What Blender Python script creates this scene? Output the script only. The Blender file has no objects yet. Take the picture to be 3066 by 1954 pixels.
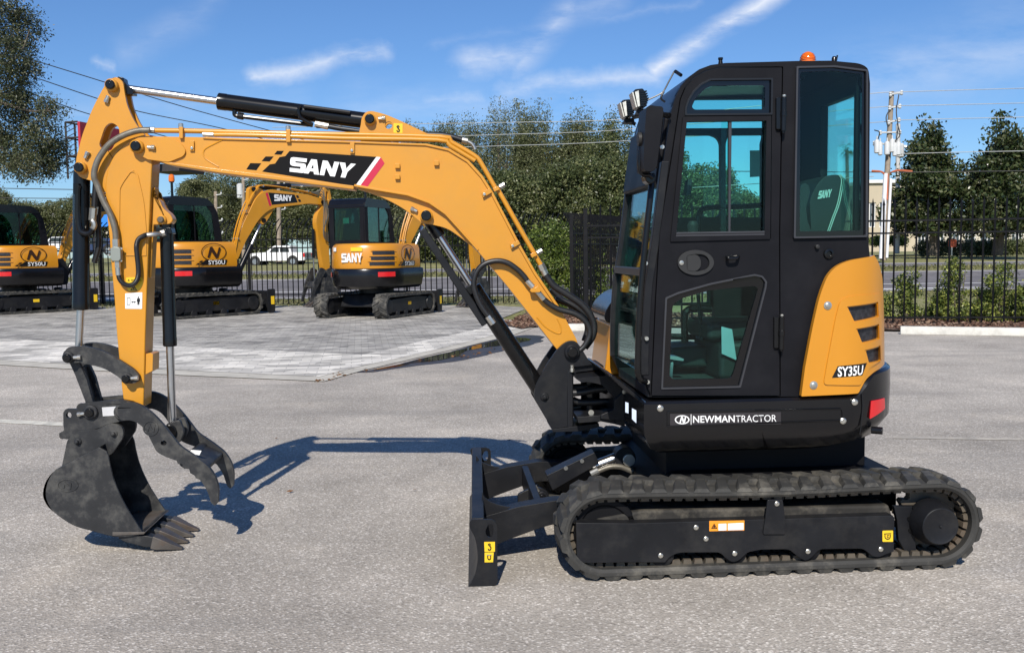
import bpy, bmesh, math, random
import numpy as np
from mathutils import Vector, Matrix, noise
from mathutils.geometry import tessellate_polygon
random.seed(7); rng = np.random.default_rng(11)
sc = bpy.context.scene; COL = sc.collection
R_ = math.radians
# ------------------------------------------------------------------ camera
KD = 0.7854
FPX = 2250 / KD
CX, CY, EYE = 1533.0, 977.0, 1.6
PITCH = math.atan((767.5 - 592) / 2250); ROLL = 0.013
cp, sp = math.cos(PITCH), math.sin(PITCH)
FW = Vector((0, cp, -sp)); U0 = Vector((0, sp, cp)); R0 = Vector((1, 0, 0))
cr, sr = math.cos(ROLL), math.sin(ROLL)
RT = R0 * cr - U0 * sr; UP = R0 * sr + U0 * cr
cam = bpy.data.cameras.new('camera'); camo = bpy.data.objects.new('camera', cam); COL.objects.link(camo)
m3 = Matrix((RT, UP, -FW)).transposed()
camo.matrix_world = Matrix.Translation((0, 0, EYE)) @ m3.to_4x4()
cam.sensor_width = 36; cam.lens = 36 * 2250 / 2408; cam.clip_end = 3000; cam.clip_start = 0.05
sc.camera = camo
EYEV = Vector((0, 0, EYE))
# ------------------------------------------------------------------ sun, sky, exposure
SUN_EL, SUN_AZ = R_(40), math.atan2(-0.3, -2.6)
sl = bpy.data.lights.new('sun', 'SUN'); sl.energy = 4.2; sl.angle = R_(0.5); sl.color = (1.0, 0.94, 0.85)
so = bpy.data.objects.new('sun', sl); COL.objects.link(so)
sdir = Vector((math.sin(SUN_AZ) * math.cos(SUN_EL), math.cos(SUN_AZ) * math.cos(SUN_EL), math.sin(SUN_EL)))
so.rotation_euler = (-sdir).to_track_quat('-Z', 'Y').to_euler(); so.location = sdir * 30
sc.view_settings.view_transform = 'Standard'; sc.view_settings.look = 'None'
sc.view_settings.exposure = 0.35; sc.view_settings.gamma = 1.0
sc.cycles.max_bounces = 6; sc.cycles.transparent_max_bounces = 16

def rayS(x, y):
    return FW + RT * ((x - CX) / FPX) - UP * ((y - CY) / FPX)
def rayD(x, y): return rayS(x / KD, y / KD)
def gD(x, y, z=0.0):
    d = rayD(x, y); t = (z - EYE) / d.z
    return EYEV + d * t
def at(x, y, depth):           # photo point (display px) -> world point standing at a depth
    return EYEV + rayD(x, y) * depth

W = bpy.data.worlds.new("World"); sc.world = W; W.use_nodes = True
def sky():
    nt = W.node_tree; n = nt.nodes; n.clear(); lk = nt.links.new
    out = n.new('ShaderNodeOutputWorld'); bg = n.new('ShaderNodeBackground'); bg.inputs[1].default_value = 0.074
    st = n.new('ShaderNodeTexSky'); st.sky_type = 'NISHITA'; st.sun_disc = False
    st.sun_elevation = SUN_EL; st.sun_rotation = SUN_AZ
    st.air_density = 1.0; st.dust_density = 0.15; st.ozone_density = 4.0; st.altitude = 0
    tint = n.new('ShaderNodeMix'); tint.data_type = 'RGBA'; tint.blend_type = 'MULTIPLY'; tint.inputs[0].default_value = 1
    lk(st.outputs[0], tint.inputs[6]); tint.inputs[7].default_value = (0.70, 0.93, 1.22, 1)
    tc = n.new('ShaderNodeTexCoord'); sep = n.new('ShaderNodeSeparateXYZ'); lk(tc.outputs['Generated'], sep.inputs[0])
    def mth(op, a, b=None, c=None, clamp=False):
        q = n.new('ShaderNodeMath'); q.operation = op; q.use_clamp = clamp
        for i, v in enumerate((a, b, c)):
            if v is None: continue
            if isinstance(v, (int, float)): q.inputs[i].default_value = v
            else: lk(v, q.inputs[i])
        return q.outputs[0]
    yy = mth('MAXIMUM', mth('ABSOLUTE', sep.outputs[1]), 0.05)
    px = mth('DIVIDE', sep.outputs[0], yy); pz = mth('DIVIDE', sep.outputs[2], yy)
    # a soft warp gives the cirrus ragged edges
    cmb = n.new('ShaderNodeCombineXYZ'); lk(px, cmb.inputs[0]); lk(pz, cmb.inputs[1])
    nz = n.new('ShaderNodeTexNoise'); nz.inputs['Scale'].default_value = 11; nz.inputs['Detail'].default_value = 9; nz.inputs['Roughness'].default_value = .62; lk(cmb.outputs[0], nz.inputs[0])
    nz2 = n.new('ShaderNodeTexNoise'); nz2.inputs['Scale'].default_value = 9; nz2.inputs['Detail'].default_value = 9; nz2.inputs['Roughness'].default_value = 0.62
    mp = n.new('ShaderNodeMapping'); mp.inputs['Rotation'].default_value = (0, 0, R_(-28)); mp.inputs['Scale'].default_value = (1.0, 3.2, 1)
    lk(cmb.outputs[0], mp.inputs[0]); lk(mp.outputs[0], nz2.inputs[0])
    wob = mth('MULTIPLY', mth('SUBTRACT', nz.outputs[0], 0.5), 0.055)
    pxw = mth('ADD', px, wob); pzw = mth('ADD', pz, wob)
    tot = None
    for (x0, y0, x1, y1, w, op) in [(1545, 160, 1830, -15, 0.0115, .80), (1095, 150, 1235, 130, .017, .46), (1225, 150, 1330, 30, .016, .38),
            (1320, 40, 1450, -10, .018, .22), (600, 178, 905, 118, .0115, .58), (1190, 215, 1545, 178, .013, .46), (300, 115, 460, 45, .018, .14), (460, 45, 500, 0, .014, .14),
            (1960, 210, 2420, 110, .040, .26), (2080, 150, 2420, 20, .035, .10), (215, 156, 272, 152, .006, .25), (1000, 240, 1130, 236, .010, .26),
            (1020, 105, 1640, 5, .006, .10), (170, 260, 700, 245, .03, .14), (840, 255, 1500, 262, .03, .16)]:
        a = rayD(x0, y0); b = rayD(x1, y1)
        ax, az, bx, bz = a.x / a.y, a.z / a.y, b.x / b.y, b.z / b.y
        dx, dz = bx - ax, bz - az; l2 = dx * dx + dz * dz
        t = mth('ADD', mth('MULTIPLY', mth('SUBTRACT', pxw, ax), dx / l2), mth('MULTIPLY', mth('SUBTRACT', pzw, az), dz / l2), clamp=True)
        ex = mth('SUBTRACT', mth('SUBTRACT', pxw, ax), mth('MULTIPLY', t, dx))
        ez = mth('SUBTRACT', mth('SUBTRACT', pzw, az), mth('MULTIPLY', t, dz))
        d = mth('SQRT', mth('ADD', mth('MULTIPLY', ex, ex), mth('MULTIPLY', ez, ez)))
        mask = mth('MULTIPLY', mth('POWER', mth('SUBTRACT', 1.0, mth('DIVIDE', d, w * 1.45), clamp=True), 1.5), op * 1.15)
        tot = mask if tot is None else mth('MAXIMUM', tot, mask)
    rmp = n.new('ShaderNodeMapRange'); rmp.inputs[1].default_value = .32; rmp.inputs[2].default_value = .58
    lk(nz2.outputs[0], rmp.inputs[0])
    fac = mth('MULTIPLY', tot, rmp.outputs[0], clamp=True)
    mx = n.new('ShaderNodeMix'); mx.data_type = 'RGBA'; lk(fac, mx.inputs[0]); lk(tint.outputs[2], mx.inputs[6]); mx.inputs[7].default_value = (9.0, 9.6, 10.8, 1)
    lk(mx.outputs[2], bg.inputs[0]); lk(bg.outputs[0], out.inputs[0])
sky()

# ------------------------------------------------------------------ materials
def nmat(name):
    m = bpy.data.materials.new(name); m.use_nodes = True
    return m, m.node_tree.nodes, m.node_tree.links.new, m.node_tree.nodes['Principled BSDF']
def M(name, col, rough=.5, metal=0., var=.12, vs=6., bump=0., bs=120., coat=0., spec=.5, dust=None, ds=3., damt=.5, rv=.0):
    m, n, lk, b = nmat(name)
    b.inputs['Roughness'].default_value = rough; b.inputs['Metallic'].default_value = metal
    b.inputs['Coat Weight'].default_value = coat; b.inputs['Coat Roughness'].default_value = .12; b.inputs['Specular IOR Level'].default_value = spec
    tc = n.new('ShaderNodeTexCoord')
    nz = n.new('ShaderNodeTexNoise'); nz.inputs['Scale'].default_value = vs; nz.inputs['Detail'].default_value = 6; lk(tc.outputs['Object'], nz.inputs[0])
    mr = n.new('ShaderNodeMapRange'); mr.inputs[1].default_value = .3; mr.inputs[2].default_value = .7
    mr.inputs[3].default_value = 1 - var; mr.inputs[4].default_value = 1 + var; lk(nz.outputs[0], mr.inputs[0])
    mx = n.new('ShaderNodeMix'); mx.data_type = 'RGBA'; mx.blend_type = 'MULTIPLY'; mx.inputs[0].default_value = 1
    mx.inputs[6].default_value = (*col, 1); lk(mr.outputs[0], mx.inputs[7])
    last = mx.outputs[2]
    if dust:
        n2 = n.new('ShaderNodeTexNoise'); n2.inputs['Scale'].default_value = ds; n2.inputs['Detail'].default_value = 8; n2.inputs['Roughness'].default_value = .72; lk(tc.outputs['Object'], n2.inputs[0])
        r2 = n.new('ShaderNodeMapRange'); r2.inputs[1].default_value = .48; r2.inputs[2].default_value = .72; r2.inputs[4].default_value = damt; lk(n2.outputs[0], r2.inputs[0])
        m2 = n.new('ShaderNodeMix'); m2.data_type = 'RGBA'; lk(r2.outputs[0], m2.inputs[0]); lk(last, m2.inputs[6]); m2.inputs[7].default_value = (*dust, 1); last = m2.outputs[2]
    lk(last, b.inputs['Base Color'])
    if rv:
        r3 = n.new('ShaderNodeMapRange'); r3.inputs[3].default_value = max(.02, rough - rv); r3.inputs[4].default_value = rough + rv; lk(nz.outputs[0], r3.inputs[0]); lk(r3.outputs[0], b.inputs['Roughness'])
    if bump:
        n3 = n.new('ShaderNodeTexNoise'); n3.inputs['Scale'].default_value = bs; n3.inputs['Detail'].default_value = 4; lk(tc.outputs['Object'], n3.inputs[0])
        bp = n.new('ShaderNodeBump'); bp.inputs['Strength'].default_value = bump; bp.inputs['Distance'].default_value = .01; lk(n3.outputs[0], bp.inputs['Height']); lk(bp.outputs[0], b.inputs['Normal'])
    return m
def glass(name, tint, refl=.5, rough=.02):
    m, n, lk, b = nmat(name); n.remove(b); out = [q for q in n if q.type == 'OUTPUT_MATERIAL'][0]
    tr = n.new('ShaderNodeBsdfTransparent'); tr.inputs[0].default_value = (*tint, 1)
    gl = n.new('ShaderNodeBsdfGlossy'); gl.inputs[0].default_value = (1, 1, 1, 1); gl.inputs['Roughness'].default_value = rough
    fr = n.new('ShaderNodeFresnel'); fr.inputs[0].default_value = 1.45
    mu = n.new('ShaderNodeMath'); mu.operation = 'MULTIPLY'; mu.inputs[1].default_value = refl; lk(fr.outputs[0], mu.inputs[0])
    mx = n.new('ShaderNodeMixShader'); lk(mu.outputs[0], mx.inputs[0]); lk(tr.outputs[0], mx.inputs[1]); lk(gl.outputs[0], mx.inputs[2]); lk(mx.outputs[0], out.inputs[0])
    return m
def leafmat(name, c0, c1, c2, trans=.25, rough=.45):
    m, n, lk, b = nmat(name)
    ge = n.new('ShaderNodeNewGeometry'); rp_ = n.new('ShaderNodeValToRGB')
    e = rp_.color_ramp.elements; e[0].color = (*c0, 1); e[1].color = (*c2, 1); q = e.new(.55); q.color = (*c1, 1)
    tc = n.new('ShaderNodeTexCoord'); nz = n.new('ShaderNodeTexNoise'); nz.inputs['Scale'].default_value = .9; nz.inputs['Detail'].default_value = 3; lk(tc.outputs['Object'], nz.inputs[0])
    ad = n.new('ShaderNodeMath'); ad.operation = 'MULTIPLY_ADD'; ad.inputs[1].default_value = .75; lk(ge.outputs['Random Per Island'], ad.inputs[0])
    s = n.new('ShaderNodeMath'); s.operation = 'MULTIPLY_ADD'; s.inputs[1].default_value = 1.1; s.inputs[2].default_value = -.42; lk(nz.outputs[0], s.inputs[0]); lk(s.outputs[0], ad.inputs[2])
    lk(ad.outputs[0], rp_.inputs[0]); lk(rp_.outputs[0], b.inputs['Base Color'])
    b.inputs['Roughness'].default_value = rough; b.inputs['Specular IOR Level'].default_value = .4
    tl = n.new('ShaderNodeBsdfTranslucent'); lk(rp_.outputs[0], tl.inputs[0])
    mx = n.new('ShaderNodeMixShader'); mx.inputs[0].default_value = trans; out = [q for q in n if q.type == 'OUTPUT_MATERIAL'][0]
    lk(b.outputs[0], mx.inputs[1]); lk(tl.outputs[0], mx.inputs[2]); lk(mx.outputs[0], out.inputs[0])
    return m
YEL = M('yellow_paint', (.575, .25, .014), .40, var=.05, vs=3, coat=.25, bump=.04, bs=260, dust=(.40, .22, .05), ds=2.6, damt=.3)
YELC = M('yellow_cover', (.565, .232, .012), .30, var=.03, vs=3, coat=.5, bump=.02, bs=200)
BLK = M('black_cab_paint', (.0075, .0075, .0095), .48, var=.2, vs=4, coat=.0, spec=.14, bump=.03, bs=300, dust=(.024, .024, .027), ds=2.5, damt=.3, rv=.06)
GLOS = M('glossy_black_paint', (.005, .005, .006), .24, var=.1, coat=.25, spec=.35, rv=.05)
CYL = M('cylinder_black', (.0055, .0055, .006), .22, coat=.08, spec=.32, var=.15, dust=(.02, .02, .02), ds=5, damt=.18)
FRMD = M('dusty_frame_paint', (.03, .028, .025), .7, var=.3, vs=12, spec=.2, dust=(.13, .115, .09), ds=7, damt=.85)
FRM = M('black_frame_paint', (.010, .0105, .0125), .42, var=.2, spec=.25, dust=(.055, .052, .047), ds=3.5, damt=.35, bump=.03, bs=200, rv=.08)
STL = M('worn_bucket_steel', (.017, .0175, .019), .55, var=.3, vs=9, dust=(.12, .115, .10), ds=9, damt=.6, bump=.06, bs=160, rv=.1)
TOO = M('tooth_steel', (.085, .075, .066), .5, var=.3, vs=14, dust=(.10, .06, .035), ds=9, damt=.6, bump=.08, bs=120, metal=.2)
RUB = M('track_rubber', (.032, .031, .028), .72, var=.25, vs=8, dust=(.17, .155, .125), ds=4, damt=.85, bump=.12, bs=90)
RUBC = M('track_core_steel', (.09, .075, .055), .7, var=.3, vs=14, dust=(.16, .10, .06), ds=10, damt=.5)
HOS = M('hose_rubber', (.012, .012, .013), .42, var=.2, dust=(.05, .05, .05), ds=14, damt=.25, bump=.05, bs=400)
SLV = M('hose_grey_sleeve', (.17, .155, .125), .38, var=.2, vs=30, metal=.35, bump=.15, bs=500)
CHR = M('chrome_rod', (.62, .61, .60), .28, metal=1, var=.04)
ZNC = M('zinc_fitting', (.55, .53, .47), .32, metal=.85, var=.1, vs=20)
SEAL = M('rubber_seal', (.006, .006, .007), .35, var=.1)
FRIT = M('glass_border', (.003, .003, .004), .08, var=.05, spec=.5)
GRY = M('grey_plastic', (.026, .026, .026), .5, spec=.3, var=.1)
ALU = M('window_rail_grey', (.045, .045, .05), .4, metal=.3, var=.08)
WHT = M('white_sticker', (.82, .82, .80), .4, var=.03)
YST = M('yellow_sticker', (.80, .52, .02), .4, var=.03)
RED = M('red_reflector', (.62, .012, .016), .18, var=.05, coat=.6)
PNK = M('red_stripe', (.52, .02, .055), .35, var=.03)
ORG = M('orange_lens', (.80, .16, .008), .12, var=.12, vs=40, coat=.7)
LENS = M('lamp_lens', (.62, .62, .56), .15, var=.2, vs=60)
SEAT = M('seat_vinyl', (.012, .015, .015), .55, var=.15)
GLS = glass('tinted_glass', (.74, .965, .925), .42)
GLD = glass('dark_glass', (.36, .58, .54), .8)
MESHD = M('vent_mesh', (.035, .035, .04), .4, var=.5, vs=60, metal=.4)

# ------------------------------------------------------------------ mesh builder
def bez_round(pts, rdef=0, n=5):
    out = []; N = len(pts)
    for i in range(N):
        p = Vector(pts[i][:2]); a = Vector(pts[i - 1][:2]); b = Vector(pts[(i + 1) % N][:2])
        r = pts[i][2] if len(pts[i]) > 2 else rdef
        la, lb = (a - p).length, (b - p).length
        if r <= 0 or la < 1e-6 or lb < 1e-6: out.append((p.x, p.y)); continue
        c = min(r, la * .499, lb * .499); s = p + (a - p) / la * c; e = p + (b - p) / lb * c
        for k in range(n + 1):
            t = k / n; q = s * (1 - t) ** 2 + p * 2 * t * (1 - t) + e * t * t
            out.append((q.x, q.y))
    return out
def catmull(path, sub=8):
    P = [Vector(p) for p in path]
    if len(P) < 3 or sub <= 1: return P
    out = []
    for i in range(len(P) - 1):
        p0 = P[i - 1] if i else P[0] * 2 - P[1]; p1, p2 = P[i], P[i + 1]; p3 = P[i + 2] if i + 2 < len(P) else P[-1] * 2 - P[-2]
        for k in range(sub):
            t = k / sub
            out.append(.5 * ((2 * p1) + (p2 - p0) * t + (2 * p0 - 5 * p1 + 4 * p2 - p3) * t * t + (3 * p1 - p0 - 3 * p2 + p3) * t ** 3))
    out.append(P[-1]); return out
FR = {'uz': lambda p, q, w: (p, w, q), 'uv': lambda p, q, w: (p, q, w), 'vz': lambda p, q, w: (w, p, q)}
class MB:
    def __init__(s): s.v = []; s.f = []; s.mi = []; s.m = 0; s.cuts = []
    def cut(s): s.cuts.append((len(s.v), len(s.f)))      # what follows becomes an object of its own
    def add(s, vs, fs):
        o = len(s.v); s.v += [tuple(x) for x in vs]; s.f += [tuple(i + o for i in f) for f in fs]; s.mi += [s.m] * len(fs); return s
    def prism(s, poly, w0, w1, holes=(), fr='uz', tap=None):
        g = FR[fr] if isinstance(fr, str) else fr
        loops = [list(poly)] + [list(h) for h in holes]; flat = [p for l in loops for p in l]; n = len(flat)
        vs = [g(p[0], p[1], w0) for p in flat] + [g(p[0], p[1], w1) for p in flat]; fs = []
        if holes:
            tri = tessellate_polygon([[Vector((p[0], p[1], 0)) for p in l] for l in loops])
            for t in tri: fs.append(tuple(t)); fs.append(tuple(i + n for i in reversed(t)))
        else:
            fs.append(tuple(range(n))); fs.append(tuple(range(2 * n - 1, n - 1, -1)))
        o = 0
        for l in loops:
            k = len(l)
            for i in range(k):
                a, b = o + i, o + (i + 1) % k; fs.append((a, b, b + n, a + n))
            o += k
        return s.add(vs, fs)
    def flat(s, poly, holes, g):
        loops = [list(poly)] + [list(h) for h in holes]; flat = [p for l in loops for p in l]
        tri = tessellate_polygon([[Vector((p[0], p[1], 0)) for p in l] for l in loops])
        return s.add([tuple(g(p[0], p[1])) for p in flat], [tuple(t) for t in tri])
    def box(s, a, b):
        (x0, y0, z0), (x1, y1, z1) = a, b
        return s.add([(x0, y0, z0), (x1, y0, z0), (x1, y1, z0), (x0, y1, z0), (x0, y0, z1), (x1, y0, z1), (x1, y1, z1), (x0, y1, z1)],
                     [(0, 3, 2, 1), (4, 5, 6, 7), (0, 1, 5, 4), (1, 2, 6, 5), (2, 3, 7, 6), (3, 0, 4, 7)])
    def cyl(s, p0, p1, r, n=24, r1=None):
        return s.tube([p0, p1], r, n, sub=1, r1=r1)
    def tube(s, path, r, n=10, sub=8, r1=None, ring=None):
        P = catmull(path, sub); N = len(P); vs = []; fs = []
        T = [(P[min(i + 1, N - 1)] - P[max(i - 1, 0)]).normalized() for i in range(N)]
        nn = T[0].orthogonal().normalized()
        for i in range(N):
            nn = (nn - T[i] * nn.dot(T[i])).normalized(); bb = T[i].cross(nn)
            rr = r if r1 is None else r + (r1 - r) * i / (N - 1)
            if ring: rr = rr * ring(i)
            for k in range(n):
                a = 2 * math.pi * k / n; vs.append(P[i] + (nn * math.cos(a) + bb * math.sin(a)) * rr)
        for i in range(N - 1):
            for k in range(n): fs.append((i * n + k, i * n + (k + 1) % n, (i + 1) * n + (k + 1) % n, (i + 1) * n + k))
        fs.append(tuple(range(n - 1, -1, -1))); fs.append(tuple(range((N - 1) * n, N * n)))
        return s.add(vs, fs)
    def lathe(s, prof, c, axis, n=24):
        ax = Vector(axis).normalized(); nn = ax.orthogonal().normalized(); bb = ax.cross(nn); c = Vector(c); vs = []; fs = []; K = len(prof)
        for (r, h) in prof:
            for k in range(n):
                a = 2 * math.pi * k / n; vs.append(c + ax * h + (nn * math.cos(a) + bb * math.sin(a)) * r)
        for i in range(K - 1):
            for k in range(n): fs.append((i * n + k, i * n + (k + 1) % n, (i + 1) * n + (k + 1) % n, (i + 1) * n + k))
        fs.append(tuple(range(n - 1, -1, -1))); fs.append(tuple(range((K - 1) * n, K * n)))
        return s.add(vs, fs)
    def obj(s, name, mats, parent=None, bev=0., label=None, ang=34, seg=2, recalc=True):
        if s.cuts:
            ends = s.cuts + [(len(s.v), len(s.f))]; v0 = f0 = 0; o = None
            for v1, f1 in ends:
                if f1 > f0:
                    q = MB(); q.v = s.v[v0:v1]; q.f = [tuple(i - v0 for i in f) for f in s.f[f0:f1]]; q.mi = s.mi[f0:f1]; o = q.obj(name, mats, parent, bev, label, ang, seg, recalc)
                v0, f0 = v1, f1
            return o
        me = bpy.data.meshes.new(name); me.from_pydata(s.v, [], s.f)
        mats = mats if isinstance(mats, (list, tuple)) else [mats]
        for q in mats: me.materials.append(q)
        me.polygons.foreach_set('material_index', s.mi)
        bm = bmesh.new(); bm.from_mesh(me)
        if recalc: bmesh.ops.recalc_face_normals(bm, faces=bm.faces)
        for f in bm.faces: f.smooth = True
        lim = R_(ang)
        for e in bm.edges: e.smooth = (len(e.link_faces) == 2 and e.calc_face_angle(0) < lim)
        bm.to_mesh(me); bm.free()
        o = bpy.data.objects.new(name, me); COL.objects.link(o)
        if parent: o.parent = parent
        if bev:
            md = o.modifiers.new('bevel', 'BEVEL'); md.width = bev; md.segments = seg; md.limit_method = 'ANGLE'; md.angle_limit = R_(40); md.harden_normals = True
        if label: o['label'] = label
        return o
def tag(o, label, cat, group=None, kind=None):
    o['label'] = label; o['category'] = cat
    if group: o['group'] = group
    if kind: o['kind'] = kind
    return o
def struct(o): o['kind'] = 'structure'; return o
def empty(name, loc, rz=0, sc_=1):
    o = bpy.data.objects.new(name, None); COL.objects.link(o); o.location = loc; o.rotation_euler = (0, 0, rz); o.scale = sc_ if isinstance(sc_, tuple) else (sc_,) * 3; o.empty_display_size = .3; return o
def copy_tree(o, parent=None):
    c = o.copy(); COL.objects.link(c)
    if parent: c.parent = parent
    for ch in list(o.children): copy_tree(ch, c)
    return c
LET = {'S': ([(1, 1), (.18, 1), (.04, .95), (0, .84), (0, .58), (.04, .46), (.16, .41), (.68, .41), (.68, .26), (0, .26), (0, 0), (.84, 0), (.96, .05), (1, .16), (1, .5), (.96, .61), (.86, .65), (.32, .65), (.32, .75), (1, .75)], []),
       'A': ([(0, 0), (.34, 1), (.68, 1), (1, 0), (.68, 0), (.62, .18), (.38, .18), (.31, 0)], [[(.43, .38), (.51, .70), (.58, .38)]]),
       'N': ([(0, 0), (0, 1), (.3, 1), (.7, .45), (.7, 1), (1, 1), (1, 0), (.7, 0), (.3, .55), (.3, 0)], []),
       'Y': ([(0, 1), (.35, 1), (.52, .62), (.7, 1), (1, 1), (.67, .4), (.67, 0), (.36, 0), (.36, .4)], [])}
def bil(q, x, y):     # q = TL,TR,BR,BL
    tl, tr, br, bl = [Vector(p) for p in q]
    return (bl * (1 - x) + br * x) * (1 - y) + (tl * (1 - x) + tr * x) * y
def sany(q, name, mat, parent):
    mb = MB(); w = 4 + .3; x0 = 0
    for ch in 'SANY':
        po, ho = LET[ch]; mb.flat([((x0 + a) / w, b) for a, b in po], [[((x0 + a) / w, b) for a, b in h] for h in ho], lambda p, r: bil(q, p, r))
        x0 += 1.0 + (-.08 if ch == 'S' else .04 if ch == 'A' else .02)
    return mb.obj(name, mat, parent, recalc=False)
def text(s, q, name, mat, parent, bold=0.):
    cu = bpy.data.curves.new('t', 'FONT'); cu.body = s; cu.offset = bold; cu.resolution_u = 3
    o = bpy.data.objects.new('t', cu); COL.objects.link(o); dg = bpy.context.evaluated_depsgraph_get(); dg.update()
    me = bpy.data.meshes.new_from_object(o.evaluated_get(dg)); bpy.data.objects.remove(o)
    co = np.array([v.co[:2] for v in me.vertices]); lo = co.min(0); hi = co.max(0)
    for v in me.vertices: v.co = bil(q, (v.co.x - lo[0]) / (hi[0] - lo[0]), (v.co.y - lo[1]) / (hi[1] - lo[1]))
    me.materials.clear(); me.materials.append(mat); me.name = name
    ob = bpy.data.objects.new(name, me); COL.objects.link(ob); ob.parent = parent; return ob
# ================================================================== the setting
def prof(y):            # the land rises gently beyond the fence
    P = [(-1e4, 0), (36, 0), (46, .26), (55, .55), (65, .85), (90, .75), (5000, .75)]
    for (a, za), (b, zb) in zip(P, P[1:]):
        if y <= b: return za + (zb - za) * (y - a) / (b - a)
    return .75
def onland(xD, yD):     # photo point on the land profile
    d = rayD(xD, yD); t = 5.
    for k in range(60):
        z = prof(d.y * t); t2 = (z - EYE) / d.z if d.z < -1e-4 else 300; t = .6 * t + .4 * min(max(t2, 3), 300)
    return EYEV + d * t
def asphalt(name, base, hi, lo, scale=1., patch=.18):
    m, n, lk, b = nmat(name); tc = n.new('ShaderNodeTexCoord')
    def nz(s, d=4, r=.55):
        q = n.new('ShaderNodeTexNoise'); q.inputs['Scale'].default_value = s; q.inputs['Detail'].default_value = d; q.inputs['Roughness'].default_value = r; lk(tc.outputs['Object'], q.inputs[0]); return q.outputs[0]
    def rng_(v, a, b_, c, d):
        q = n.new('ShaderNodeMapRange'); q.inputs[1].default_value = a; q.inputs[2].default_value = b_; q.inputs[3].default_value = c; q.inputs[4].default_value = d; lk(v, q.inputs[0]); return q.outputs[0]
    def mix(f, a, c, bt='MIX'):
        q = n.new('ShaderNodeMix'); q.data_type = 'RGBA'; q.blend_type = bt
        for i, v in ((0, f), (6, a), (7, c)):
            if isinstance(v, tuple): q.inputs[i].default_value = (*v, 1)
            elif isinstance(v, float): q.inputs[i].default_value = v
            else: lk(v, q.inputs[i])
        return q.outputs[2]
    vo = n.new('ShaderNodeTexVoronoi'); vo.inputs['Scale'].default_value = 88 * scale; lk(tc.outputs['Object'], vo.inputs[0])
    sx = n.new('ShaderNodeSeparateColor'); lk(vo.outputs['Color'], sx.inputs[0])
    spk = mix(rng_(sx.outputs[0], .70, .98, 0., 1.), base, hi)
    spk = mix(rng_(sx.outputs[1], .80, 1., 0., .75), spk, lo)
    spk = mix(rng_(vo.outputs['Distance'], .25, .75, 0., .35), spk, lo)
    f = mix(1.0, spk, rng_(nz(1.1, 7, .6), .3, .7, 1 - patch, 1 + patch), 'MULTIPLY')
    f = mix(1.0, f, rng_(nz(.22, 5), .35, .65, .82, 1.14), 'MULTIPLY')
    f = mix(rng_(nz(.55, 8, .7), .55, .78, 0., .30), f, (.55, .465, .345))        # pale dusty wear
    mpp = n.new('ShaderNodeMapping'); mpp.inputs['Scale'].default_value = (.22, 1.5, 1); mpp.inputs['Rotation'].default_value = (0, 0, .35); lk(tc.outputs['Object'], mpp.inputs[0])
    q = n.new('ShaderNodeTexNoise'); q.inputs['Scale'].default_value = 1.3; q.inputs['Detail'].default_value = 6; lk(mpp.outputs[0], q.inputs[0])
    f = mix(rng_(q.outputs[0], .54, .70, 0., .38), f, (.235, .22, .20))        # long scuffs left by tracks and tyres
    f = mix(rng_(nz(2.3, 6, .7), .62, .75, 0., .35), f, (.23, .215, .195))       # oil and tyre grime
    lk(f, b.inputs['Base Color']); b.inputs['Roughness'].default_value = .85; b.inputs['Specular IOR Level'].default_value = .3
    bp = n.new('ShaderNodeBump'); bp.inputs['Strength'].default_value = .55; bp.inputs['Distance'].default_value = .006; lk(vo.outputs['Distance'], bp.inputs['Height']); lk(bp.outputs[0], b.inputs['Normal'])
    return m
ASP = asphalt('worn_asphalt', (.41, .37, .318), (.70, .65, .58), (.22, .20, .172))
ROADM = asphalt('road_asphalt', (.17, .16, .165), (.24, .23, .23), (.12, .11, .11), .6)
def grassmat():
    m, n, lk, b = nmat('verge_grass'); tc = n.new('ShaderNodeTexCoord')
    a = n.new('ShaderNodeTexNoise'); a.inputs['Scale'].default_value = .35; a.inputs['Detail'].default_value = 8; a.inputs['Roughness'].default_value = .7; lk(tc.outputs['Object'], a.inputs[0])
    c = n.new('ShaderNodeTexNoise'); c.inputs['Scale'].default_value = 7; c.inputs['Detail'].default_value = 5; lk(tc.outputs['Object'], c.inputs[0])
    s = n.new('ShaderNodeMath'); s.operation = 'MULTIPLY_ADD'; s.inputs[1].default_value = .5; lk(c.outputs[0], s.inputs[0])
    h = n.new('ShaderNodeMath'); h.operation = 'MULTIPLY'; h.inputs[1].default_value = .5; lk(a.outputs[0], h.inputs[0]); lk(h.outputs[0], s.inputs[2])
    r = n.new('ShaderNodeValToRGB'); e = r.color_ramp.elements; e[0].position = .36; e[0].color = (.10, .12, .035, 1); e[1].position = .62; e[1].color = (.33, .29, .14, 1)
    q = e.new(.48); q.color = (.20, .20, .07, 1); lk(s.outputs[0], r.inputs[0]); lk(r.outputs[0], b.inputs['Base Color']); b.inputs['Roughness'].default_value = .9
    bp = n.new('ShaderNodeBump'); bp.inputs['Strength'].default_value = .8; bp.inputs['Distance'].default_value = .08; lk(c.outputs[0], bp.inputs['Height']); lk(bp.outputs[0], b.inputs['Normal'])
    return m
GRASS = grassmat()
def sheet_profile(name, xs, ys, dz, mat, parent=None):
    mb = MB(); vs = [(x, y, prof(y) + dz) for y in ys for x in xs]; nx = len(xs); fs = []
    for j in range(len(ys) - 1):
        for i in range(nx - 1): fs.append((j * nx + i, j * nx + i + 1, (j + 1) * nx + i + 1, (j + 1) * nx + i))
    mb.add(vs, fs); return mb.obj(name, mat, parent, ang=60)
struct(sheet_profile('ground', [-900, -120, 0, 120, 900], [-60, 0, 20, 36, 46, 55, 65, 90, 200, 900], -.012, GRASS))
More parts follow.
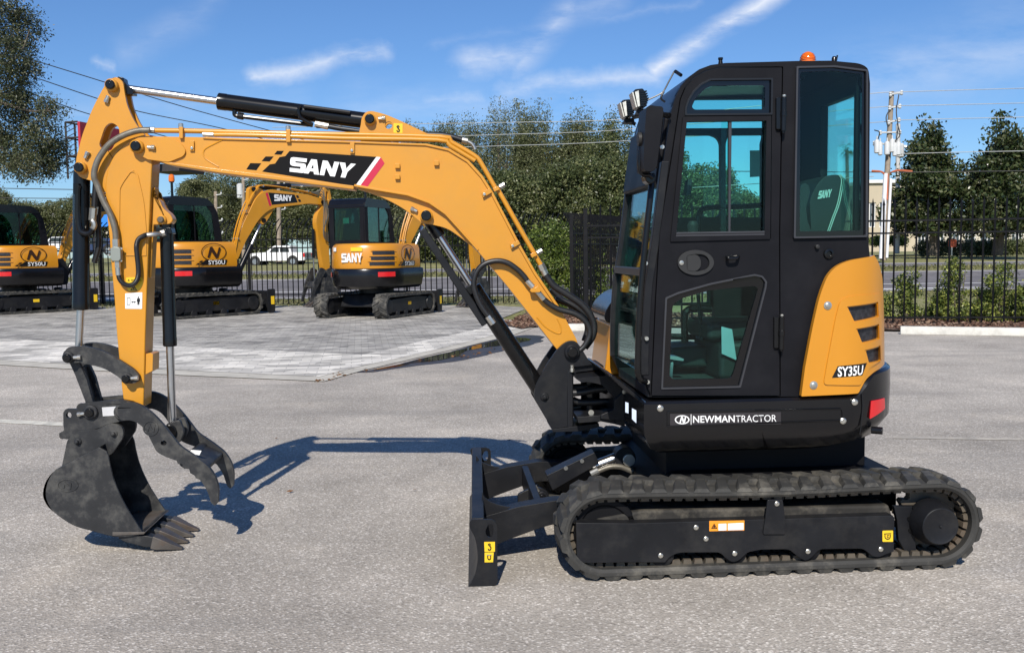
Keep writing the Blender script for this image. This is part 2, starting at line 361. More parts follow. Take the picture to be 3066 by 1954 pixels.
def flat_poly(name, pts, z, mat):
    mb = MB(); mb.flat([(p[0], p[1]) for p in pts], [], lambda a, b: (a, b, z)); return struct(mb.obj(name, mat))
# parking lot: everything on this side of the fences and planting beds
flat_poly('parking_lot', [(-70, -40), (70, -40), (70, 17.4), (8.6, 17.4), (5.6, 18.8), (1.0, 20.3), (.2, 22), (-3, 28.6), (-9, 30.2), (-30, 33.4), (-70, 33.4)], 0, ASP)
# ---- paver yard with its pale soldier band and concrete edge
CR0 = lambda x, y: gD((x / 1.505) * KD, (850 + y / 1.505) * KD)
E_out = [CR0(-900, 316), CR0(0, 366), CR0(700, 408), CR0(1460, 441), CR0(1640, 390), CR0(1900, 330), CR0(2100, 283), CR0(2310, 232), CR0(2410, 196)]
E_in = [CR0(-900, 294), CR0(0, 345), CR0(690, 386), CR0(1440, 421), CR0(1590, 382), CR0(1850, 325), CR0(2060, 275), CR0(2270, 222), CR0(2380, 190)]
B_in = [CR0(-900, 205), CR0(0, 250), CR0(500, 272), CR0(1250, 304), CR0(1630, 322), CR0(1740, 300), CR0(1900, 260), CR0(2160, 205), CR0(2200, 180)]
def paver(name, cols, bw, bh, rot, mortar, rough=.8, sq=1.):
    m, n, lk, b = nmat(name); tc = n.new('ShaderNodeTexCoord'); mp = n.new('ShaderNodeMapping'); mp.inputs['Rotation'].default_value = (0, 0, rot); lk(tc.outputs['Object'], mp.inputs[0])
    br = n.new('ShaderNodeTexBrick'); br.inputs['Scale'].default_value = 1; br.inputs['Brick Width'].default_value = bw; br.inputs['Row Height'].default_value = bh; br.inputs['Mortar Size'].default_value = .006; br.inputs['Mortar Smooth'].default_value = .3
    br.inputs['Color1'].default_value = (*cols[0], 1); br.inputs['Color2'].default_value = (*cols[1], 1); br.inputs['Mortar'].default_value = (*mortar, 1); lk(mp.outputs[0], br.inputs[0])
    vo = n.new('ShaderNodeTexVoronoi'); vo.inputs['Scale'].default_value = 1 / bw * .8; mp2 = n.new('ShaderNodeMapping'); mp2.inputs['Scale'].default_value = (1, bw / bh, 1); lk(mp.outputs[0], mp2.inputs[0]); lk(mp2.outputs[0], vo.inputs[0])
    sx = n.new('ShaderNodeSeparateColor'); lk(vo.outputs['Color'], sx.inputs[0])
    r = n.new('ShaderNodeMapRange'); r.inputs[3].default_value = .62; r.inputs[4].default_value = 1.3; lk(sx.outputs[0], r.inputs[0])
    x = n.new('ShaderNodeMix'); x.data_type = 'RGBA'; x.blend_type = 'MULTIPLY'; x.inputs[0].default_value = 1; lk(br.outputs['Color'], x.inputs[6]); lk(r.outputs[0], x.inputs[7])
    nz = n.new('ShaderNodeTexNoise'); nz.inputs['Scale'].default_value = .7; nz.inputs['Detail'].default_value = 8; lk(tc.outputs['Object'], nz.inputs[0])
    r2 = n.new('ShaderNodeMapRange'); r2.inputs[1].default_value = .3; r2.inputs[2].default_value = .7; r2.inputs[3].default_value = .8; r2.inputs[4].default_value = 1.2; lk(nz.outputs[0], r2.inputs[0])
    y = n.new('ShaderNodeMix'); y.data_type = 'RGBA'; y.blend_type = 'MULTIPLY'; y.inputs[0].default_value = 1; lk(x.outputs[2], y.inputs[6]); lk(r2.outputs[0], y.inputs[7]); lk(y.outputs[2], b.inputs['Base Color'])
    b.inputs['Roughness'].default_value = rough; bp = n.new('ShaderNodeBump'); bp.inputs['Strength'].default_value = .4; bp.inputs['Distance'].default_value = .006; bp.invert = True; lk(br.outputs['Fac'], bp.inputs['Height']); lk(bp.outputs[0], b.inputs['Normal'])
    return m
PAV = paver('grey_pavers', ((.41, .39, .345), (.30, .285, .26)), .24, .16, R_(-9), (.19, .18, .165))
PAVB = paver('pale_pavers', ((.66, .625, .55), (.48, .455, .41)), .30, .20, R_(-9), (.36, .34, .31))
CONC = M('concrete_edge', (.50, .47, .40), .8, var=.15, vs=3, bump=.2, bs=60, dust=(.30, .28, .24), ds=4, damt=.5)
CONW = M('concrete_block', (.56, .545, .49), .8, var=.10, vs=4, bump=.2, bs=50, dust=(.32, .30, .26), ds=6, damt=.6)
def strip(name, A, B, z, mat):
    mb = MB(); n = len(A); mb.add([(p.x, p.y, z) for p in A] + [(p.x, p.y, z) for p in B], [(i, i + 1, n + i + 1, n + i) for i in range(n - 1)]); return struct(mb.obj(name, mat))
strip('paving_edge', E_out, E_in, .010, CONC)
strip('paving_band', E_in, B_in, .014, PAVB)
back = [Vector((-70, 33.6, 0)), Vector((-30, 33.6, 0)), Vector((-9, 30.4, 0)), Vector((-1, 28.8, 0)), gD(1120, 716), gD(1226, 722)]
yard = [Vector((-70, E_in[0].y - .3, 0))] + B_in + [gD(1232, 728)] + back[::-1]
flat_poly('paver_yard', yard, .006, PAV)
# wheel-worn painted stall line at the far left
a, b_ = gD(-40, 984), gD(148, 993); a2, b2 = gD(-40, 992), gD(148, 1002)
WPAINT = M('worn_white_paint', (.62, .59, .50), .8, var=.15, vs=8, dust=(.25, .24, .22), ds=9, damt=.8)
strip('stall_line', [a, b_], [a2, b2], .004, WPAINT)
a, b_ = gD(2100, 1026), gD(2420, 1031); a2, b2 = gD(2100, 1031), gD(2420, 1036)
strip('stall_line', [a, b_], [a2, b2], .004, M('faded_white_paint', (.44, .40, .335), .85, var=.2, vs=8, dust=(.25, .24, .22), ds=7, damt=.95))
# shallow puddle and damp ground along the paving edge
def wetmat():
    m, n, lk, b = nmat('puddle_water'); b.inputs['Base Color'].default_value = (.030, .029, .03, 1); b.inputs['Roughness'].default_value = .04; b.inputs['Specular IOR Level'].default_value = .6
    tc = n.new('ShaderNodeTexCoord'); nz = n.new('ShaderNodeTexNoise'); nz.inputs['Scale'].default_value = 5; lk(tc.outputs['Object'], nz.inputs[0])
    bp = n.new('ShaderNodeBump'); bp.inputs['Strength'].default_value = .03; bp.inputs['Distance'].default_value = .02; lk(nz.outputs[0], bp.inputs['Height']); lk(bp.outputs[0], b.inputs['Normal']); return m
def blob(name, px, z, mat, wob=.10, n=140):
    P = bez_round([(CR0(*p).x, CR0(*p).y) for p in px], 9, 6); out = []
    for i, p in enumerate(P):
        k = noise.noise(Vector((p[0] * 2.2, p[1] * 2.2, 3))) * wob + noise.noise(Vector((p[0] * 7, p[1] * 7, 9))) * wob * .4; out.append((p[0] + k, p[1] + k * .7))
    return flat_poly(name, out, z, mat)
DAMP = M('damp_asphalt', (.042, .040, .038), .4, var=.3, vs=12, bump=.3, bs=60, dust=(.14, .13, .12), ds=3, damt=.4)
blob('damp_ground', [(1560, 402), (1700, 382), (1840, 352), (1960, 318), (2060, 296), (2180, 262), (2290, 236), (2420, 226), (2470, 250), (2410, 275), (2260, 300), (2160, 330), (2010, 356), (1830, 372), (1700, 398)], .003, DAMP, .12)
blob('puddle', [(1650, 392), (1780, 366), (1960, 322), (2080, 297), (2200, 262), (2330, 240), (2400, 246), (2330, 270), (2130, 292), (2080, 320), (2000, 345), (1860, 356), (1760, 380)], .007, wetmat(), .10)
# ---- roads beyond the fence (they follow the land), lines and verge
XS = [-220, -60, -20, 0, 20, 60, 220]
struct(sheet_profile('near_road', XS, [34.5, 36, 41, 46, 49.0], .002, ROADM))
struct(sheet_profile('far_road', XS, [53.6, 55, 57.8], .002, ROADM))
WP2 = M('road_white_paint', (.72, .71, .68), .7, var=.08, vs=2)
for nm, y0, y1 in (('road_line', 35.1, 35.4), ('road_line', 39.0, 39.25), ('road_line', 48.2, 48.45), ('road_line', 57.0, 57.25), ('road_line', 54.2, 54.4)):
    struct(sheet_profile(nm, XS, [y0, y1], .008, WP2))
mb = MB(); q = onland(620, 664); mb.flat([(q.x - 4.6, 36.0), (q.x + 1.5, 36.0), (q.x + 2.4, 36.6), (q.x - .8, 37.6), (q.x - 3.6, 36.9)], [], lambda x, y: (x, y, prof(y) + .009)); struct(mb.obj('road_arrow', WP2))
mb = MB(); q = onland(2190, 684); mb.flat([(q.x - 3, 35.9), (q.x + 3.4, 36.3), (q.x + 3.4, 36.6), (q.x - 3, 36.5)], [], lambda x, y: (x, y, prof(y) + .009)); struct(mb.obj('road_arrow', WP2))
# ---- mulch beds under the fences
MUL = M('mulch_soil', (.10, .062, .042), .95, var=.4, vs=9, bump=1., bs=14, dust=(.22, .15, .10), ds=14, damt=.8)
bedR = [(5.4, 18.9), (8.4, 17.6), (30, 14.5), (30, 20), (9, 21.5), (4.0, 23.2), (.2, 22.3), (-.2, 21.2), (1.2, 20.4)]
flat_poly('mulch_bed', bedR, .03, MUL)
bedM = [gD(1190, 768), gD(1226, 775), gD(1345, 758), gD(1430, 752), gD(1620, 748), gD(1620, 738), gD(1330, 728), gD(1236, 738)]
flat_poly('mulch_bed', [(p.x, p.y) for p in bedM], .034, MUL)
def inside(p, P):
    c = False; j = len(P) - 1
    for i in range(len(P)):
        if (P[i][1] > p[1]) != (P[j][1] > p[1]) and p[0] < (P[j][0] - P[i][0]) * (p[1] - P[i][1]) / (P[j][1] - P[i][1]) + P[i][0]: c = not c
        j = i
    return c
def cards(P, size, asp, flatness=0., tilt=1.):
    """leaf shaped faces: one folded pair of triangles per point"""
    n = len(P); d = rng.normal(size=(n, 3)); d[:, 2] = d[:, 2] * (1 - flatness) - .1; d /= np.linalg.norm(d, axis=1)[:, None]
    e = rng.normal(size=(n, 3)); e[:, 2] *= tilt; e -= d * (e * d).sum(1)[:, None]; e /= np.linalg.norm(e, axis=1)[:, None]
    s = size * rng.uniform(.65, 1.35, n)[:, None]; a = P - d * s * .5; b = P + e * s * asp * .5; c = P + d * s * .5; g = P - e * s * asp * .5
    return np.stack([a, b, c, g], 1).reshape(-1, 3)
def quads(name, V, mat, parent=None):
    me = bpy.data.meshes.new(name); nv = len(V); nf = nv // 4; me.vertices.add(nv); me.vertices.foreach_set('co', V.astype(np.float32).ravel())
    me.loops.add(nv); me.loops.foreach_set('vertex_index', np.arange(nv, dtype=np.int32)); me.polygons.add(nf); me.polygons.foreach_set('loop_start', np.arange(0, nv, 4, dtype=np.int32))
    me.update(calc_edges=True); me.validate(); me.materials.append(mat); o = bpy.data.objects.new(name, me); COL.objects.link(o)
    if parent: o.parent = parent
    return o
CHIP = leafmat('bark_chips', (.05, .025, .018), (.16, .085, .055), (.34, .24, .17), 0, .9)
pts = []
B2 = [(p.x, p.y) for p in bedM]
for P, lo, hi, n in ((bedR, (-.3, 16.5), (16, 23.3), 9000), (B2, (-1.5, 15), (5, 23), 9000)):
    q = rng.uniform(lo, hi, (n * 2, 2)); k = [i for i in range(len(q)) if inside(q[i], P)]; q = q[k]
    pts.append(np.column_stack([q, rng.uniform(.035, .075, len(q))]))
tag(quads('mulch', cards(np.concatenate(pts), .085, .5, .75), CHIP), 'reddish brown bark mulch covering the planting beds', 'mulch', kind='stuff')
LIT = leafmat('fallen_leaves', (.06, .03, .012), (.16, .07, .025), (.30, .16, .07), 0, .8)
lp = [CR0(x + rng.normal() * 26, y + rng.normal() * 4) for x, y in [(1460, 437), (1530, 412), (1640, 392), (1900, 345), (2180, 314), (2260, 300), (2080, 330)] for k in range(16)] + [CR0(rng.uniform(0, 2400), rng.uniform(400, 980)) for k in range(12)]
tag(quads('leaf_litter', cards(np.array([(p.x, p.y, .016) for p in lp]), .045, .5, .85, .3), LIT), 'scattered dry brown leaves on the asphalt and along the paving edge', 'leaf litter', kind='stuff')
# ---- concrete wheel stops at the bed edge
def wheel_stop(x0, x1, y0, y1, label):
    o = empty('wheel_stop', ((x0 + x1) / 2, (y0 + y1) / 2, 0), math.atan2(y1 - y0, x1 - x0)); L_ = math.hypot(x1 - x0, y1 - y0) / 2
    mb = MB(); mb.prism([(-.10, 0), (.10, 0), (.10, .05), (.065, .145), (-.065, .145), (-.10, .05)], -L_, L_, fr='vz'); mb.obj('block', CONW, o, .012)
    for s in (-1, 1):
        h = MB(); h.cyl((s * L_ * .62, 0, .13), (s * L_ * .62, 0, .149), .014, 10); h.obj('anchor_pin', ZNC, o)
    tag(o, label, 'wheel stop', 'concrete wheel stops by the planting beds'); return o
p0, p1 = gD(2117, 785), gD(2425, 790); wheel_stop(p0.x, p1.x, p0.y, p1.y, 'long pale concrete wheel stop in front of the shrubs right of the near excavator')
p0, p1 = gD(1322, 778), gD(1440, 778); wheel_stop(p0.x, p1.x + .5, p0.y, p1.y, 'pale concrete wheel stop between the near boom and the cab')
# ---- black iron fences
IRON = M('black_iron', (.006, .006, .007), .45, var=.2, spec=.2, dust=(.03, .025, .02), ds=2, damt=.3)
def fence(A, B, h, sp, bay, label, curve=None, spear=False, name='iron_fence', rails=(.12, .70, .80), zoff=0, post_h=1.0, pr=.011):
    A = Vector(A); B = Vector(B); o = empty(name, A); o.location.z = zoff; D = (B - A); Ln = D.length; D.normalize(); nb = max(1, round(Ln / bay)); bl = Ln / nb
    def pt(s, z, off=0): q = D * s; return Vector((q.x + (curve[0] if curve else 0) * off, q.y + (curve[1] if curve else 0) * off, z))
    for i in range(nb + 1):
        m = MB(); c = pt(i * bl, 0); m.box((c.x - .04, c.y - .04, 0), (c.x + .04, c.y + .04, h * post_h)); m.box((c.x - .048, c.y - .048, h * post_h), (c.x + .048, c.y + .048, h * post_h + .03)); m.obj('post', IRON, o)
    for i in range(nb):
        m = MB(); k = max(1, round(bl / sp)); ss = bl / k
        for j in range(k):
            s = i * bl + ss * (j + .5)
            if curve: path = [pt(s, .04)] + [pt(s, h * .80)] + [pt(s, h * (.80 + .20 * t), .42 * t ** 1.8) for t in (.35, .7, 1)]; m.tube(path, pr, 5, sub=1)
            else:
                m.tube([pt(s, .04), pt(s, h * .97)], pr, 5, sub=1)
                if spear: m.tube([pt(s, h * .97), pt(s, h * 1.03)], pr * 1.5, 5, sub=1, r1=.001)
        m.obj('picket_panel', IRON, o)
        for r in rails:
            m = MB(); a, b = pt(i * bl, h * r), pt((i + 1) * bl, h * r); m.tube([a, b], .026, 4, sub=1); m.obj('rail', IRON, o)
    tag(o, label, 'fence', 'black iron fences'); return o
fence((-26.5, 34.2, 0), (1.9, 28.9, 0), 2.75, .172, 2.6, 'long black iron fence with outward curved picket tops behind the parked excavators', curve=(.45, .85), rails=(.12, .66, .76), post_h=.84, pr=.018)
pa = gD(1345, 748); fence((pa.x, pa.y, 0), (pa.x + 2.3, pa.y + 4.4, 0), 2.52, .105, 7, 'black fence run seen end on with curved tops beside the bright green bush', curve=(-.5, .2), rails=(.06, .70, .80), post_h=.97, pr=.016)
pc, pd = gD(1500, 752), gD(2470, 762)
pc = Vector((1.6, 20.6, 0)); pd = gD(2480, 763)
fence((pc.x, pc.y, 0), (pd.x, pd.y, 0), 2.52, .215, 4.4, 'straight black fence with spear tips right of the near excavator cab', spear=True, rails=(.06, .745, .845), post_h=.98, pr=.020)

# ---- vegetation
def leafcloud(ells, n, clump, per, size, asp=.5, droop=0, shell=.55):
    """clumps scattered through ellipsoids, denser towards the skin"""
    vol = np.array([e[3] * e[4] * e[5] for e in ells]) ** (2 / 3); pr = vol / vol.sum(); idx = rng.choice(len(ells), n, p=pr); E = np.array(ells)[idx]
    d = rng.normal(size=(n, 3)); d /= np.linalg.norm(d, axis=1)[:, None]; r = rng.uniform(shell, 1.0, n) ** .6
    C = E[:, :3] + d * r[:, None] * E[:, 3:6]; cs = clump * rng.uniform(.5, 1.5, n)
    P = C[:, None, :] + np.clip(rng.normal(size=(n, per, 3)), -1.3, 1.3) * cs[:, None, None] * .5 * np.array([1, 1, .75 + droop]); P = P.reshape(-1, 3)
    return cards(P, size, asp)
BARK = M('grey_bark', (.11, .09, .07), .9, var=.35, vs=6, bump=.8, bs=18)
LF_MAG = leafmat('magnolia_leaves', (.013, .022, .008), (.045, .066, .020), (.16, .16, .08), .14, .26)
LF_OAK = leafmat('oak_leaves', (.038, .050, .020), (.115, .132, .048), (.27, .265, .14), .25, .5)
LF_LIV = leafmat('live_oak_leaves', (.015, .022, .009), (.058, .072, .026), (.22, .215, .12), .2, .45)
LF_GRY = leafmat('grey_green_leaves', (.042, .056, .025), (.135, .155, .075), (.33, .335, .21), .28, .5)
LF_DRK = leafmat('dark_green_leaves', (.026, .038, .014), (.085, .108, .036), (.26, .265, .12), .22, .42)
LF_BRT = leafmat('bright_green_leaves', (.035, .060, .012), (.115, .165, .028), (.30, .34, .08), .35, .45)
LF_SHB = leafmat('shrub_leaves', (.04, .065, .015), (.16, .21, .045), (.58, .58, .15), .3, .4)
def limbs(mb, base, top, r, ends, sub=4):
    mb.tube([base, base.lerp(top, .5) + Vector((r * .6, 0, 0)), top], r, 9, sub=4, r1=r * .35)
    for (q, s) in ends:
        st = base.lerp(top, s); mid = st.lerp(q, .5) + Vector((0, 0, (q - st).length * .10)); mb.tube([st, mid, q], r * .42, 6, sub=4, r1=r * .06)
def tree(name, loc, ells, n, clump, per, size, lm, label, cat, trunk=(.22, .6), asp=.5, group=None, kind=None, nl=9, shell=.5, droop=0):
    o = empty(name, loc); top = max(e[2] + e[5] for e in ells); t = MB()
    ends = []
    for k in range(nl):
        e = ells[k % len(ells)]; d = Vector(rng.normal(size=3)).normalized(); ends.append((Vector((e[0] + d.x * e[3] * .8, e[1] + d.y * e[4] * .8, e[2] + d.z * e[5] * .7)), .25 + .6 * rng.random()))
    cx = np.mean([e[0] for e in ells]); cy_ = np.mean([e[1] for e in ells])
    limbs(t, Vector((cx * 0, 0, -.1)), Vector((cx * .7, cy_ * .7, top * trunk[1])), trunk[0], ends); t.obj('trunk', BARK, o)
    quads('crown', leafcloud(ells, n, clump, per, size, asp, droop, shell), lm, o); tag(o, label, cat, group); return o
def treeimg(name, xD, yb, depth, wD, hD, lm, label, form='round', n=420, per=14, size=.30, clump=.9, seed=0, group='trees across the road', asp=.5, cat='tree', base=.12, trunk=.22):
    """a tree standing at its depth, sized from the photo"""
    p = at(xD, yb, depth); s = depth / 2250; w = wD * s / 2; h = hD * s; rs = np.random.default_rng(seed + 5); E = []
    if form == 'cone':
        k = 11
        for i in range(k):
            f = i / (k - 1); rad = w * (1 - f) ** .72 * (.92 + .2 * rs.random()) + .12 * w; z = h * (base + (1 - base) * f * .93)
            for j in range(3 if f < .8 else 1):
                a = rs.uniform(0, 6.28); E.append((math.cos(a) * rad * .45, math.sin(a) * rad * .45, z, rad * .60, rad * .60, h * .07))
    elif form == 'plume':
        for i in range(18):
            a = rs.uniform(0, 6.28); q = rs.uniform(0, .85) * w; z0 = h * rs.uniform(.35, .80 - .12 * q / w); E.append((math.cos(a) * q, math.sin(a) * q, z0, w * rs.uniform(.16, .30), w * rs.uniform(.16, .30), h * rs.uniform(.14, .22)))
        E.append((0, 0, h * .42, w * .75, w * .75, h * .30)); E.append((0, 0, h * .2, w * .85, w * .85, h * .2))
    else:
        for i in range(12):
            a = rs.uniform(0, 6.28); q = rs.uniform(.2, .7) * w; E.append((math.cos(a) * q, math.sin(a) * q, h * rs.uniform(.3, .82), w * rs.uniform(.28, .48), w * rs.uniform(.28, .48), h * rs.uniform(.13, .22)))
        E.append((0, 0, h * .5, w * .72, w * .72, h * .38))
    return tree(name, p, E, n, clump, per, size, lm, label, cat, (trunk, .8), asp, group, droop=1.3 if form == 'plume' else 0, shell=.3 if form == 'plume' else .5)
# ---- trees across the road: (x, base y, depth, width, height, leaf, form)
GT = 'trees across the road'
magl = ['dark magnolia tree standing just right of the wooden utility pole', 'dark magnolia tree at the far right, taller of the two magnolias']
for i, (x, yb, dp, w, h, sd) in enumerate([(2196, 598, 63, 205, 332, 3), (2345, 596, 61, 205, 340, 9)]):
    treeimg('magnolia_tree', x, yb, dp, w, h, LF_MAG, magl[i], 'cone', 1000, 24, .26, .70, sd, 'magnolia trees by the pale building', .55, base=.22, trunk=.35)
T = [(905, 605, 88, 190, 350, LF_GRY, 'plume', 'pale grey green tree rising just behind the boom cylinder bracket'),
     (985, 606, 86, 130, 365, LF_GRY, 'plume', 'grey green tree with wispy top right of the boom cylinder bracket'),
     (1070, 606, 82, 150, 362, LF_OAK, 'plume', 'grey green tree left of the tallest tree behind the boom knee'),
     (1170, 605, 80, 165, 388, LF_GRY, 'plume', 'tallest wispy grey green tree behind the knee of the near boom'),
     (1268, 606, 78, 150, 376, LF_OAK, 'plume', 'tall plumed tree right of the tallest tree behind the boom'),
     (1352, 606, 76, 150, 350, LF_OAK, 'plume', 'tall loose green tree above the bright bush, left of the wires junction'),
     (1432, 606, 72, 140, 338, LF_DRK, 'plume', 'dark tree directly left of the near excavator work lamps'),
     (1120, 612, 66, 180, 215, LF_DRK, 'round', 'dark low tree under the bend of the near boom'),
     (1225, 612, 64, 190, 225, LF_DRK, 'round', 'dark dense tree below the wires behind the falling part of the boom'),
     (1330, 612, 62, 190, 250, LF_DRK, 'round', 'dark dense tree right behind the bright green bush'),
     (1440, 612, 60, 190, 260, LF_DRK, 'round', 'dark dense tree seen beside the cab windscreen'),
     (1560, 606, 62, 230, 275, LF_DRK, 'round', 'dark tree seen through the near side of the cab door window'),
     (1660, 606, 66, 200, 250, LF_OAK, 'round', 'loose green tree seen through the middle of the cab door window'),
     (1740, 600, 68, 120, 170, LF_OAK, 'round', 'low green tree seen at the rear edge of the cab door window'),
     (470, 606, 96, 130, 205, LF_OAK, 'round', 'green tree behind the orange beacon of the middle parked excavator'),
     (560, 606, 94, 150, 225, LF_OAK, 'plume', 'green tree behind the slender wooden poles'),
     (650, 606, 92, 150, 210, LF_DRK, 'round', 'dark green tree behind the small boom decal of the middle parked excavator'),
     (745, 606, 90, 150, 240, LF_OAK, 'round', 'green tree above the white pickup truck'),
     (835, 608, 86, 160, 250, LF_DRK, 'round', 'dark green tree behind the rear facing parked excavator cab'),
     (330, 604, 100, 130, 140, LF_DRK, 'round', 'dark low tree behind the near bucket cylinder'),
     (225, 604, 104, 140, 145, LF_OAK, 'round', 'low tree left of the near bucket cylinder above the far cars'),
     (120, 604, 104, 150, 148, LF_OAK, 'round', 'low tree between the left parked excavator and the near arm'),
     (15, 604, 108, 150, 165, LF_OAK, 'round', 'low brownish tree behind the left parked excavator cab roof')]
for i, (x, yb, dp, w, h, lm, fm, lb) in enumerate(T):
    treeimg('roadside_tree', x, yb, dp, w * (1.45 if fm == 'plume' else 1.2), h, lm, lb, fm, (1600 if i < 3 else 1250) if fm == 'plume' else 850, 52, .15 if fm == 'plume' else .18, .55, i + 20, GT)
for i, (x, w, h, lb) in enumerate([(520, 260, 60, 'low dark undergrowth behind the pickup truck'), (900, 320, 66, 'low dark undergrowth behind the rear facing excavator'), (1200, 320, 70, 'low dark undergrowth behind the boom foot'), (1480, 300, 66, 'low dark undergrowth behind the cab windscreen')]):
    p = at(x, 606, 92 if x < 800 else 74); s = p.y / 2250; w2 = w * s / 2
    o = empty('thicket', p); E = [(rng.uniform(-w2, w2), rng.uniform(-1, 1), h * s * rng.uniform(.2, .6), w2 * .28, 1.2, h * s * .42) for k in range(12)]
    quads('foliage', leafcloud(E, 600, .8, 28, .24), LF_DRK, o); st = MB()
    for k in range(10): q = rng.uniform(-w2, w2); st.tube([(q, 0, -.2), (q + rng.uniform(-.3, .3), 0, h * s * .8)], .06, 5, sub=1)
    st.obj('stems', BARK, o); tag(o, lb, 'thicket', 'thickets across the road')
# large oak reaching in from the left
po = Vector((-19.5, 27.2, 0)); ok = []
for (x, y, rx, ry, dz) in [(10, 30, 34, 60, 0), (52, 70, 42, 62, .5), (30, 130, 52, 60, -.5), (60, 165, 34, 42, .6), (20, 220, 60, 60, 0), (70, 255, 52, 44, .4), (118, 262, 26, 34, -.3), (40, 320, 66, 52, .5), (98, 330, 44, 50, 0), (126, 352, 28, 36, .4), (60, 385, 62, 38, -.4), (8, 360, 50, 60, 0), (110, 392, 34, 26, .2), (-60, 100, 90, 140, 0), (-70, 280, 90, 110, .3), (-160, 150, 120, 160, 0)]:
    q = at(x, y, 27.4 + dz * 1.2) - po; s = 27.4 / 2250; ok.append((q.x, q.y, q.z, rx * s, 1.0, ry * s))
o = empty('oak_tree', po); t = MB(); ends = [(Vector((e[0] - e[3] * .3, e[1], e[2])), .45 + .5 * rng.random()) for e in ok]
limbs(t, Vector((0, 0, -.1)), Vector((-1.5, 0, 6.8)), .42, [], 5)
for e in ok:
    for k in range(7):
        d = Vector(rng.normal(size=3)).normalized(); c = Vector(e[:3]); t.tube([c - Vector((e[3] * .4, 0, 0)), c + Vector((d.x * e[3] * .5, d.y * e[4] * .5, d.z * e[5] * .5 + .08)), c + Vector((d.x * e[3], d.y * e[4], d.z * e[5] - .05))], .018, 4, sub=3, r1=.004)
for br in ([(-60, 300), (0, 345), (30, 372), (70, 398)], [(-60, 120), (10, 150), (50, 120), (70, 70)], [(-40, 230), (30, 250), (80, 262), (125, 255)], [(30, 372), (70, 362), (110, 345)]): t.tube([at(x, y, 27.2) - po for x, y in br], .06, 6, r1=.012)
t.obj('trunk', BARK, o); quads('crown', leafcloud(ok, 1500, .27, 42, .078, .42, .3, .2), LF_LIV, o)
tag(o, 'large oak with fine drooping foliage reaching in at the top left corner', 'tree')
# palm far behind, seen through the rear cab glass
def palm(x, yt, yb, dp, label):
    p = at(x, yb, dp); s = dp / 2250; h = (yb - yt) * s; o = empty('palm_tree', p); m = MB(); m.tube([(0, 0, 0), (.1, 0, h * .5), (0, 0, h)], .20, 8, r1=.13); m.obj('trunk', BARK, o); f = MB()
    for k in range(34):
        a = k * 2.4; el = rng.uniform(-.9, 1.2); d = Vector((math.cos(a) * math.cos(el), math.sin(a) * math.cos(el), math.sin(el))); L_ = rng.uniform(.9, 1.25); c = Vector((0, 0, h)); e = c + d * L_; sd = d.cross(Vector((0, 0, 1))).normalized()
        for j in range(9):
            w = (j - 4) / 4; tip = e + sd * w * .55 + Vector((0, 0, -abs(w) * .2 - .25)) - d * abs(w) * .25; b_ = c + d * L_ * .5; f.add([b_ + sd * w * .05, b_ + sd * (w * .05 + .03), tip], [(0, 1, 2)])
    f.obj('crown', LF_DRK, o, recalc=False); tag(o, label, 'palm tree')
palm(1988, 350, 592, 80, 'fan palm seen through the rear side window of the near cab')
# shrubs by the right fence
SH = [(2135, 756, 20.3, 75, 118, 'thin young shrub by the fence post nearest the yellow engine cover', 'plume'), (2205, 757, 20.0, 60, 60, 'low yellowish shrub between the first and second tall shrubs by the fence'), (2255, 757, 19.8, 105, 152, 'broad shrub with yellow tips, second tall one along the right fence', 'plume'),
      (2310, 758, 19.6, 70, 74, 'low yellow leaved shrub in the middle of the right fence bed'), (2350, 759, 19.4, 115, 140, 'tall shrub with bare forked stems near the right end of the fence', 'plume'), (2402, 760, 19.2, 80, 96, 'shrub at the far right end of the fence bed'), (2068, 755, 20.6, 50, 60, 'low shrub half hidden by the yellow engine cover')]
for i, q in enumerate(SH):
    x, yb, dp, w, h, lb = q[:6]; p = at(x, yb, dp + .45); p.z = .03; s = dp / 2250; w2 = w * s / 2; hh = h * s; E = []
    for k in range(9): f = (k + .5) / 9; E.append((rng.uniform(-.5, .5) * w2, rng.uniform(-.25, .25), hh * f * .95, w2 * (.62 - .35 * f), .20, hh * .13))
    o = empty('fence_shrub', p); st = MB()
    for k in range(5): a = rng.uniform(-.5, .5) * w2; st.tube([(a * .3, 0, 0), (a * .8, 0, hh * .45), (a * 1.3, 0, hh * .85)], .016, 5, r1=.005)
    st.obj('stems', BARK, o); quads('foliage', leafcloud(E, 190, .15, 15, .062, .5), LF_SHB, o); tag(o, lb, 'shrub', 'shrubs by the right fence')
p = at(1297, 752, 24.0); p.z = 0; s = 24 / 2250; E = []
for (x, y, rx, ry) in [(1275, 560, 30, 26), (1310, 560, 36, 40), (1285, 610, 48, 44), (1325, 620, 40, 50), (1270, 660, 40, 40), (1320, 680, 50, 50), (1290, 715, 52, 34), (1350, 720, 50, 30), (1390, 690, 46, 50), (1420, 720, 40, 34), (1390, 640, 34, 36)]:
    q = at(x, y, 24.6) - p; E.append((q.x, q.y, q.z, rx * s, .5, ry * s))
o = empty('green_bush', p); st = MB()
for e in E: st.tube([(e[0] * .3, .3, 0), (e[0] * .8, e[1], e[2] * .6), e[:3]], .03, 5, r1=.01)
st.obj('stems', BARK, o); quads('foliage', leafcloud(E, 800, .26, 16, .085, .45), LF_BRT, o); tag(o, 'bright yellow green bush between the boom foot and the fence run beside the cab', 'bush')
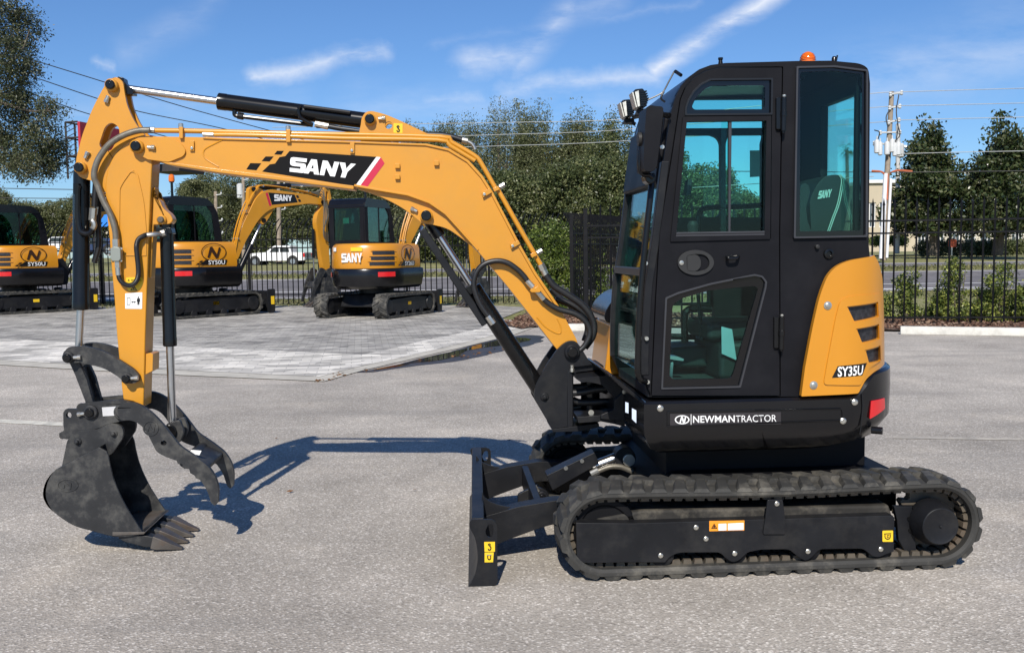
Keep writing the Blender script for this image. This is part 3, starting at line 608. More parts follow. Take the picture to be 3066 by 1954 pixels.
# clipped hedges before the pale building
for i, (x0, x1, y0, y1, dp, lm, lb) in enumerate([(2160, 2285, 566, 601, 65.5, LF_GRY, 'brownish clipped hedge under the magnolia left of centre'), (2285, 2352, 566, 600, 65.8, LF_DRK, 'green clipped hedge under the right magnolia'), (2052, 2130, 556, 576, 72, LF_BRT, 'low yellow green hedge before the pale building windows'), (2350, 2425, 563, 598, 69, LF_DRK, 'dark bushy hedge at the far right edge beyond the road')]):
    a, b_ = at(x0, y1, dp), at(x1, y1, dp); h = (y1 - y0) * dp / 2250; o = empty('hedge', (a + b_) / 2); w2 = (b_.x - a.x) / 2
    E = [(-w2 + 2 * w2 * (k + .5) / 9, rng.uniform(-.2, .2), h * .5, w2 / 7, .7, h * rng.uniform(.42, .56)) for k in range(9)]; quads('foliage', leafcloud(E, 330, .32, 16, .16), lm, o); tag(o, lb, 'hedge', 'hedges across the road')
# rough grass tufts along the verge and the fence foot
q = np.column_stack([rng.uniform(-34, 40, 26000), rng.uniform(29.5, 34.3, 26000)]); q = np.column_stack([q, rng.uniform(0, .07, len(q))]); V = cards(q, .11, .22, 0, .2)
q2 = np.column_stack([rng.uniform(-50, 60, 16000), rng.uniform(49.2, 53.4, 16000)]); q2 = np.column_stack([q2, np.array([prof(y) for y in q2[:, 1]]) + rng.uniform(0, .12, len(q2))]); V2 = cards(q2, .22, .2, 0, .2)
TUFT = leafmat('dry_grass_blades', (.05, .062, .02), (.15, .15, .055), (.30, .27, .14), .2, .8)
tag(quads('grass', np.concatenate([V, V2]), TUFT), 'short half dry grass on the verge and median beyond the fence', 'grass', kind='stuff')

# ---- buildings
CRM = M('cream_stucco', (.55, .50, .40), .85, var=.05, vs=.4); TAN = M('tan_wall', (.50, .43, .31), .85, var=.06, vs=.3); TRIM = M('white_trim', (.72, .71, .68), .6, var=.04); ROOFM = M('flat_roof', (.4, .4, .39), .8)
WGL = M('window_glazing', (.05, .065, .08), .06, var=.2, vs=2, spec=.8)
def building(x0, x1, yt, yb, dp, label, bays, wall, low):
    a, b_ = at(x0, yb, dp), at(x1, yb, dp); h = (yb - yt) * dp / 2250; w = b_.x - a.x; o = empty('commercial_building', (a.x, dp, a.z - .3)); h += .3
    m = MB(); d = 14; op = []; bw = w / bays; z1, z2 = h * low[0], h * low[1]
    for k in range(bays): op.append([(k * bw + bw * .14, z1), (k * bw + bw * .86, z1), (k * bw + bw * .86, z2), (k * bw + bw * .14, z2)])
    m.prism([(0, 0), (w, 0), (w, h), (0, h)], 0, .3, op); m.box((0, .31, 0), (.3, d, h)); m.box((w - .3, .31, 0), (w, d, h)); m.box((.3, d - .3, 0), (w - .3, d, h)); m.obj('wall', wall, o)
    m = MB(); m.box((-.2, -.25, h + .003), (w + .2, d + .2, h + .28)); m.obj('roof', TRIM, o)
    m = MB(); m.box((0.31, .6, .02), (w - .31, .7, h - .05)); m.obj('floor_screen', M('dim_interior', (.10, .10, .10), .8), o)
    for k in range(bays):
        x = k * bw; fr = MB(); q = op[k]
        fr.prism([(q[0][0], z1), (q[1][0], z1), (q[1][0], z2), (q[0][0], z2)], .10, .2, [[(q[0][0] + .08 + j * (bw * .72 - .08) / 3, z1 + .08), (q[0][0] + (j + 1) * (bw * .72 - .08) / 3, z1 + .08), (q[0][0] + (j + 1) * (bw * .72 - .08) / 3, z2 - .08), (q[0][0] + .08 + j * (bw * .72 - .08) / 3, z2 - .08)] for j in range(3)])
        f = fr.obj('window', TRIM, o); g = MB(); g.box((q[0][0], .13, z1), (q[1][0], .15, z2)); g.obj('pane', WGL, f)
    tag(o, label, 'building', 'buildings across the road'); return o
building(2030, 2150, 433, 584, 82, 'tan office building with glazed front behind the wooden utility pole', 4, TAN, (.36, .72))
building(2150, 2480, 515, 580, 84, 'long low cream building behind the magnolia trees', 9, CRM, (.05, .62))
building(1700, 2029, 478, 590, 90, 'cream building seen through the cab windows', 6, CRM, (.2, .6))
building(-60, 150, 500, 585, 122, 'low white building behind the left parked excavator', 6, TRIM, (.2, .6))
building(400, 560, 512, 590, 120, 'low white building seen through the middle parked excavator cab glass', 5, TRIM, (.2, .6))
building(150, 330, 520, 588, 124, 'low white building behind the near arm', 5, CRM, (.2, .6))

# ---- poles and wires
WOOD = M('weathered_pole', (.27, .22, .165), .9, var=.25, vs=3, bump=.4, bs=30); PORC = M('grey_transformer', (.55, .56, .55), .45, var=.08); PVC = M('white_conduit', (.72, .72, .72), .45, var=.05); CABLE = M('cable_black', (.02, .02, .02), .6); CABG = M('cable_grey', (.36, .37, .36), .5); CORD = M('orange_conduit', (.45, .12, .05), .6)
PD = 58.
def P_(x, y, d=PD): return at(x, y, d)
o = empty('utility_pole', P_(2077, 612)); b0 = P_(2077, 612); rel = lambda x, y, dv=0: P_(x, y, PD + dv) - b0
m = MB(); m.tube([rel(2077, 612), rel(2085, 430), rel(2097, 216)], .19, 12, sub=1, r1=.14); m.obj('pole_shaft', WOOD, o)
m = MB(); m.tube([rel(2072, 608, -.3), rel(2083, 408, -.3)], .135, 10, sub=1); m.obj('riser_conduit', PVC, o)
m = MB(); m.tube([rel(2074, 606, -.25) + Vector((.3, 0, 0)), rel(2084, 420, -.25) + Vector((.28, 0, 0))], .08, 8, sub=1); m.obj('riser_conduit', PVC, o)
m = MB(); m.tube([rel(2050, 402), rel(2072, 404, -.3), rel(2082, 412, -.3)], .06, 6); m.tube([rel(2090, 408), rel(2110, 401), rel(2145, 403)], .06, 6); m.tube([rel(2086, 470, -.35), rel(2087, 408, -.35)], .07, 6); m.obj('cable_guard', CORD, o)
for (x0, y0, x1, y1) in [(2094, 222, 2120, 218), (2092, 254, 2116, 250), (2090, 288, 2114, 282), (2070, 312, 2116, 311), (2056, 337, 2110, 341)]:
    m = MB(); m.tube([rel(x0, y0, -.2), rel(x1, y1, -.2)], .055, 6, sub=1)
    for xx, yy in ((x1, y1), (x0, y0)): m.lathe([(.05, -.15), (.11, -.08), (.07, -.02), (.11, .05), (.05, .14)], rel(xx, yy, -.2), (0, 0, 1), 8)
    m.obj('crossarm', PORC, o)
for (x, y, r) in [(2062, 343, .16), (2070, 348, .13), (2086, 347, .16), (2098, 341, .15), (2104, 350, .13), (2112, 348, .17)]:
    m = MB(); m.lathe([(r * .5, -.45), (r, -.40), (r, .25), (r * .8, .34), (r * .25, .38), (r * .25, .58)], rel(x, y, -.45), (0, 0, 1), 12); m.obj('transformer', PORC, o)
m = MB()
for pa in ([(2114, 222), (2108, 262), (2112, 300), (2106, 336)], [(2092, 258), (2084, 276), (2088, 300)], [(2056, 306), (2068, 312), (2062, 335)], [(2110, 290), (2116, 318), (2098, 338)]): m.tube([rel(x, y, -.5) for x, y in pa], .035, 5)
m.obj('jumper_wires', CABLE, o); tag(o, 'leaning wooden utility pole with transformers and a white conduit, right of the cab', 'utility pole', 'utility poles across the road')
o = empty('utility_pole', P_(2110, 596, 66)); m = MB(); m.tube([(0, 0, 0), P_(2112, 292, 66) - P_(2110, 596, 66)], .15, 10, sub=1); m.obj('pole_shaft', M('concrete_pole', (.5, .5, .48), .8), o); m = MB(); m.lathe([(.1, 0), (.28, .1), (.28, .9), (.2, 1.0)], P_(2116, 372, 66) - P_(2110, 596, 66), (0, 0, 1), 12); m.obj('transformer', PORC, o)
tag(o, 'pale concrete utility pole half hidden behind the leaning wooden one', 'utility pole', 'utility poles across the road')
for (x, yb, yt, dp, lb) in [(508, 612, 450, 74, 'slender wooden utility pole rising behind the middle parked excavator boom'), (573, 612, 415, 80, 'slender wooden utility pole with cross pins behind the small boom bend'), (656, 612, 398, 78, 'thicker pale utility pole behind the small boom decal')]:
    b0 = P_(x, yb, dp); o = empty('utility_pole', b0); tp = P_(x - 1, yt, dp) - b0; m = MB(); m.tube([(0, 0, -.3), tp], .17 if x < 600 else .24, 9, sub=1, r1=.13); m.obj('pole_shaft', WOOD, o)
    for k in range(4):
        q = tp + Vector((0, -.1, -.3 - k * 1.0)); m = MB(); m.tube([q, q + Vector((.45, 0, .06))], .04, 5, sub=1); m.lathe([(.04, -.05), (.08, 0), (.04, .12)], q + Vector((.45, 0, .12)), (0, 0, 1), 8); m.obj('crossarm', PORC, o)
    if x == 573: m = MB(); m.lathe([(.1, 0), (.26, .1), (.26, 1.2), (.1, 1.3)], P_(565, 468, dp) - b0, (0, 0, 1), 12); m.obj('transformer', PORC, o)
    tag(o, lb, 'utility pole', 'utility poles across the road')
WIR = [([(2100, 217, 58), (2260, 212, 57), (2470, 206, 56)], 'grey', 'topmost wire running right from the leaning utility pole'), ([(2100, 249, 58), (2260, 246, 57), (2470, 241, 56)], 'grey', 'second wire from the top running right from the leaning pole'),
       ([(2100, 283, 58), (2260, 279, 57), (2470, 274, 56)], 'grey', 'third wire from the top crossing in front of the magnolia tops'), ([(2110, 362, 58), (2260, 358, 57), (2470, 354, 56)], 'grey', 'thin wire crossing the middle of the magnolia crowns'),
       ([(1600, 402, 58), (2055, 405, 58), (2140, 405, 57.5), (2470, 401, 56)], 'black', 'thick black cable at the orange guards of the leaning pole'),
       ([(2096, 219, 58), (2030, 222, 58.2), (1500, 278, 60), (1200, 288, 62), (960, 292, 64), (640, 300, 66)], 'grey', 'topmost wire in front of the trees behind the boom'), ([(2096, 252, 58), (2030, 255, 58.2), (1480, 304, 60), (1200, 316, 62), (900, 324, 64)], 'grey', 'second wire in front of the trees behind the boom'),
       ([(2094, 287, 58), (2030, 290, 58.2), (1480, 331, 60), (1150, 344, 62), (900, 350, 64)], 'grey', 'third wire in front of the trees behind the boom'), ([(2055, 415, 58), (1480, 449, 60), (1180, 454, 62), (1000, 456, 63)], 'grey', 'lowest wire in front of the trees behind the boom foot'),
       ([(40, 130, 50), (235, 190, 52), (390, 239, 54), (545, 283, 56), (830, 360, 60)], 'black', 'upper dark wire slanting down from the oak behind the arm tip'), ([(40, 168, 50), (220, 229, 52), (330, 263, 54), (530, 304, 56), (760, 365, 60)], 'black', 'second dark wire slanting down from the oak behind the arm tip'), ([(60, 215, 50), (155, 250, 52), (215, 270, 54), (420, 330, 56)], 'black', 'third dark wire slanting down to the red billboard'),
       ([(-40, 442, 60), (190, 446, 60)], 'black', 'upper level wire left of the arm above the parked excavators'), ([(-40, 465, 60), (60, 466, 60), (190, 467, 60)], 'black', 'lower level wire left of the arm above the parked excavators'), ([(440, 480, 74), (508, 462, 74), (573, 458, 80), (700, 450, 78)], 'black', 'wire joining the slender poles behind the small boom')]
for pts_, c, lb in WIR:
    m = MB(); m.tube([at(*q) for q in pts_], .026 if c == 'black' else .022, 5, sub=8); o = m.obj('power_wire', CABG if c == 'grey' else CABLE); tag(o, lb, 'wire', 'overhead wires')
# ---- billboard behind the arm
BRD = M('billboard_red', (.42, .022, .035), .5, var=.08); BDK = M('billboard_steel', (.035, .03, .03), .7, var=.2); BRN = M('rusty_red_steel', (.10, .03, .025), .8, var=.3)
bA, bB = at(182, 286, 62), at(432, 322, 74); bb = at(330, 610, 67); o = empty('billboard', (bb.x, bb.y, 0)); U = Vector((bB.x - bA.x, bB.y - bA.y, 0)); WL = U.length; U.normalize(); NV = Vector((U.y, -U.x, 0))
zt = bA.z; zb = at(182, 408, 62).z; og = Vector((bA.x, bA.y, 0)) - Vector((bb.x, bb.y, 0))
fr3 = lambda p, q, w: tuple(og + U * p + NV * w + Vector((0, 0, q)))
m = MB(); zp = at(400, 384, 73).z; m.prism([(0, zp), (WL * .93, zp), (WL * .93, zt), (0, zt)], 0, .18, fr=fr3); m.obj('panel', BRD, o)
m = MB()
for (p, q) in [(0, 0), (.9, .9), (WL * .5, WL * .5), (WL * .9, WL)]: m.tube([fr3(p, zb - .3 if p < 1 else zp, -.9), fr3(p, zt, -.9)], .07, 5, sub=1); m.tube([fr3(p, zt, -.9), fr3(p, zt, 0)], .05, 5, sub=1)
for z in (zb + (zt - zb) * .35, zb + (zt - zb) * .7, zt): m.tube([fr3(0, z, -.9), fr3(WL * .9 if z > zp else 1.0, z, -.9)], .06, 5, sub=1); m.tube([fr3(0, z, -.9), fr3(0, z, 0)], .06, 5, sub=1)
for k in range(10): m.tube([fr3(0, zb + (zt - zb) * k / 10, -.9), fr3(0, zb + (zt - zb) * (k + 1) / 10, -.1)], .03, 4, sub=1)
m.obj('back_frame', BDK, o)
m = MB(); zw = at(400, 408, 73).z; m.prism([(WL * .74, zw), (WL * 1.02, zw), (WL * 1.02, zw + .55), (WL * .74, zw + .55)], -1.0, 1.5, fr=fr3); m.obj('walkway', BDK, o)
m = MB(); m.tube([(0, 0, -.5), (0, 0, zp)], .5, 14, sub=1); m.obj('post', BDK, o)
q = [fr3(WL * .45, zb + (zt - zb) * .98, .19), fr3(WL * .98, zb + (zt - zb) * .98, .19), fr3(WL * .98, zb + (zt - zb) * .76, .19), fr3(WL * .45, zb + (zt - zb) * .76, .19)]
tag(o, 'red roadside billboard with a dark steel frame behind the raised arm', 'billboard')
m = MB(); bs = at(238, 512, 60); m.prism([(-.9, -.55), (.9, -.55), (.9, .55), (-.9, .55)], 0, .15); sg = empty('blue_sign', bs); m.obj('sign_panel', M('sign_blue', (.03, .22, .68), .4), sg); m = MB(); m.tube([(-.6, .25, -2.2), (-.6, .25, .4)], .06, 6, sub=1); m.tube([(.6, .25, -2.2), (.6, .25, .4)], .06, 6, sub=1); m.obj('sign_legs', BDK, sg); tag(sg, 'bright blue sign panel seen between the bucket cylinder and the yellow arm', 'sign')
# small street sign
b0 = at(2238, 597, 62); o = empty('street_sign', b0); m = MB(); m.tube([(0, 0, -.1), (0, 0, 1.0)], .05, 8, sub=1); m.obj('sign_post', ZNC, o); m = MB(); m.prism(bez_round([(-.26, .45), (.26, .45), (.26, .95), (-.26, .95)], .08), -.08, -.05); m.obj('sign_panel', M('sign_orange', (.55, .10, .04), .5), o); tag(o, 'small orange red sign standing before the hedge beyond the right fence', 'sign')

# ---- road vehicles
TYR = M('tyre_rubber', (.02, .02, .02), .8); CARW = M('white_car_paint', (.78, .78, .78), .3, var=.02, coat=.6); CGL = M('car_glass', (.012, .015, .018), .05, spec=.8); BMP = M('chrome_bumper', (.45, .46, .48), .25, metal=.8); CARB = M('blue_car_paint', (.02, .035, .10), .25, var=.05, coat=.7)
def vehicle(name, loc, rz, s, prof_, cabp, wins, paint, wh, wid, label, cat, pick):
    o = empty(name, loc, rz, s); m = MB(); arcs = []
    m.prism(bez_round(prof_, .09, 4), -wid, wid); m.obj('body', paint, o, .05)
    m = MB(); m.prism(bez_round(cabp, .12, 4), -wid * .88, wid * .88); cb = m.obj('cabin', paint, o, .06)
    for w in wins:
        m = MB(); m.prism(bez_round(w, .05, 3), -wid * .89, -wid * .87); m.cut(); m.prism(bez_round(w, .05, 3), wid * .87, wid * .89); m.obj('side_window', CGL, cb)
    for x in wh:
        for sd in (-1, 1):
            y = sd * (wid - .12); m = MB(); m.lathe([(.24, -.13), (.40, -.13), (.42, -.08), (.42, .08), (.40, .13), (.24, .13)], (x, y, .42), (0, 1, 0), 22); t_ = m.obj('wheel', TYR, o)
            m = MB(); m.lathe([(.06, sd * .08), (.24, sd * .10), (.25, sd * .145)][::1], (x, y, .42), (0, 1, 0), 14); m.obj('rim', BMP, t_)
            m = MB(); m.cyl((x, sd * (wid - .3), .46), (x, sd * (wid + .004), .46), .50, 22); m.obj('wheel_arch', TYR, o)
    return o
tp = at(655, 625, 76)
wins = [[(-.55, 1.22), (.42, 1.22), (.42, 1.72), (-.05, 1.72)], [(.52, 1.22), (1.42, 1.22), (1.32, 1.70), (.52, 1.72)]]
o = vehicle('pickup_truck', (tp.x, tp.y, tp.z), R_(-8), .86, [(-2.85, .48), (2.85, .48), (2.88, .62), (2.86, 1.22), (1.5, 1.24), (-.75, 1.26), (-1.9, 1.20), (-2.75, 1.10), (-2.92, .8)], [(-.95, 1.2), (1.62, 1.2), (1.45, 1.84), (-.02, 1.86)], wins, CARW, (-1.85, 1.75), .98, '', '', 1)
m = MB(); m.box((2.84, -.99, .50), (2.98, .99, .66)); m.obj('rear_bumper', BMP, o, .03)
for sd in (-1, 1): m = MB(); m.box((2.80, sd * .99 - .12, .80), (2.885, sd * .99 + .005 * sd + .0, 1.15)) if sd > 0 else m.box((2.70, -1.0, .80), (2.89, -.80, 1.15)); m.obj('tail_lamp', RED, o)
m = MB(); m.box((2.865, -.72, .74), (2.885, .72, 1.16)); m.obj('tailgate', M('tailgate_silver', (.5, .52, .55), .35), o)
tag(o, 'white crew cab pickup truck parked on the road beyond the fence', 'pickup truck')
tp = at(232, 596, 84); o = vehicle('parked_car', (tp.x, tp.y, tp.z - .15), R_(-6), 1, [(-2.3, .3), (2.3, .3), (2.3, .85), (1.5, .95), (-1.2, .95), (-2.2, .8)], [(-1.3, .9), (1.7, .9), (1.2, 1.45), (-.6, 1.45)], [[(-.95, .95), (1.35, .95), (1.05, 1.38), (-.5, 1.38)]], CARB, (-1.4, 1.4), .88, '', '', 0)
tag(o, 'dark blue car beyond the fence, seen left of the yellow arm', 'car', 'cars beyond the fence')
tp = at(70, 590, 96); o = vehicle('parked_car', (tp.x + 3.2, tp.y, tp.z - .1), R_(-6), 1, [(-2.3, .3), (2.3, .3), (2.3, .85), (1.5, .95), (-1.2, .95), (-2.2, .8)], [(-1.3, .9), (1.7, .9), (1.2, 1.45), (-.6, 1.45)], [[(-.95, .95), (1.35, .95), (1.05, 1.38), (-.5, 1.38)]], CARW, (-1.4, 1.4), .88, '', '', 0)
tag(o, 'white car far beyond the fence between the left excavator and its boom', 'car', 'cars beyond the fence')
# ================================================================== the near excavator
g0, g1 = gD(1400, 1368), gD(2240, 1337)
YAW = math.atan2(g1.y - g0.y, g1.x - g0.x); RZ = Matrix.Rotation(-YAW, 3, 'Z')
EX = empty('excavator', g0, YAW)
tag(EX, 'large yellow and black mini excavator in front with its bucket resting on the asphalt', 'excavator')
LO = RZ @ (EYEV - g0)
def L(x, y, v):                    # photo point -> machine coordinates (along, across, up) on the plane "across = v"
    d = RZ @ rayS(x, y); t = (v - LO.y) / d.y; p = LO + d * t; return Vector((p.x, v, p.z))
CR = dict(A=(0, 150, 3.01), B=(0, 500, 3.01), C=(100, 1000, 2.193), E=(600, 250, 2.6756), F=(600, 500, 3.01), G=(1200, 500, 3.07), H=(1500, 850, 3.07), I=(1350, 1250, 2.791),
          J=(1900, 1300, 2.189), K=(1800, 130, 2.558), N=(2300, 130, 2.558), O=(1800, 700, 3.07), Q=(2300, 700, 2.193), S=(1850, 1150, 2.6756), W=(1900, 200, 3.07), Z=(0, 0, 1))
def c_(k, pts):
    x0, y0, s = CR[k]; return [(x0 + p[0] / s, y0 + p[1] / s) + tuple(q / s for q in p[2:]) for p in pts]
def pp(k, pts, v, r=0):            # crop outline -> rounded (along, up) polygon on plane v
    out = []
    for p in c_(k, pts):
        q = L(p[0], p[1], v); m_ = (LO.y * -1 + v) / FPX; out.append((q.x, q.z) + ((p[2] * m_,) if len(p) > 2 else (r * m_ / CR[k][2],)))
    return bez_round(out)
def pt(k, x, y, v): x0, y0, s = CR[k]; return L(x0 + x / s, y0 + y / s, v)
def mpx(v): return (v - LO.y) / FPX     # metres per photo pixel on that plane
VB = .92
def plate(name, k, pts, v0, v1, mat, parent=None, r=0, bev=.004, holes=(), label=None):
    m = MB(); m.prism(pp(k, pts, v0, r), v0, v1, [pp(k, h, v0, hr) for h, hr in holes]); return m.obj(name, mat, parent or EX, bev, label)
def pin(k, x, y, v, r, cap=.72, parent=None, name='pivot_pin', nip=None, mats=None, dep=.028):
    p = pt(k, x, y, v); rr = r / CR[k][2] * mpx(v); m = MB()
    m.lathe([(rr, .01), (rr, -dep + .006), (rr - .006, -dep)], p, (0, 1, 0), 28); m.m = 1
    m.lathe([(rr * cap, -dep + .004), (rr * cap, -dep - .012), (rr * cap - .004, -dep - .016)], p, (0, 1, 0), 28); m.lathe([(.004, -dep - .016), (.004, -dep - .018)], p, (0, 1, 0), 8)
    if nip:
        m.m = 2; a = Vector(p) + Vector((nip[0], -.012, nip[1])) * 1.0; n_ = Vector((nip[0], 0, nip[1])).normalized(); m.cyl(a, a + n_ * .028, .010, 10); m.cyl(a + n_ * .02, a + n_ * .038, .013, 6)
    return m.obj(name, mats or [YEL, CYL, ZNC], parent or EX, .002)
def hose(name, k, pts, v, r, mat, parent=None, ring=None, n=12):
    m = MB(); P = [pt(k, p[0], p[1], p[2] if len(p) > 2 else v) for p in pts]; m.tube(P, r, n, 8, ring=ring); return m.obj(name, mat, parent or EX)
def cylinder(name, a0, a1, b1, rb, rr, v, parent=None, label=None):
    """barrel a0->a1, chrome rod a1->b1"""
    m = MB(); a0, a1, b1 = Vector(a0), Vector(a1), Vector(b1); d = (a1 - a0).normalized()
    m.lathe([(rb * .8, 0), (rb, .008), (rb, (a1 - a0).length - .05), (rb * 1.03, (a1 - a0).length - .045), (rb * 1.03, (a1 - a0).length - .004), (rb * .9, (a1 - a0).length)], a0, d, 26); o = m.obj(name, CYL, parent or EX, 0, label)
    m = MB(); m.cyl(a1 - d * .02, b1, rr, 20); m.obj('rod', CHR, o); return o

# ---------------------------------------------------------------- tracks
TF, TR = L(1813, 1610, .0), L(2814, 1570, .0); RT_ = .208
uf, ur = TF.x, TR.x; ZC = RT_ + .021
LS = ur - uf; PER = 2 * LS + 2 * math.pi * RT_
def tpos(s, h):
    s %= PER; r = RT_ + h
    if s < LS: return (uf + s, ZC - r)
    s -= LS
    if s < math.pi * RT_: a = -math.pi / 2 + s / RT_; return (ur + math.cos(a) * r, ZC + math.sin(a) * r)
    s -= math.pi * RT_
    if s < LS:
        sag = -.012 * math.sin(math.pi * s / LS) ** 2; return (ur - s, ZC + r + sag)
    s -= LS; a = math.pi / 2 + s / RT_; return (uf + math.cos(a) * r, ZC + math.sin(a) * r)
def belt():
    m = MB(); N = 220; vs = []; fs = []; prof_ = [(-.036, .012), (-.036, .288), (-.022, .30), (-.004, .30), (0, .292), (0, .008), (-.004, 0), (-.022, 0)]; K = len(prof_)
    for i in range(N):
        for (h, v) in prof_: u, z = tpos(PER * i / N, h); vs.append((u, v, z))
    for i in range(N):
        for k in range(K): fs.append((i * K + k, i * K + (k + 1) % K, ((i + 1) % N) * K + (k + 1) % K, ((i + 1) % N) * K + k))
    m.add(vs, fs); n = 44; P = PER / n
    for i in range(n):
        for half in (0, 1):
            s0 = i * P + (P * .5 if half else 0); va, vb = ((-.004, .165) if not half else (.304, .135)); sk = P * .34
            def cr(v): return abs(v - vb) / abs(va - vb)
            L0 = []
            for h, w in ((-.004, .037), (.015, .029), (.025, .022)):
                ring = []
                for v, e in ((va, 1), (vb + (va - vb) * .45, .5), (vb, 0)):
                    ww = w * (1.12 - .25 * (1 - e)); cs = s0 + sk * e; ring.append((v - (0 if h < 0 else math.copysign(.004, va - vb) * e), cs - ww, cs + ww))
                loop = [(ring[j][0], ring[j][1]) for j in range(3)] + [(ring[j][0], ring[j][2]) for j in (2, 1, 0)]
                L0.append([(*tpos(s, h * (.62 if abs(v - va) < .02 and h > 0 else 1)), v) for v, s in loop])
            vs = [(u, v, z) for lo in L0 for (u, z, v) in lo]; fs = []
            for j in range(2):
                for k in range(6): fs.append((j * 6 + k, j * 6 + (k + 1) % 6, (j + 1) * 6 + (k + 1) % 6, (j + 1) * 6 + k))
            fs.append((12, 13, 16, 17)); fs.append((13, 14, 15, 16)); m.add(vs, fs)
    return m.obj('crawler_track', RUB, EX, 0, ang=28)
trk = belt()
SHD = M('shaded_black', (.004, .004, .005), .6, var=.2, spec=.2)  # shade below the body and inside the cab is put into this black
m = MB(); n = 84; DL = []
for i in range(n):
    s = PER * (i + .5) / n
    DL.append([tpos(s - .0215, -.034), tpos(s + .0215, -.034), tpos(s + .018, -.058), tpos(s - .018, -.058)])
for (v0, v1) in ((.05, .115), (.185, .25)):
    m.cut()
    for A in DL: m.prism(A, v0, v1)
m.obj('drive_lug_row', RUBC, trk)
scal = [(-8, 582), (1692, 530), (1705, 545), (1700, 766, 8), (1640, 788), (1600, 806, 20), (1562, 800, 20), (1500, 748, 30), (1210, 752, 30), (1160, 808, 20), (1122, 830, 20), (1080, 808, 20), (1012, 752, 30), (830, 754, 30), (742, 772, 20), (680, 828, 20), (640, 838, 20), (600, 812, 20), (560, 772, 30), (290, 774, 30), (232, 800, 20), (200, 838), (0, 838), (-340, 842), (-378, 820, 6), (-384, 578, 6)]
fr = plate('track_frame', 'J', scal, .012, .27, FRM, trk, bev=.008)
plate('frame_shoulder', 'J', [(-370, 600), (-240, 548, 20), (50, 496, 20), (1670, 462, 20), (1702, 560), (1690, 700), (-340, 760)], .075, .25, FRMD, trk, bev=.02)
plate('guard_bracket', 'J', [(872, 428, 12), (972, 425, 12), (990, 560), (990, 656, 14), (842, 656, 14), (858, 545)], .0, .012, FRM, trk, bev=.004)
plate('carrier_stop', 'J', [(840, 360), (1000, 352), (980, 430), (872, 432)], .06, .2, FRM, trk)
m = MB()
for (x, y) in [(402, 608), (467, 682), (655, 778), (1135, 764), (1612, 750), (170, 792), (926, 448)]:
    m.cut(); p = pt('J', x, y, .012); m.lathe([(.013, .003), (.013, -.006), (.009, -.009)], p + Vector((0, 0 if x != 926 else -.012, 0)), (0, 1, 0), 8)
m.obj('frame_bolt', ZNC, trk)
for j, (x, y) in enumerate([(175, 815), (650, 812), (1130, 800), (1605, 790)]):
    m = MB(); p = pt('J', x, y, .06); m.lathe([(.03, -.03), (.06, -.02), (.062, .02), (.05, .03), (.05, .15), (.062, .16), (.06, .2)], (p.x, .06, .112), (0, 1, 0), 24); m.obj('bottom_roller', FRM, trk)
m = MB(); m.lathe([(.05, .085), (.12, .085), (.13, .075), (.155, .075), (.162, .08), (.162, .10), (.10, .11), (.10, .2), (.162, .21), (.162, .25), (.05, .27)], (uf + .01, 0, ZC), (0, 1, 0), 40); m.obj('idler_wheel', SHD, trk)
m = MB(); cpt = pt('J', 2005, 602, -.03); cc = (cpt.x, 0, cpt.z)
m.lathe([(.078, -.030), (.088, -.034), (.092, -.030), (.094, -.015), (.112, .03), (.112, .09)], cc, (0, 1, 0), 36); m.lathe([(.005, -.033), (.007, -.038), (.003, -.04)], cc, (0, 1, 0), 10); m.obj('drive_motor', FRM, trk, .002)
m = MB(); ns = 15; ps = []
for i in range(ns * 4): a = 2 * math.pi * i / (ns * 4); r = .168 if i % 4 in (0, 1) else .142; ps.append((ur + math.cos(a) * r, ZC + math.sin(a) * r))
m.prism(ps, .12, .17); m.obj('drive_sprocket', RUBC, trk, .003)
plate('motor_mount', 'J', [(1700, 470), (1850, 470, 10), (1850, 520), (1835, 620), (1850, 790, 10), (1790, 800, 10), (1730, 690), (1720, 560)], .07, .10, FRM, trk)
m = MB()
for (x, y) in [(1832, 480), (1800, 550), (1808, 626)]: m.cut(); m.lathe([(.012, .003), (.012, -.008)], pt('J', x, y, .07), (0, 1, 0), 8)
m.obj('mount_bolt', CYL, trk)
def sticker(name, k, quad, v, col, parent, r=2):
    m = MB(); m.prism(pp(k, quad, v - .002, r), v - .002, v - .0005); return m.obj(name, col, parent)
def tri_warn(k, cx, cy, s, v, parent, name='warning_triangle', mat=None):
    m = MB(); o = [(cx - s, cy + s * .8), (cx + s, cy + s * .8), (cx, cy - s * .9)]; i = [(cx - s * .62, cy + s * .58), (cx + s * .62, cy + s * .58), (cx, cy - s * .5)]
    m.prism(pp(k, o, v - .003), v - .003, v - .002, [pp(k, i, v - .003)]); m.prism(pp(k, [(cx - s * .12, cy - s * .2), (cx + s * .15, cy - s * .2), (cx + s * .3, cy + s * .42), (cx - s * .3, cy + s * .42)], v - .003), v - .003, v - .002); return m.obj(name, mat or SEAL, parent)
ORS = M('orange_sticker', (.85, .30, .02), .4, var=.03)
s_ = sticker('track_sticker', 'J', [(490, 566), (720, 562), (719, 628), (490, 633)], .012, ORS, trk)
for q in ([(550, 585), (602, 583), (602, 627), (550, 629)], [(612, 583), (714, 578), (714, 624), (612, 627)]): sticker('sticker_text_block', 'J', q, .009, WHT, trk)
tri_warn('J', 522, 600, 20, .0105, trk)
sticker('track_sticker', 'J', [(1625, 630, 6), (1694, 628, 6), (1694, 702, 6), (1625, 702, 6)], .012, YST, trk)
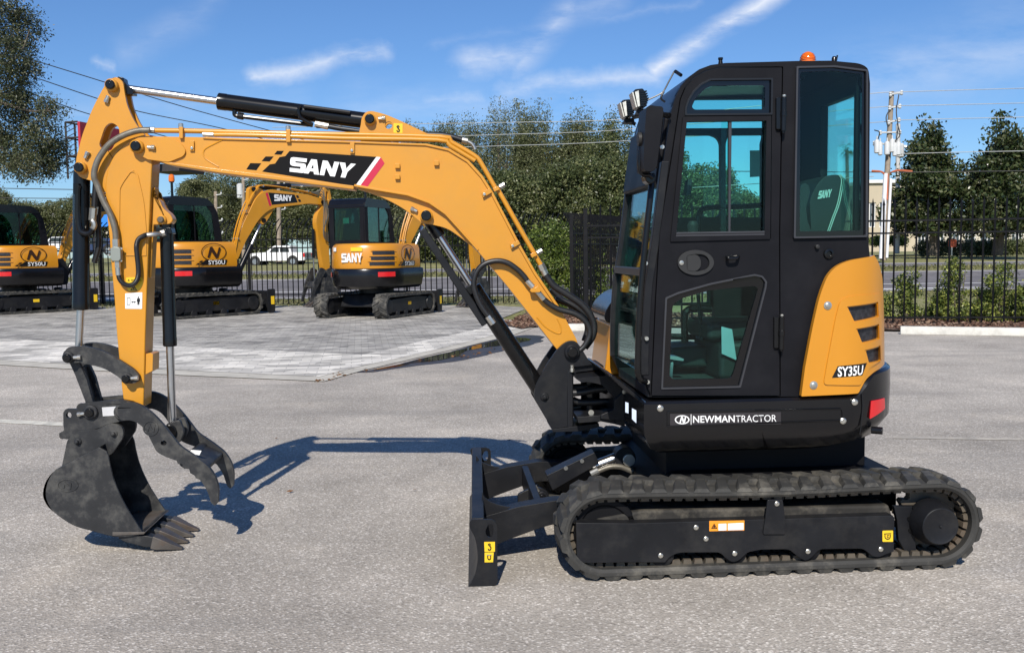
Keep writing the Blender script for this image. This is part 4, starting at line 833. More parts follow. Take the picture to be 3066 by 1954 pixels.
m = MB(); m.tube([pt('J', x, y, .008) for x, y in [(1642, 655), (1642, 672), (1650, 682), (1660, 684), (1672, 680), (1676, 668), (1676, 655)]], .0022, 5); m.tube([pt('J', x, y, .008) for x, y in [(1636, 650), (1682, 648)]], .002, 5, 1); m.tube([pt('J', x, y, .008) for x, y in [(1668, 660), (1656, 660), (1656, 672), (1666, 672)]], .0018, 5, 1); m.obj('hook_symbol', SEAL, trk)
farm = copy_tree(trk, EX); farm.location = (0, 1.40, 0)
for ch in list(farm.children):
    if ch.name.split('.')[0] in ('track_sticker', 'sticker_text_block', 'warning_triangle', 'hook_symbol'): bpy.data.objects.remove(ch)

# ---------------------------------------------------------------- undercarriage and blade
um = (uf + ur) / 2
m = MB(); m.prism(bez_round([(um - .55, .22), (um + .75, .22), (um + .75, .44), (um - .4, .44), (um - .55, .36)], .03), .28, 1.42); m.obj('carbody', SHD, EX, .008)
m = MB(); m.lathe([(.42, 0), (.42, .07), (.38, .075), (.38, .2)], (um, .86, .44), (0, 0, 1), 48); m.obj('slewing_ring', SHD, EX, .003)
bl = [(150, 880, 25), (175, 849, 20), (350, 849, 30), (386, 885, 20), (391, 1380, 15), (355, 1408, 10), (138, 1422, 3), (170, 1375), (205, 1300, 40), (226, 1195, 60), (220, 1080, 60), (196, 985, 60), (160, 930, 30)]
slot = [(314, 886, 30), (352, 886, 34), (358, 950, 34), (340, 998, 30), (304, 996, 30), (284, 950, 30)]
prof_b = pp('I', [(172, 860), (262, 852), (262, 880), (245, 985, 60), (268, 1100, 60), (262, 1230, 60), (225, 1330, 60), (160, 1415), (140, 1420), (170, 1372), (205, 1300, 40), (226, 1195, 60), (220, 1080, 60), (196, 985, 60), (168, 925, 30)], .0)
m = MB(); m.prism(prof_b, .012, 1.69); bld = m.obj('dozer_blade', FRM, EX, .004)
for v in (0., 1.69): plate('end_plate', 'I', bl, 0, .012, FRM, bld, holes=[(slot, 6)]).location = (0, v, 0)
m = MB(); a = pt('I', 172, 852, .0); b = pt('I', 268, 852, 0); m.box((a.x, .013, a.z - .03), (b.x + .006, 1.688, a.z + .004)); m.obj('top_rail', FRM, bld, .006)
st = sticker('blade_sticker', 'I', [(278, 1036), (368, 1034), (368, 1116), (282, 1118)], .0, YST, bld); sticker('blade_sticker', 'I', [(282, 1124), (358, 1122), (352, 1204), (282, 1206)], .0, YST, bld)
m = MB(); m.tube([pt('I', x, y, -.004) for x, y in [(322, 1050), (312, 1058), (324, 1066), (330, 1056), (322, 1050)]], .0022, 5); m.tube([pt('I', x, y, -.004) for x, y in [(322, 1066), (334, 1082), (330, 1100), (316, 1102), (312, 1092)]], .003, 5); m.tube([pt('I', x, y, -.004) for x, y in [(308, 1150), (308, 1172), (320, 1182), (332, 1174), (332, 1150)]], .0026, 5); m.tube([pt('I', x, y, -.004) for x, y in [(298, 1146), (340, 1144)]], .0022, 5, 1); m.obj('hook_symbol', SEAL, bld)
for v0, v1 in ((.34, .44), (1.26, 1.36)):
    m = MB(); m.prism(pp('I', [(265, 830), (560, 745), (880, 690), (1500, 700), (1500, 860), (880, 885), (760, 915), (500, 1010), (330, 1080), (262, 1110)], .34, 40), v0, v1); m.obj('blade_arm', FRM, EX, .008)
    m = MB(); m.prism(pp('I', [(262, 640), (300, 700, 60), (400, 745, 60), (560, 770), (560, 800), (262, 830)], .34), v0 + .035, v0 + .055); m.obj('arm_gusset', FRM, EX, .003)
m = MB(); m.box((pt('I', 640, 800, .86).x, .45, .17), (pt('I', 700, 800, .86).x, 1.25, .30)); m.obj('cross_beam', FRM, EX, .008)
plate('cylinder_lug', 'I', [(560, 640, 20), (640, 600, 30), (760, 580, 60), (830, 640, 60), (800, 720, 40), (640, 740), (560, 720)], .78, .81, FRM); plate('cylinder_lug', 'I', [(560, 640, 20), (640, 600, 30), (760, 580, 60), (830, 640, 60), (800, 720, 40), (640, 740), (560, 720)], .91, .94, FRM)
pin('I', 760, 655, .78, 52, .62, mats=[FRM, CYL, ZNC], nip=(-.02, .03))
gd = plate('blade_cylinder', 'I', [(800, 482, 8), (1200, 290, 8), (1242, 382, 8), (850, 606, 8)], .80, .92, FRM, bev=.012)
m = MB(); m.cyl(pt('I', 1180, 410, .86), pt('I', 1440, 310, .86), .030, 18); m.obj('rod', CHR, gd)
m = MB(); m.lathe([(.06, -.05), (.06, .05)], pt('I', 1445, 320, .86), (0, 1, 0), 26); m.m = 1; m.lathe([(.035, -.07), (.035, .07)], pt('I', 1470, 335, .86), (0, 1, 0), 20); m.obj('rod_eye', [FRM, ZNC], gd, .003)
hose('blade_hose', 'I', [(1190, 462), (1240, 440), (1330, 408), (1420, 410), (1500, 440), (1560, 470)], .80, .015, SLV)
m = MB(); m.cut(); m.cyl(pt('I', 1170, 470, .80), pt('I', 1230, 440, .80), .020, 10); m.obj('hose_fitting', ZNC, EX)
m = MB()
for x, y in [(960, 420), (1095, 360)]: m.cut(); m.cyl(pt('I', x, y, .80) + Vector((0, -.008, 0)), pt('I', x, y, .80), .012, 8)
m.obj('cover_bolt', ZNC, gd)

th_b = -.03; pb_ = pt('I', 250, 1400, 0); bld.rotation_euler = (0, 0, th_b); bld.location = (pb_.x - pb_.x * math.cos(th_b), -pb_.x * math.sin(th_b), 0)
# ---------------------------------------------------------------- house
VN = .06; VFAR = 1.66
def SX(u, v, z=.9):
    w = RZ.transposed() @ (Vector((u, v, z)) - LO); return CX + FPX * w.dot(RT) / w.dot(FW)
def tail_u(px, v0, z=.9, a=.38, b=.50):    # tail position whose outline shows at that photo column
    lo, hi = 1.5, 3.5
    for i in range(40):
        md = (lo + hi) / 2; mx = max(SX(md - a + a * math.sqrt(1 - (1 - k / 60) ** 2), v0 + b * k / 60, z) for k in range(61)); lo, hi = (md, hi) if mx < px else (lo, md)
    return lo
UT = tail_u(2666, VN)
def vcurve(u, v0, ut, a=.38, b=.50):
    us = ut - a; k = min(max((u - us) / a, 0), .9995); return v0 + b * (1 - math.sqrt(1 - k * k))
def LW(x, y, v0, ut):
    a, b = .38, .50; us = ut - a; q = L(x, y, v0)
    if q.x <= us: return (q.x, q.z)
    best = None
    for i in range(0, 161):
        v = v0 + b * (i / 160) ** 1.5; q = L(x, y, v); uc_ = us + a * math.sqrt(max(0, 1 - (1 - (v - v0) / b) ** 2)); g = q.x - uc_
        if best is None or g < best[0]: best = (g, uc_, q.z)
        if g <= 0: break
    return (min(best[1], ut - .002), best[2])
def plan(uF, v0, ut, vf):
    P = [(uF, v0)]; us = ut - .38
    for i in range(13): u = us + .38 * math.sin(i / 12 * math.pi / 2); P.append((min(u, ut - .001), vcurve(min(u, ut - .0001), v0, ut)))
    Q = [(u, v0 + vf - v) for u, v in P]
    return P + Q[::-1]
def loft(levels, P):
    m = MB(); n = len(P); cu, cv = um, .86; vs = []; fs = []
    for (zf, ins) in levels:
        for (u, v) in P:
            du = ins if u > um else -ins; dv = math.copysign(ins, v - cv); vs.append((u - du, v - dv, zf(u)))
    for j in range(len(levels) - 1):
        for k in range(n): fs.append((j * n + k, j * n + (k + 1) % n, (j + 1) * n + (k + 1) % n, (j + 1) * n + k))
    fs.append(tuple(range(n - 1, -1, -1))); fs.append(tuple(range((len(levels) - 1) * n, len(levels) * n))); m.add(vs, fs); return m
uF = pt('S', 207, 130, VN).x
zt0 = pt('S', 260, 142, VN).z; zt1 = pt('S', 1480, 108, VN).z; zb0 = pt('S', 245, 555, VN + .08).z; zmid = pt('S', 700, 395, VN).z
uc = pt('Q', 590, 1045, VN).x; zc = LW(2300 + 700 / 2.193, 700 + 905 / 2.193, VN, UT)[1]; zcr = LW(2300 + 780 / 2.193, 700 + 870 / 2.193, VN, UT)[1]; uc2 = LW(2300 + 700 / 2.193, 1112, VN, UT)[0]
def ztop(u): return zt0 + (zt1 - zt0) * min(1, max(0, (u - uF) / 1.2)) if u < uc else (zt1 + (zc - zt1) * min(1, (u - uc) / (uc2 - uc)) if u < uc2 else zc + (zcr - zc) * min(1, (u - uc2) / max(.05, UT - uc2)))
def zbot(u): return zb0 + max(0, u - (UT - .42)) * .10 + max(0, u - (UT - .14)) * .5
PL = plan(uF, VN, UT, 1.60)
for k in range(1, 1):
    pass
def densify(P, n=14):      # extra points along the two long sides so the top edge can step up
    a, b = P[0], P[1]; out = [(a[0] + (b[0] - a[0]) * i / n, a[1]) for i in range(n)] + P[1:-1]; c, d = P[-2], P[-1]
    return out + [(c[0] + (d[0] - c[0]) * i / n, c[1]) for i in range(0, n + 1)]
PL = densify(PL)
m = MB(); m.box((um - .44, .42, .36), (pt('S', 1868, 600, .6).x, 1.36, zb0 + .06)); m.obj('underbody_shade', SHD, EX, .01)  # added dark block standing in for the shade between body and tracks
hs = loft([(zbot, .10), (lambda u: zbot(u) + .03, .045), (lambda u: zmid + max(0, u - (UT - .5)) * .10, .004), (lambda u: ztop(u) - .10, 0.), (lambda u: ztop(u) - .012, .002), (ztop, .014)], PL).obj('lower_body', GLOS, EX, 0, ang=38)
m = MB(); m.prism(pp('S', [(395, 215), (1790, 190, 10), (1808, 210, 10), (1812, 290, 10), (395, 340)], VN - .004, 0), VN - .006, VN + .002, [pp('S', [(402, 224), (1786, 200, 10), (1798, 212, 10), (1800, 284, 10), (402, 330)], VN - .006)]); m.obj('panel_rim', GLOS, hs, .003)
sticker('dealer_plate', 'S', [(418, 236), (1306, 222), (1306, 318), (418, 328)], VN, M('dealer_plate_dark', (.03, .026, .028), .35), hs)
def tq(k, x0, y0, x1, y1, x2, y2, x3, y3, v): return [pt(k, x0, y0, v), pt(k, x1, y1, v), pt(k, x2, y2, v), pt(k, x3, y3, v)]
VT = VN - .0035
text('NEWMAN', tq('S', 602, 252, 936, 247, 936, 303, 602, 308, VT), 'plate_lettering', WHT, hs, .014); text('TRACTOR', tq('S', 944, 249, 1270, 243, 1270, 298, 944, 303, VT), 'plate_lettering', WHT, hs, -.004)
m = MB(); el = lambda rx, ry: [(515 + rx * math.cos(a), 283 + ry * math.sin(a)) for a in [i * math.pi / 18 for i in range(36)]]
m.prism(pp('S', el(59, 36), VT), VT, VT + .001, [pp('S', el(49, 28), VT)])
m.prism(pp('S', [(492, 312), (507, 258), (519, 258), (530, 290), (538, 256), (549, 256), (536, 312), (523, 312), (512, 278), (503, 312)], VT), VT, VT + .001)
m.prism(pp('S', [(584, 240), (589, 240), (589, 322), (584, 322)], VT), VT, VT + .001); m.obj('oval_emblem', WHT, hs)
m = MB()
for k, x, y in [('S', 338, 192), ('S', 1895, 142), ('S', 1802, 292)]: m.cut(); m.lathe([(.016, .002), (.016, -.006), (.010, -.010)], pt(k, x, y, VN), (0, 1, 0), 12)
m.obj('body_bolt', ZNC, hs)
# red rear reflector and black counterweight corner
def wrap(name, k, pts, v0, ut, th, mat, parent=None, r=0, holes=(), off=0., bev=.004, seg=26):
    def f(P, rr):
        o = []
        for p in c_(k, P):
            q = LW(p[0], p[1], v0, ut); o.append((q[0], q[1], (p[2] if len(p) > 2 else rr / CR[k][2]) * mpx(v0)))
        return bez_round(o)
    m = MB(); m.prism(f(pts, r), 0, th, [f(h, hr) for h, hr in holes]); me = bpy.data.meshes.new(name); me.from_pydata(m.v, [], m.f); bm = bmesh.new(); bm.from_mesh(me); us = [x[0] for x in m.v]; lo, hi = min(us), max(us)
    for i in range(1, seg):
        x = hi - (hi - lo) * (1 - i / seg) ** 1.6 if hi > ut - .38 else lo + (hi - lo) * i / seg
        bmesh.ops.bisect_plane(bm, geom=bm.verts[:] + bm.edges[:] + bm.faces[:], plane_co=(x, 0, 0), plane_no=(1, 0, 0), dist=1e-6)
    for v in bm.verts: v.co.y += vcurve(min(v.co.x, ut - .001), v0 + off, ut)
    bmesh.ops.recalc_face_normals(bm, faces=bm.faces); lim = R_(30)
    for q in bm.faces: q.smooth = True
    for e in bm.edges: e.smooth = len(e.link_faces) == 2 and e.calc_face_angle(0) < lim
    bm.to_mesh(me); bm.free(); me.materials.append(mat); o = bpy.data.objects.new(name, me); COL.objects.link(o); o.parent = parent or EX
    if bev: md = o.modifiers.new('bevel', 'BEVEL'); md.width = bev; md.segments = 2; md.limit_method = 'ANGLE'; md.angle_limit = R_(40); md.harden_normals = True
    return o
wrap('rear_reflector', 'Q', [(676, 1096, 8), (764, 1076, 8), (768, 1146, 10), (664, 1216, 8)], VN - .006, UT, .012, RED, hs, bev=.003, seg=8)
wrap('corner_seam', 'Q', [(612, 1050), (620, 1052), (626, 1130), (610, 1280), (604, 1315), (597, 1315), (603, 1280), (617, 1130)], VN - .003, UT, .004, SEAL, hs, bev=0, seg=4)
m = MB(); lw = LW(2300 + 715 / 2.193, 700 + 1285 / 2.193, VN, UT); p = Vector((lw[0] - .03, vcurve(lw[0], VN, UT), lw[1])); m.cyl(p, p + Vector((.045, -.03, .0)), .019, 14); m.obj('tail_plug', CYL, hs, .003)
# yellow engine cover wrapping round the tail
VC = .045; UC = tail_u(2650, VC, 1.1)
cov = [(218, 1066, 6), (242, 880), (290, 620, 90), (340, 400, 90), (392, 270, 80), (452, 208, 60), (532, 172, 60), (668, 150, 20), (694, 140, 8), (722, 184, 30), (750, 285, 30), (757, 450), (764, 850, 8), (692, 905, 30), (642, 952, 30), (592, 1046, 10)]
vents = [[(518, 482, 8), (712, 455, 8), (716, 540, 8), (562, 574, 8)], [(582, 627, 8), (720, 600, 8), (724, 686, 8), (614, 713, 8)], [(638, 767, 8), (732, 740, 8), (736, 830, 8), (660, 846, 8)]]
cv = wrap('engine_cover', 'Q', cov, VC, UC, .03, YELC, None, holes=[(v, 6) for v in vents], bev=.010)
grow = lambda P, g: [(sum(p[0] for p in P) / 4 + (p[0] - sum(q[0] for q in P) / 4) * g, sum(p[1] for p in P) / 4 + (p[1] - sum(q[1] for q in P) / 4) * (g + .06), 8) for p in P]
wrap('cover_relief', 'Q', [(364, 990, 30), (388, 850, 60), (442, 560, 60), (472, 440, 30), (520, 412, 30), (738, 390, 8), (746, 640), (752, 818, 12), (668, 878, 20), (604, 992, 14)], VC - .007, UC, .009, YELC, cv, holes=[(grow(v, 1.10), 6) for v in vents], bev=.006)
for v in vents: wrap('cover_vent', 'Q', grow(v, 1.15), VC + .020, UC, .006, MESHD, cv, bev=0, seg=8)
wrap('model_plate', 'Q', [(420, 944), (458, 868), (646, 846), (616, 928)], VC - .0090, UC, .002, SEAL, cv, bev=0, seg=6)
q_ = [LW(2300 + x / 2.193, 700 + y / 2.193, VC - .0095, UC) for x, y in [(456, 872), (622, 860), (616, 924), (456, 938)]]
text('SY35U', [Vector((u, vcurve(u, VC - .0095, UC), z)) for u, z in q_], 'model_lettering', WHT, cv, .022)
for v_ in bpy.data.objects['model_lettering'].data.vertices: v_.co.y = vcurve(v_.co.x, VC - .0112, UC)
m = MB()
for x, y in [(390, 470), (297, 992)]: m.cut(); m.lathe([(.020, .002), (.020, -.004), (.013, -.005), (.013, -.010), (.008, -.012)], pt('Q', x, y, VC), (0, 1, 0), 16)
m.obj('cover_bolt', ZNC, cv)
zh0 = pt('Q', 300, 1060, VC).z; zh1 = LW(2300 + 720 / 2.193, 700 + 186 / 2.193, VC, UC)[1]
TLP = []; us_ = UC - .38
for i in range(15): u = us_ + .10 + .28 * math.sin(i / 14 * math.pi / 2); u = min(u, UC - .001); TLP.append((u, vcurve(min(u, UC - .0001), VC, UC)))
TLP = TLP + [(u, 1.72 - v) for u, v in TLP[::-1]]
tl = loft([(lambda u: zh0 - .02, .03), (lambda u: zh1 - .22, .034), (lambda u: zh1 - .07, .045), (lambda u: zh1 - .02, .08)], TLP); tl.obj('tail_hood', YELC, EX, 0, ang=40)
# right-hand covers seen past the windscreen
m = MB(); m.prism(bez_round([(uF - .02, zt0), (uF + .30, zt0), (uF + .30, 1.18), (uF + .02, 1.17)], .02), 1.10, 1.62); m.obj('side_cover', YELC, EX, .02)
m = MB(); m.prism(bez_round([(uF - .03, 1.175), (uF + .32, 1.185), (uF + .32, 1.34), (uF + .10, 1.36), (uF + .0, 1.28)], .06), 1.09, 1.63); m.obj('side_hood', GLOS, EX, .03)

# ---------------------------------------------------------------- cab
VK = .10; VK2 = 1.0
front = [(1953, 1189), (1926, 1124), (1925, 1060), (1929, 960), (1937, 850), (1956, 730), (1968, 638), (1978, 552), (1987, 482), (1999, 404), (2007, 349), (2013, 322), (2023, 290), (2038, 259), (2062, 232), (2093, 208), (2128, 195), (2171, 189)]
roofl = [(2386, 183), (2487, 182), (2573, 190, 14), (2600, 203, 22), (2605, 250)]
cabo = front + roofl + [(2603, 521), (2601, 730), (2604, 770), (2545, 800), (2496, 860), (2468, 940), (2440, 1060), (2428, 1186)]
ksc = CR['K'][2]
kk = lambda k, P: c_(k, P)
door_o = kk('K', [(1385, 185), (900, 190), (800, 215), (720, 260), (650, 335), (610, 430), (590, 560)]) + [(2014, 460), (1990, 610)] + kk('O', [(540, 0), (505, 600), (465, 1484), (1640, 1484), (1635, 0)])
def zs(pts, v, r=0): return pp('Z', pts, v, r)
def grow2(P, d):
    n = len(P); out = []
    A = sum(P[i][0] * P[(i + 1) % n][1] - P[(i + 1) % n][0] * P[i][1] for i in range(n)); s = 1 if A > 0 else -1
    for i in range(n):
        a, p, b = Vector(P[i - 1][:2]), Vector(P[i][:2]), Vector(P[(i + 1) % n][:2]); n1 = Vector(((p - a).y, -(p - a).x)).normalized() * s; n2 = Vector(((b - p).y, -(b - p).x)).normalized() * s; nn = (n1 + n2); nn = nn / max(.3, nn.length_squared) * 2
        out.append((p.x + nn.x * d, p.y + nn.y * d))
    return out
rq_o = kk('N', [(212, 186), (500, 180), (748, 212), (744, 1478), (192, 1488)]); rq_i = kk('N', [(243, 222), (500, 212), (716, 238), (704, 1432), (240, 1440)])
m = MB(); m.prism(zs(cabo, VK, 3), VK, VK + .045, [zs(grow2(door_o, 3.5), VK, 4), zs(rq_o, VK, 4)]); cab = m.obj('cab', BLK, EX, .006)
# recessed jamb that closes the door gap
m = MB(); m.prism(zs(grow2(door_o, 7), VK, 4), VK + .028, VK + .05, [zs(grow2(door_o, -26), VK, 4)]); m.obj('door_jamb', SEAL, cab)
arch_o = kk('K', [(640, 552), (640, 500), (660, 440), (700, 372), (760, 315), (832, 280), (1302, 275), (1298, 546)]); arch_i = kk('K', [(692, 488), (722, 422), (790, 352), (850, 326), (1240, 325, 20), (1254, 345, 14), (1250, 488, 16), (1232, 505, 10), (712, 509, 18)])
up_o = kk('K', [(626, 562), (1302, 555), (1294, 1498), (530, 1518)]); up_i = kk('K', [(656, 600), (1266, 592), (1251, 1436), (576, 1446)])
lo_o = kk('O', [(588, 588, 10), (700, 540), (1000, 456), (1400, 374, 60), (1470, 390, 60), (1508, 440, 40), (1500, 500), (1268, 1402, 10), (550, 1418, 10)]); lo_i = kk('O', [(655, 650, 40), (740, 592), (985, 520), (1400, 476, 30), (1440, 500, 30), (1208, 1290, 50), (1180, 1325, 40), (662, 1336, 50), (626, 1305, 40)])
m = MB(); m.prism(zs(door_o, VK - .012, 4), VK - .012, VK + .03, [zs(grow2(arch_o, 0), VK, 2), zs(up_o, VK, 2), zs(lo_o, VK, 2)]); door = m.obj('door', BLK, cab, .007)
def window(parent, o, i, name, seal=True, g=GLS, dep=.008):
    m = MB(); m.prism(zs(o, VK, 3), VK - .012 + dep, VK + .012, [zs(i, VK, 6)]); m.obj('window_border', FRIT, parent)
    if seal:
        m = MB(); m.prism(zs(grow2(o, 2.), VK, 4), VK - .019, VK + .004, [zs(grow2(o, -3.2), VK, 4)]); m.obj('window_seal', ALU if seal == 2 else SEAL, parent, .003)
    m = MB(); m.prism(zs(grow2(i, 2), VK, 6), VK - .002, VK + .003); m.obj(name, g, parent)
window(door, arch_o, arch_i, 'arched_window'); window(door, lo_o, lo_i, 'lower_window', 2); window(cab, rq_o, rq_i, 'rear_side_window', 2)
m = MB(); m.prism(zs(up_o, VK - .02, 3), VK - .022, VK + .012, [zs(up_i, VK - .02, 2)]); m.obj('slider_frame', BLK, door, .004)
m = MB(); m.prism(zs(kk('K', [(976, 594), (1000, 594), (990, 1475), (974, 1475)]), VK - .012), VK - .014, VK + .006); m.obj('slider_mullion', ALU, door, .002)
for P in ([(576, 1446), (1251, 1436), (1250, 1452), (572, 1462)], [(572, 1466), (1250, 1456), (1249, 1470), (569, 1480)]):
    m = MB(); m.prism(zs(kk('K', P), VK - .018), VK - .024, VK + .002); m.obj('slider_rail', ALU, door, .002)
m = MB(); m.prism(zs(kk('K', [(655, 598), (985, 594), (985, 1442), (575, 1447)]), VK), VK - .004, VK + .001); m.obj('slider_pane', GLS, door)
m = MB(); m.prism(zs(kk('K', [(925, 594), (1266, 590), (1251, 1438), (920, 1442)]), VK), VK + .006, VK + .011); m.obj('slider_pane', GLS, door)
m = MB(); el2 = lambda cx, cy, rx, ry, n=32: [(cx + rx * math.cos(2 * math.pi * i / n), cy + ry * math.sin(2 * math.pi * i / n)) for i in range(n)]
m.prism(pp('O', el2(870, 264, 167, 116), VK - .022), VK - .024, VK - .010, [pp('O', [(785, 200, 25), (880, 184, 30), (960, 195, 60), (1000, 250, 50), (985, 320, 50), (900, 346, 50), (790, 338, 30)], VK - .022)]); hd = m.obj('door_handle', GRY, door, .006)
m = MB(); m.prism(pp('O', [(787, 203, 20), (878, 187, 30), (915, 235, 30), (912, 310, 30), (868, 346, 30), (790, 336, 20)], VK - .02), VK - .026, VK - .012); m.obj('handle_paddle', GRY, hd, .006)
m = MB(); m.lathe([(.011, .006), (.011, -.004), (.006, -.005)], pt('O', 738, 266, VK - .024), (0, 1, 0), 14); m.obj('key_lock', ZNC, hd)
m = MB(); m.tube([pt('O', x, y, v) for x, y, v in [(1160, 215, VK - .012), (1165, 215, VK - .045), (1180, 225, VK - .05), (1240, 222, VK - .05), (1256, 212, VK - .045), (1262, 212, VK - .012)]], .008, 8, 4); m.prism(pp('O', [(1140, 200), (1270, 195), (1268, 218), (1142, 222)], VK - .014, 6), VK - .018, VK - .010); m.obj('door_catch', CYL, door)
for k, x, y0, y1 in (('K', 1395, 392, 690), ('O', 1655, 738, 1078)):
    m = MB(); s = CR[k][2] / 2.558; m.cyl(pt(k, x + 5, y0 + 18, VK - .035), pt(k, x, y1 - 15, VK - .035), .0125, 14); m.cyl(pt(k, x + 5, y0 + 120 * s, VK - .035), pt(k, x + 3, y0 + 170 * s, VK - .035), .0145, 14); m.cyl(pt(k, x, y1 - 20, VK - .035), pt(k, x, y1, VK - .035), .008, 10)
    m.prism(pp(k, [(x - 58 * s, y0 + 22, 10), (x - 10, y0 + 22), (x - 10, y1 - 30), (x - 58 * s, y1 - 30, 10)], VK - .02), VK - .030, VK - .010); m.m = 1; m.cyl(pt(k, x + 6, y0, VK - .035), pt(k, x + 6, y0 + 20, VK - .035), .009, 10); m.obj('door_hinge', [CYL, ZNC], cab, .003)
m = MB(); m.lathe([(.020, .002), (.026, -.004), (.024, -.012), (.014, -.014), (.012, -.004)], pt('Q', 395, 130, VK), (0, 1, 0), 20); m.obj('latch_pocket', CYL, cab)
m = MB(); m.lathe([(.010, .002), (.010, -.02), (.004, -.022)], pt('Q', 316, 84, VK), (0, 1, 0), 12); m.obj('latch_stop', GRY, cab)
ROOFB = M('roof_black', (.006, .0065, .009), .30, var=.15, spec=.35)
# roof shell, far side, rear wall, floor
ol = [L(p[0], p[1], VK) for p in front[8:] + roofl]; ol2 = [(p.x, p.z) for p in ol]; cen = Vector((sum(p[0] for p in ol2) / len(ol2), sum(p[1] for p in ol2) / len(ol2) - .5))
inn = [(p[0] + (cen.x - p[0]) * .045, p[1] + (cen.y - p[1]) * .045) for p in ol2]
m = MB(); m.prism(ol2 + inn[::-1], VK + .003, VK2 - .003); m.obj('roof_shell', ROOFB, cab, .006)
farh = [kk('W', [(455, 425, 8), (500, 340, 40), (560, 300, 40), (1190, 296, 10), (1190, 562, 10), (455, 566, 10)]), kk('W', [(380, 630), (700, 628), (760, 650, 40), (790, 700, 40), (795, 1330), (770, 1380, 30), (380, 1388)]), kk('W', [(838, 700, 50), (860, 640, 40), (890, 628), (1185, 626), (1180, 660), (1168, 700), (1168, 1384), (860, 1384, 30), (838, 1340, 30)]), kk('O', [(600, 660, 20), (1000, 655, 40), (1040, 690, 40), (1038, 880), (1000, 945, 60), (900, 965), (600, 970)]), kk('O', [(600, 972), (1036, 975), (1036, 1035, 10), (600, 1030)]), kk('O', [(735, 592), (985, 515), (988, 628), (735, 636)])]
m = MB(); fo = zs(front, VK, 3); rb = [(p.x, p.z) for p in [L(x[0], x[1], VK) for x in roofl + [(2603, 521), (2601, 730), (2605, 764), (2612, 1186)]]]
m.prism([(p.x, p.z) for p in [L(x[0], x[1], VK) for x in front]] + rb, VK2 - .04, VK2, [zs(h, VK2 - .04, 4) for h in farh]); m.obj('far_side_frame', SHD, cab)
m = MB()
for h in farh[:3]: m.prism(zs(h, VK2 - .04, 4), VK2 - .022, VK2 - .018)
m.obj('far_window', GLS, cab)
ue = L(2602, 600, VK).x; zr = L(2602, 240, VK).z; zq = L(2602, 735, VK).z
m = MB(); ztp = L(2574, 282, VK + .08).z; vfr = min([VK + .3 + .01 * k for k in range(60)], key=lambda v: abs(SX(ue, v, 1.9) - 2482))
m.prism([(VK + .048, zt0), (VK2 - .045, zt0), (VK2 - .045, zr + .05), (VK + .048, zr + .05)], ue - .05, ue - .012, [[(VK + .075, zq + .06), (vfr, zq + .06), (vfr, ztp), (VK + .075, ztp)]], fr='vz'); m.obj('rear_wall', SHD, cab)
m = MB(); m.prism([(VK + .07, zq + .05), (vfr + .01, zq + .05), (vfr + .01, ztp + .01), (VK + .07, ztp + .01)], ue - .030, ue - .026, fr='vz'); m.obj('rear_window', GLS, cab)
m = MB(); m.box((uF + .04, VK + .05, zt0 + .01), (ue - .06, VK2 - .05, zt0 + .06)); m.obj('cab_floor', M('floor_mat', (.03, .032, .032), .8, var=.3, vs=14, bump=.4, bs=60), cab)
# windscreen between the pillars
fl = [L(p[0], p[1], VK) for p in front[1:9]]; fl2 = [(p.x + .012, p.z) for p in fl]
m = MB(); m.prism(fl2 + [(p[0] + .004, p[1]) for p in fl2[::-1]], VK + .046, VK2 - .041); m.obj('windscreen', GLS, cab)
pb = L(1935, 815, VK); m = MB(); m.box((pb.x - .002, VK + .046, pb.z - .022), (pb.x + .03, VK2 - .041, pb.z + .018)); m.obj('windscreen_bar', ALU, cab, .005)
hd_ = [L(p[0], p[1], VK) for p in front[7:11]]; m = MB(); m.prism([(p.x - .016, p.z + .008) for p in hd_] + [(p.x + .03, p.z - .012) for p in hd_[::-1]], VK + .05, VK2 + .004); m.obj('windscreen_header', BLK, cab, .012)
for w0, w1, wd in ((VK - .004, VK + .045, .03), (VK2 - .042, VK2 + .002, .05)):
    m = MB(); m.prism([(p.x - .010, p.z) for p in fl] + [(p.x + wd, p.z) for p in fl[::-1]], w0, w1); m.obj('front_pillar_trim', FRM, cab, .006)
# grab rail, mirror
m = MB(); m.tube([L(1952, 540, .07), L(1946, 600, .05), L(1933, 715, .045), L(1917, 895, .04), L(1910, 1060, .04), pt('O', 345, 1310, .045), pt('O', 420, 1362, .09)], .015, 12, 6); m.m = 1
for k, x, y in (('O', 415, 960), ('O', 425, 1358), ('O', 408, 270), ('K', 466, 795)): m.lathe([(.010, .01), (.010, -.012)], pt(k, x, y, .085), (0, 1, 0), 8)
m.obj('grab_rail', [CYL, ZNC], cab)
mir = [(348, 490, 14), (372, 474, 10), (468, 484, 14), (478, 505, 14), (455, 720), (425, 955, 20), (392, 985, 20), (330, 975, 20), (326, 860), (336, 640)]
mm = plate('mirror', 'K', mir, -.10, .07, BLK, cab, bev=.018); m = MB(); a = [pt('K', x, y, -.09) for x, y in [(474, 520), (422, 955)]]; m.add([a[0] + Vector((.006, 0, 0)), a[0] + Vector((.006, .14, 0)), a[1] + Vector((.006, .14, 0)), a[1] + Vector((.006, 0, 0))], [(0, 1, 2, 3)]); m.obj('mirror_glass', CHR, mm)
m = MB(); m.tube([pt('K', x, y, .0) for x, y in [(318, 670), (310, 780), (300, 860), (296, 940), (318, 1000), (370, 1010), (400, 1030)]], .012, 10, 6); m.tube([pt('K', 420, 545, .0), pt('K', 520, 552, .08)], .014, 8, 1); m.obj('mirror_arm', CYL, mm)
m = MB(); m.cyl(pt('K', 278, 735, -.01), pt('K', 366, 728, -.01), .032, 18); m.obj('mirror_knob', GRY, mm, .004)
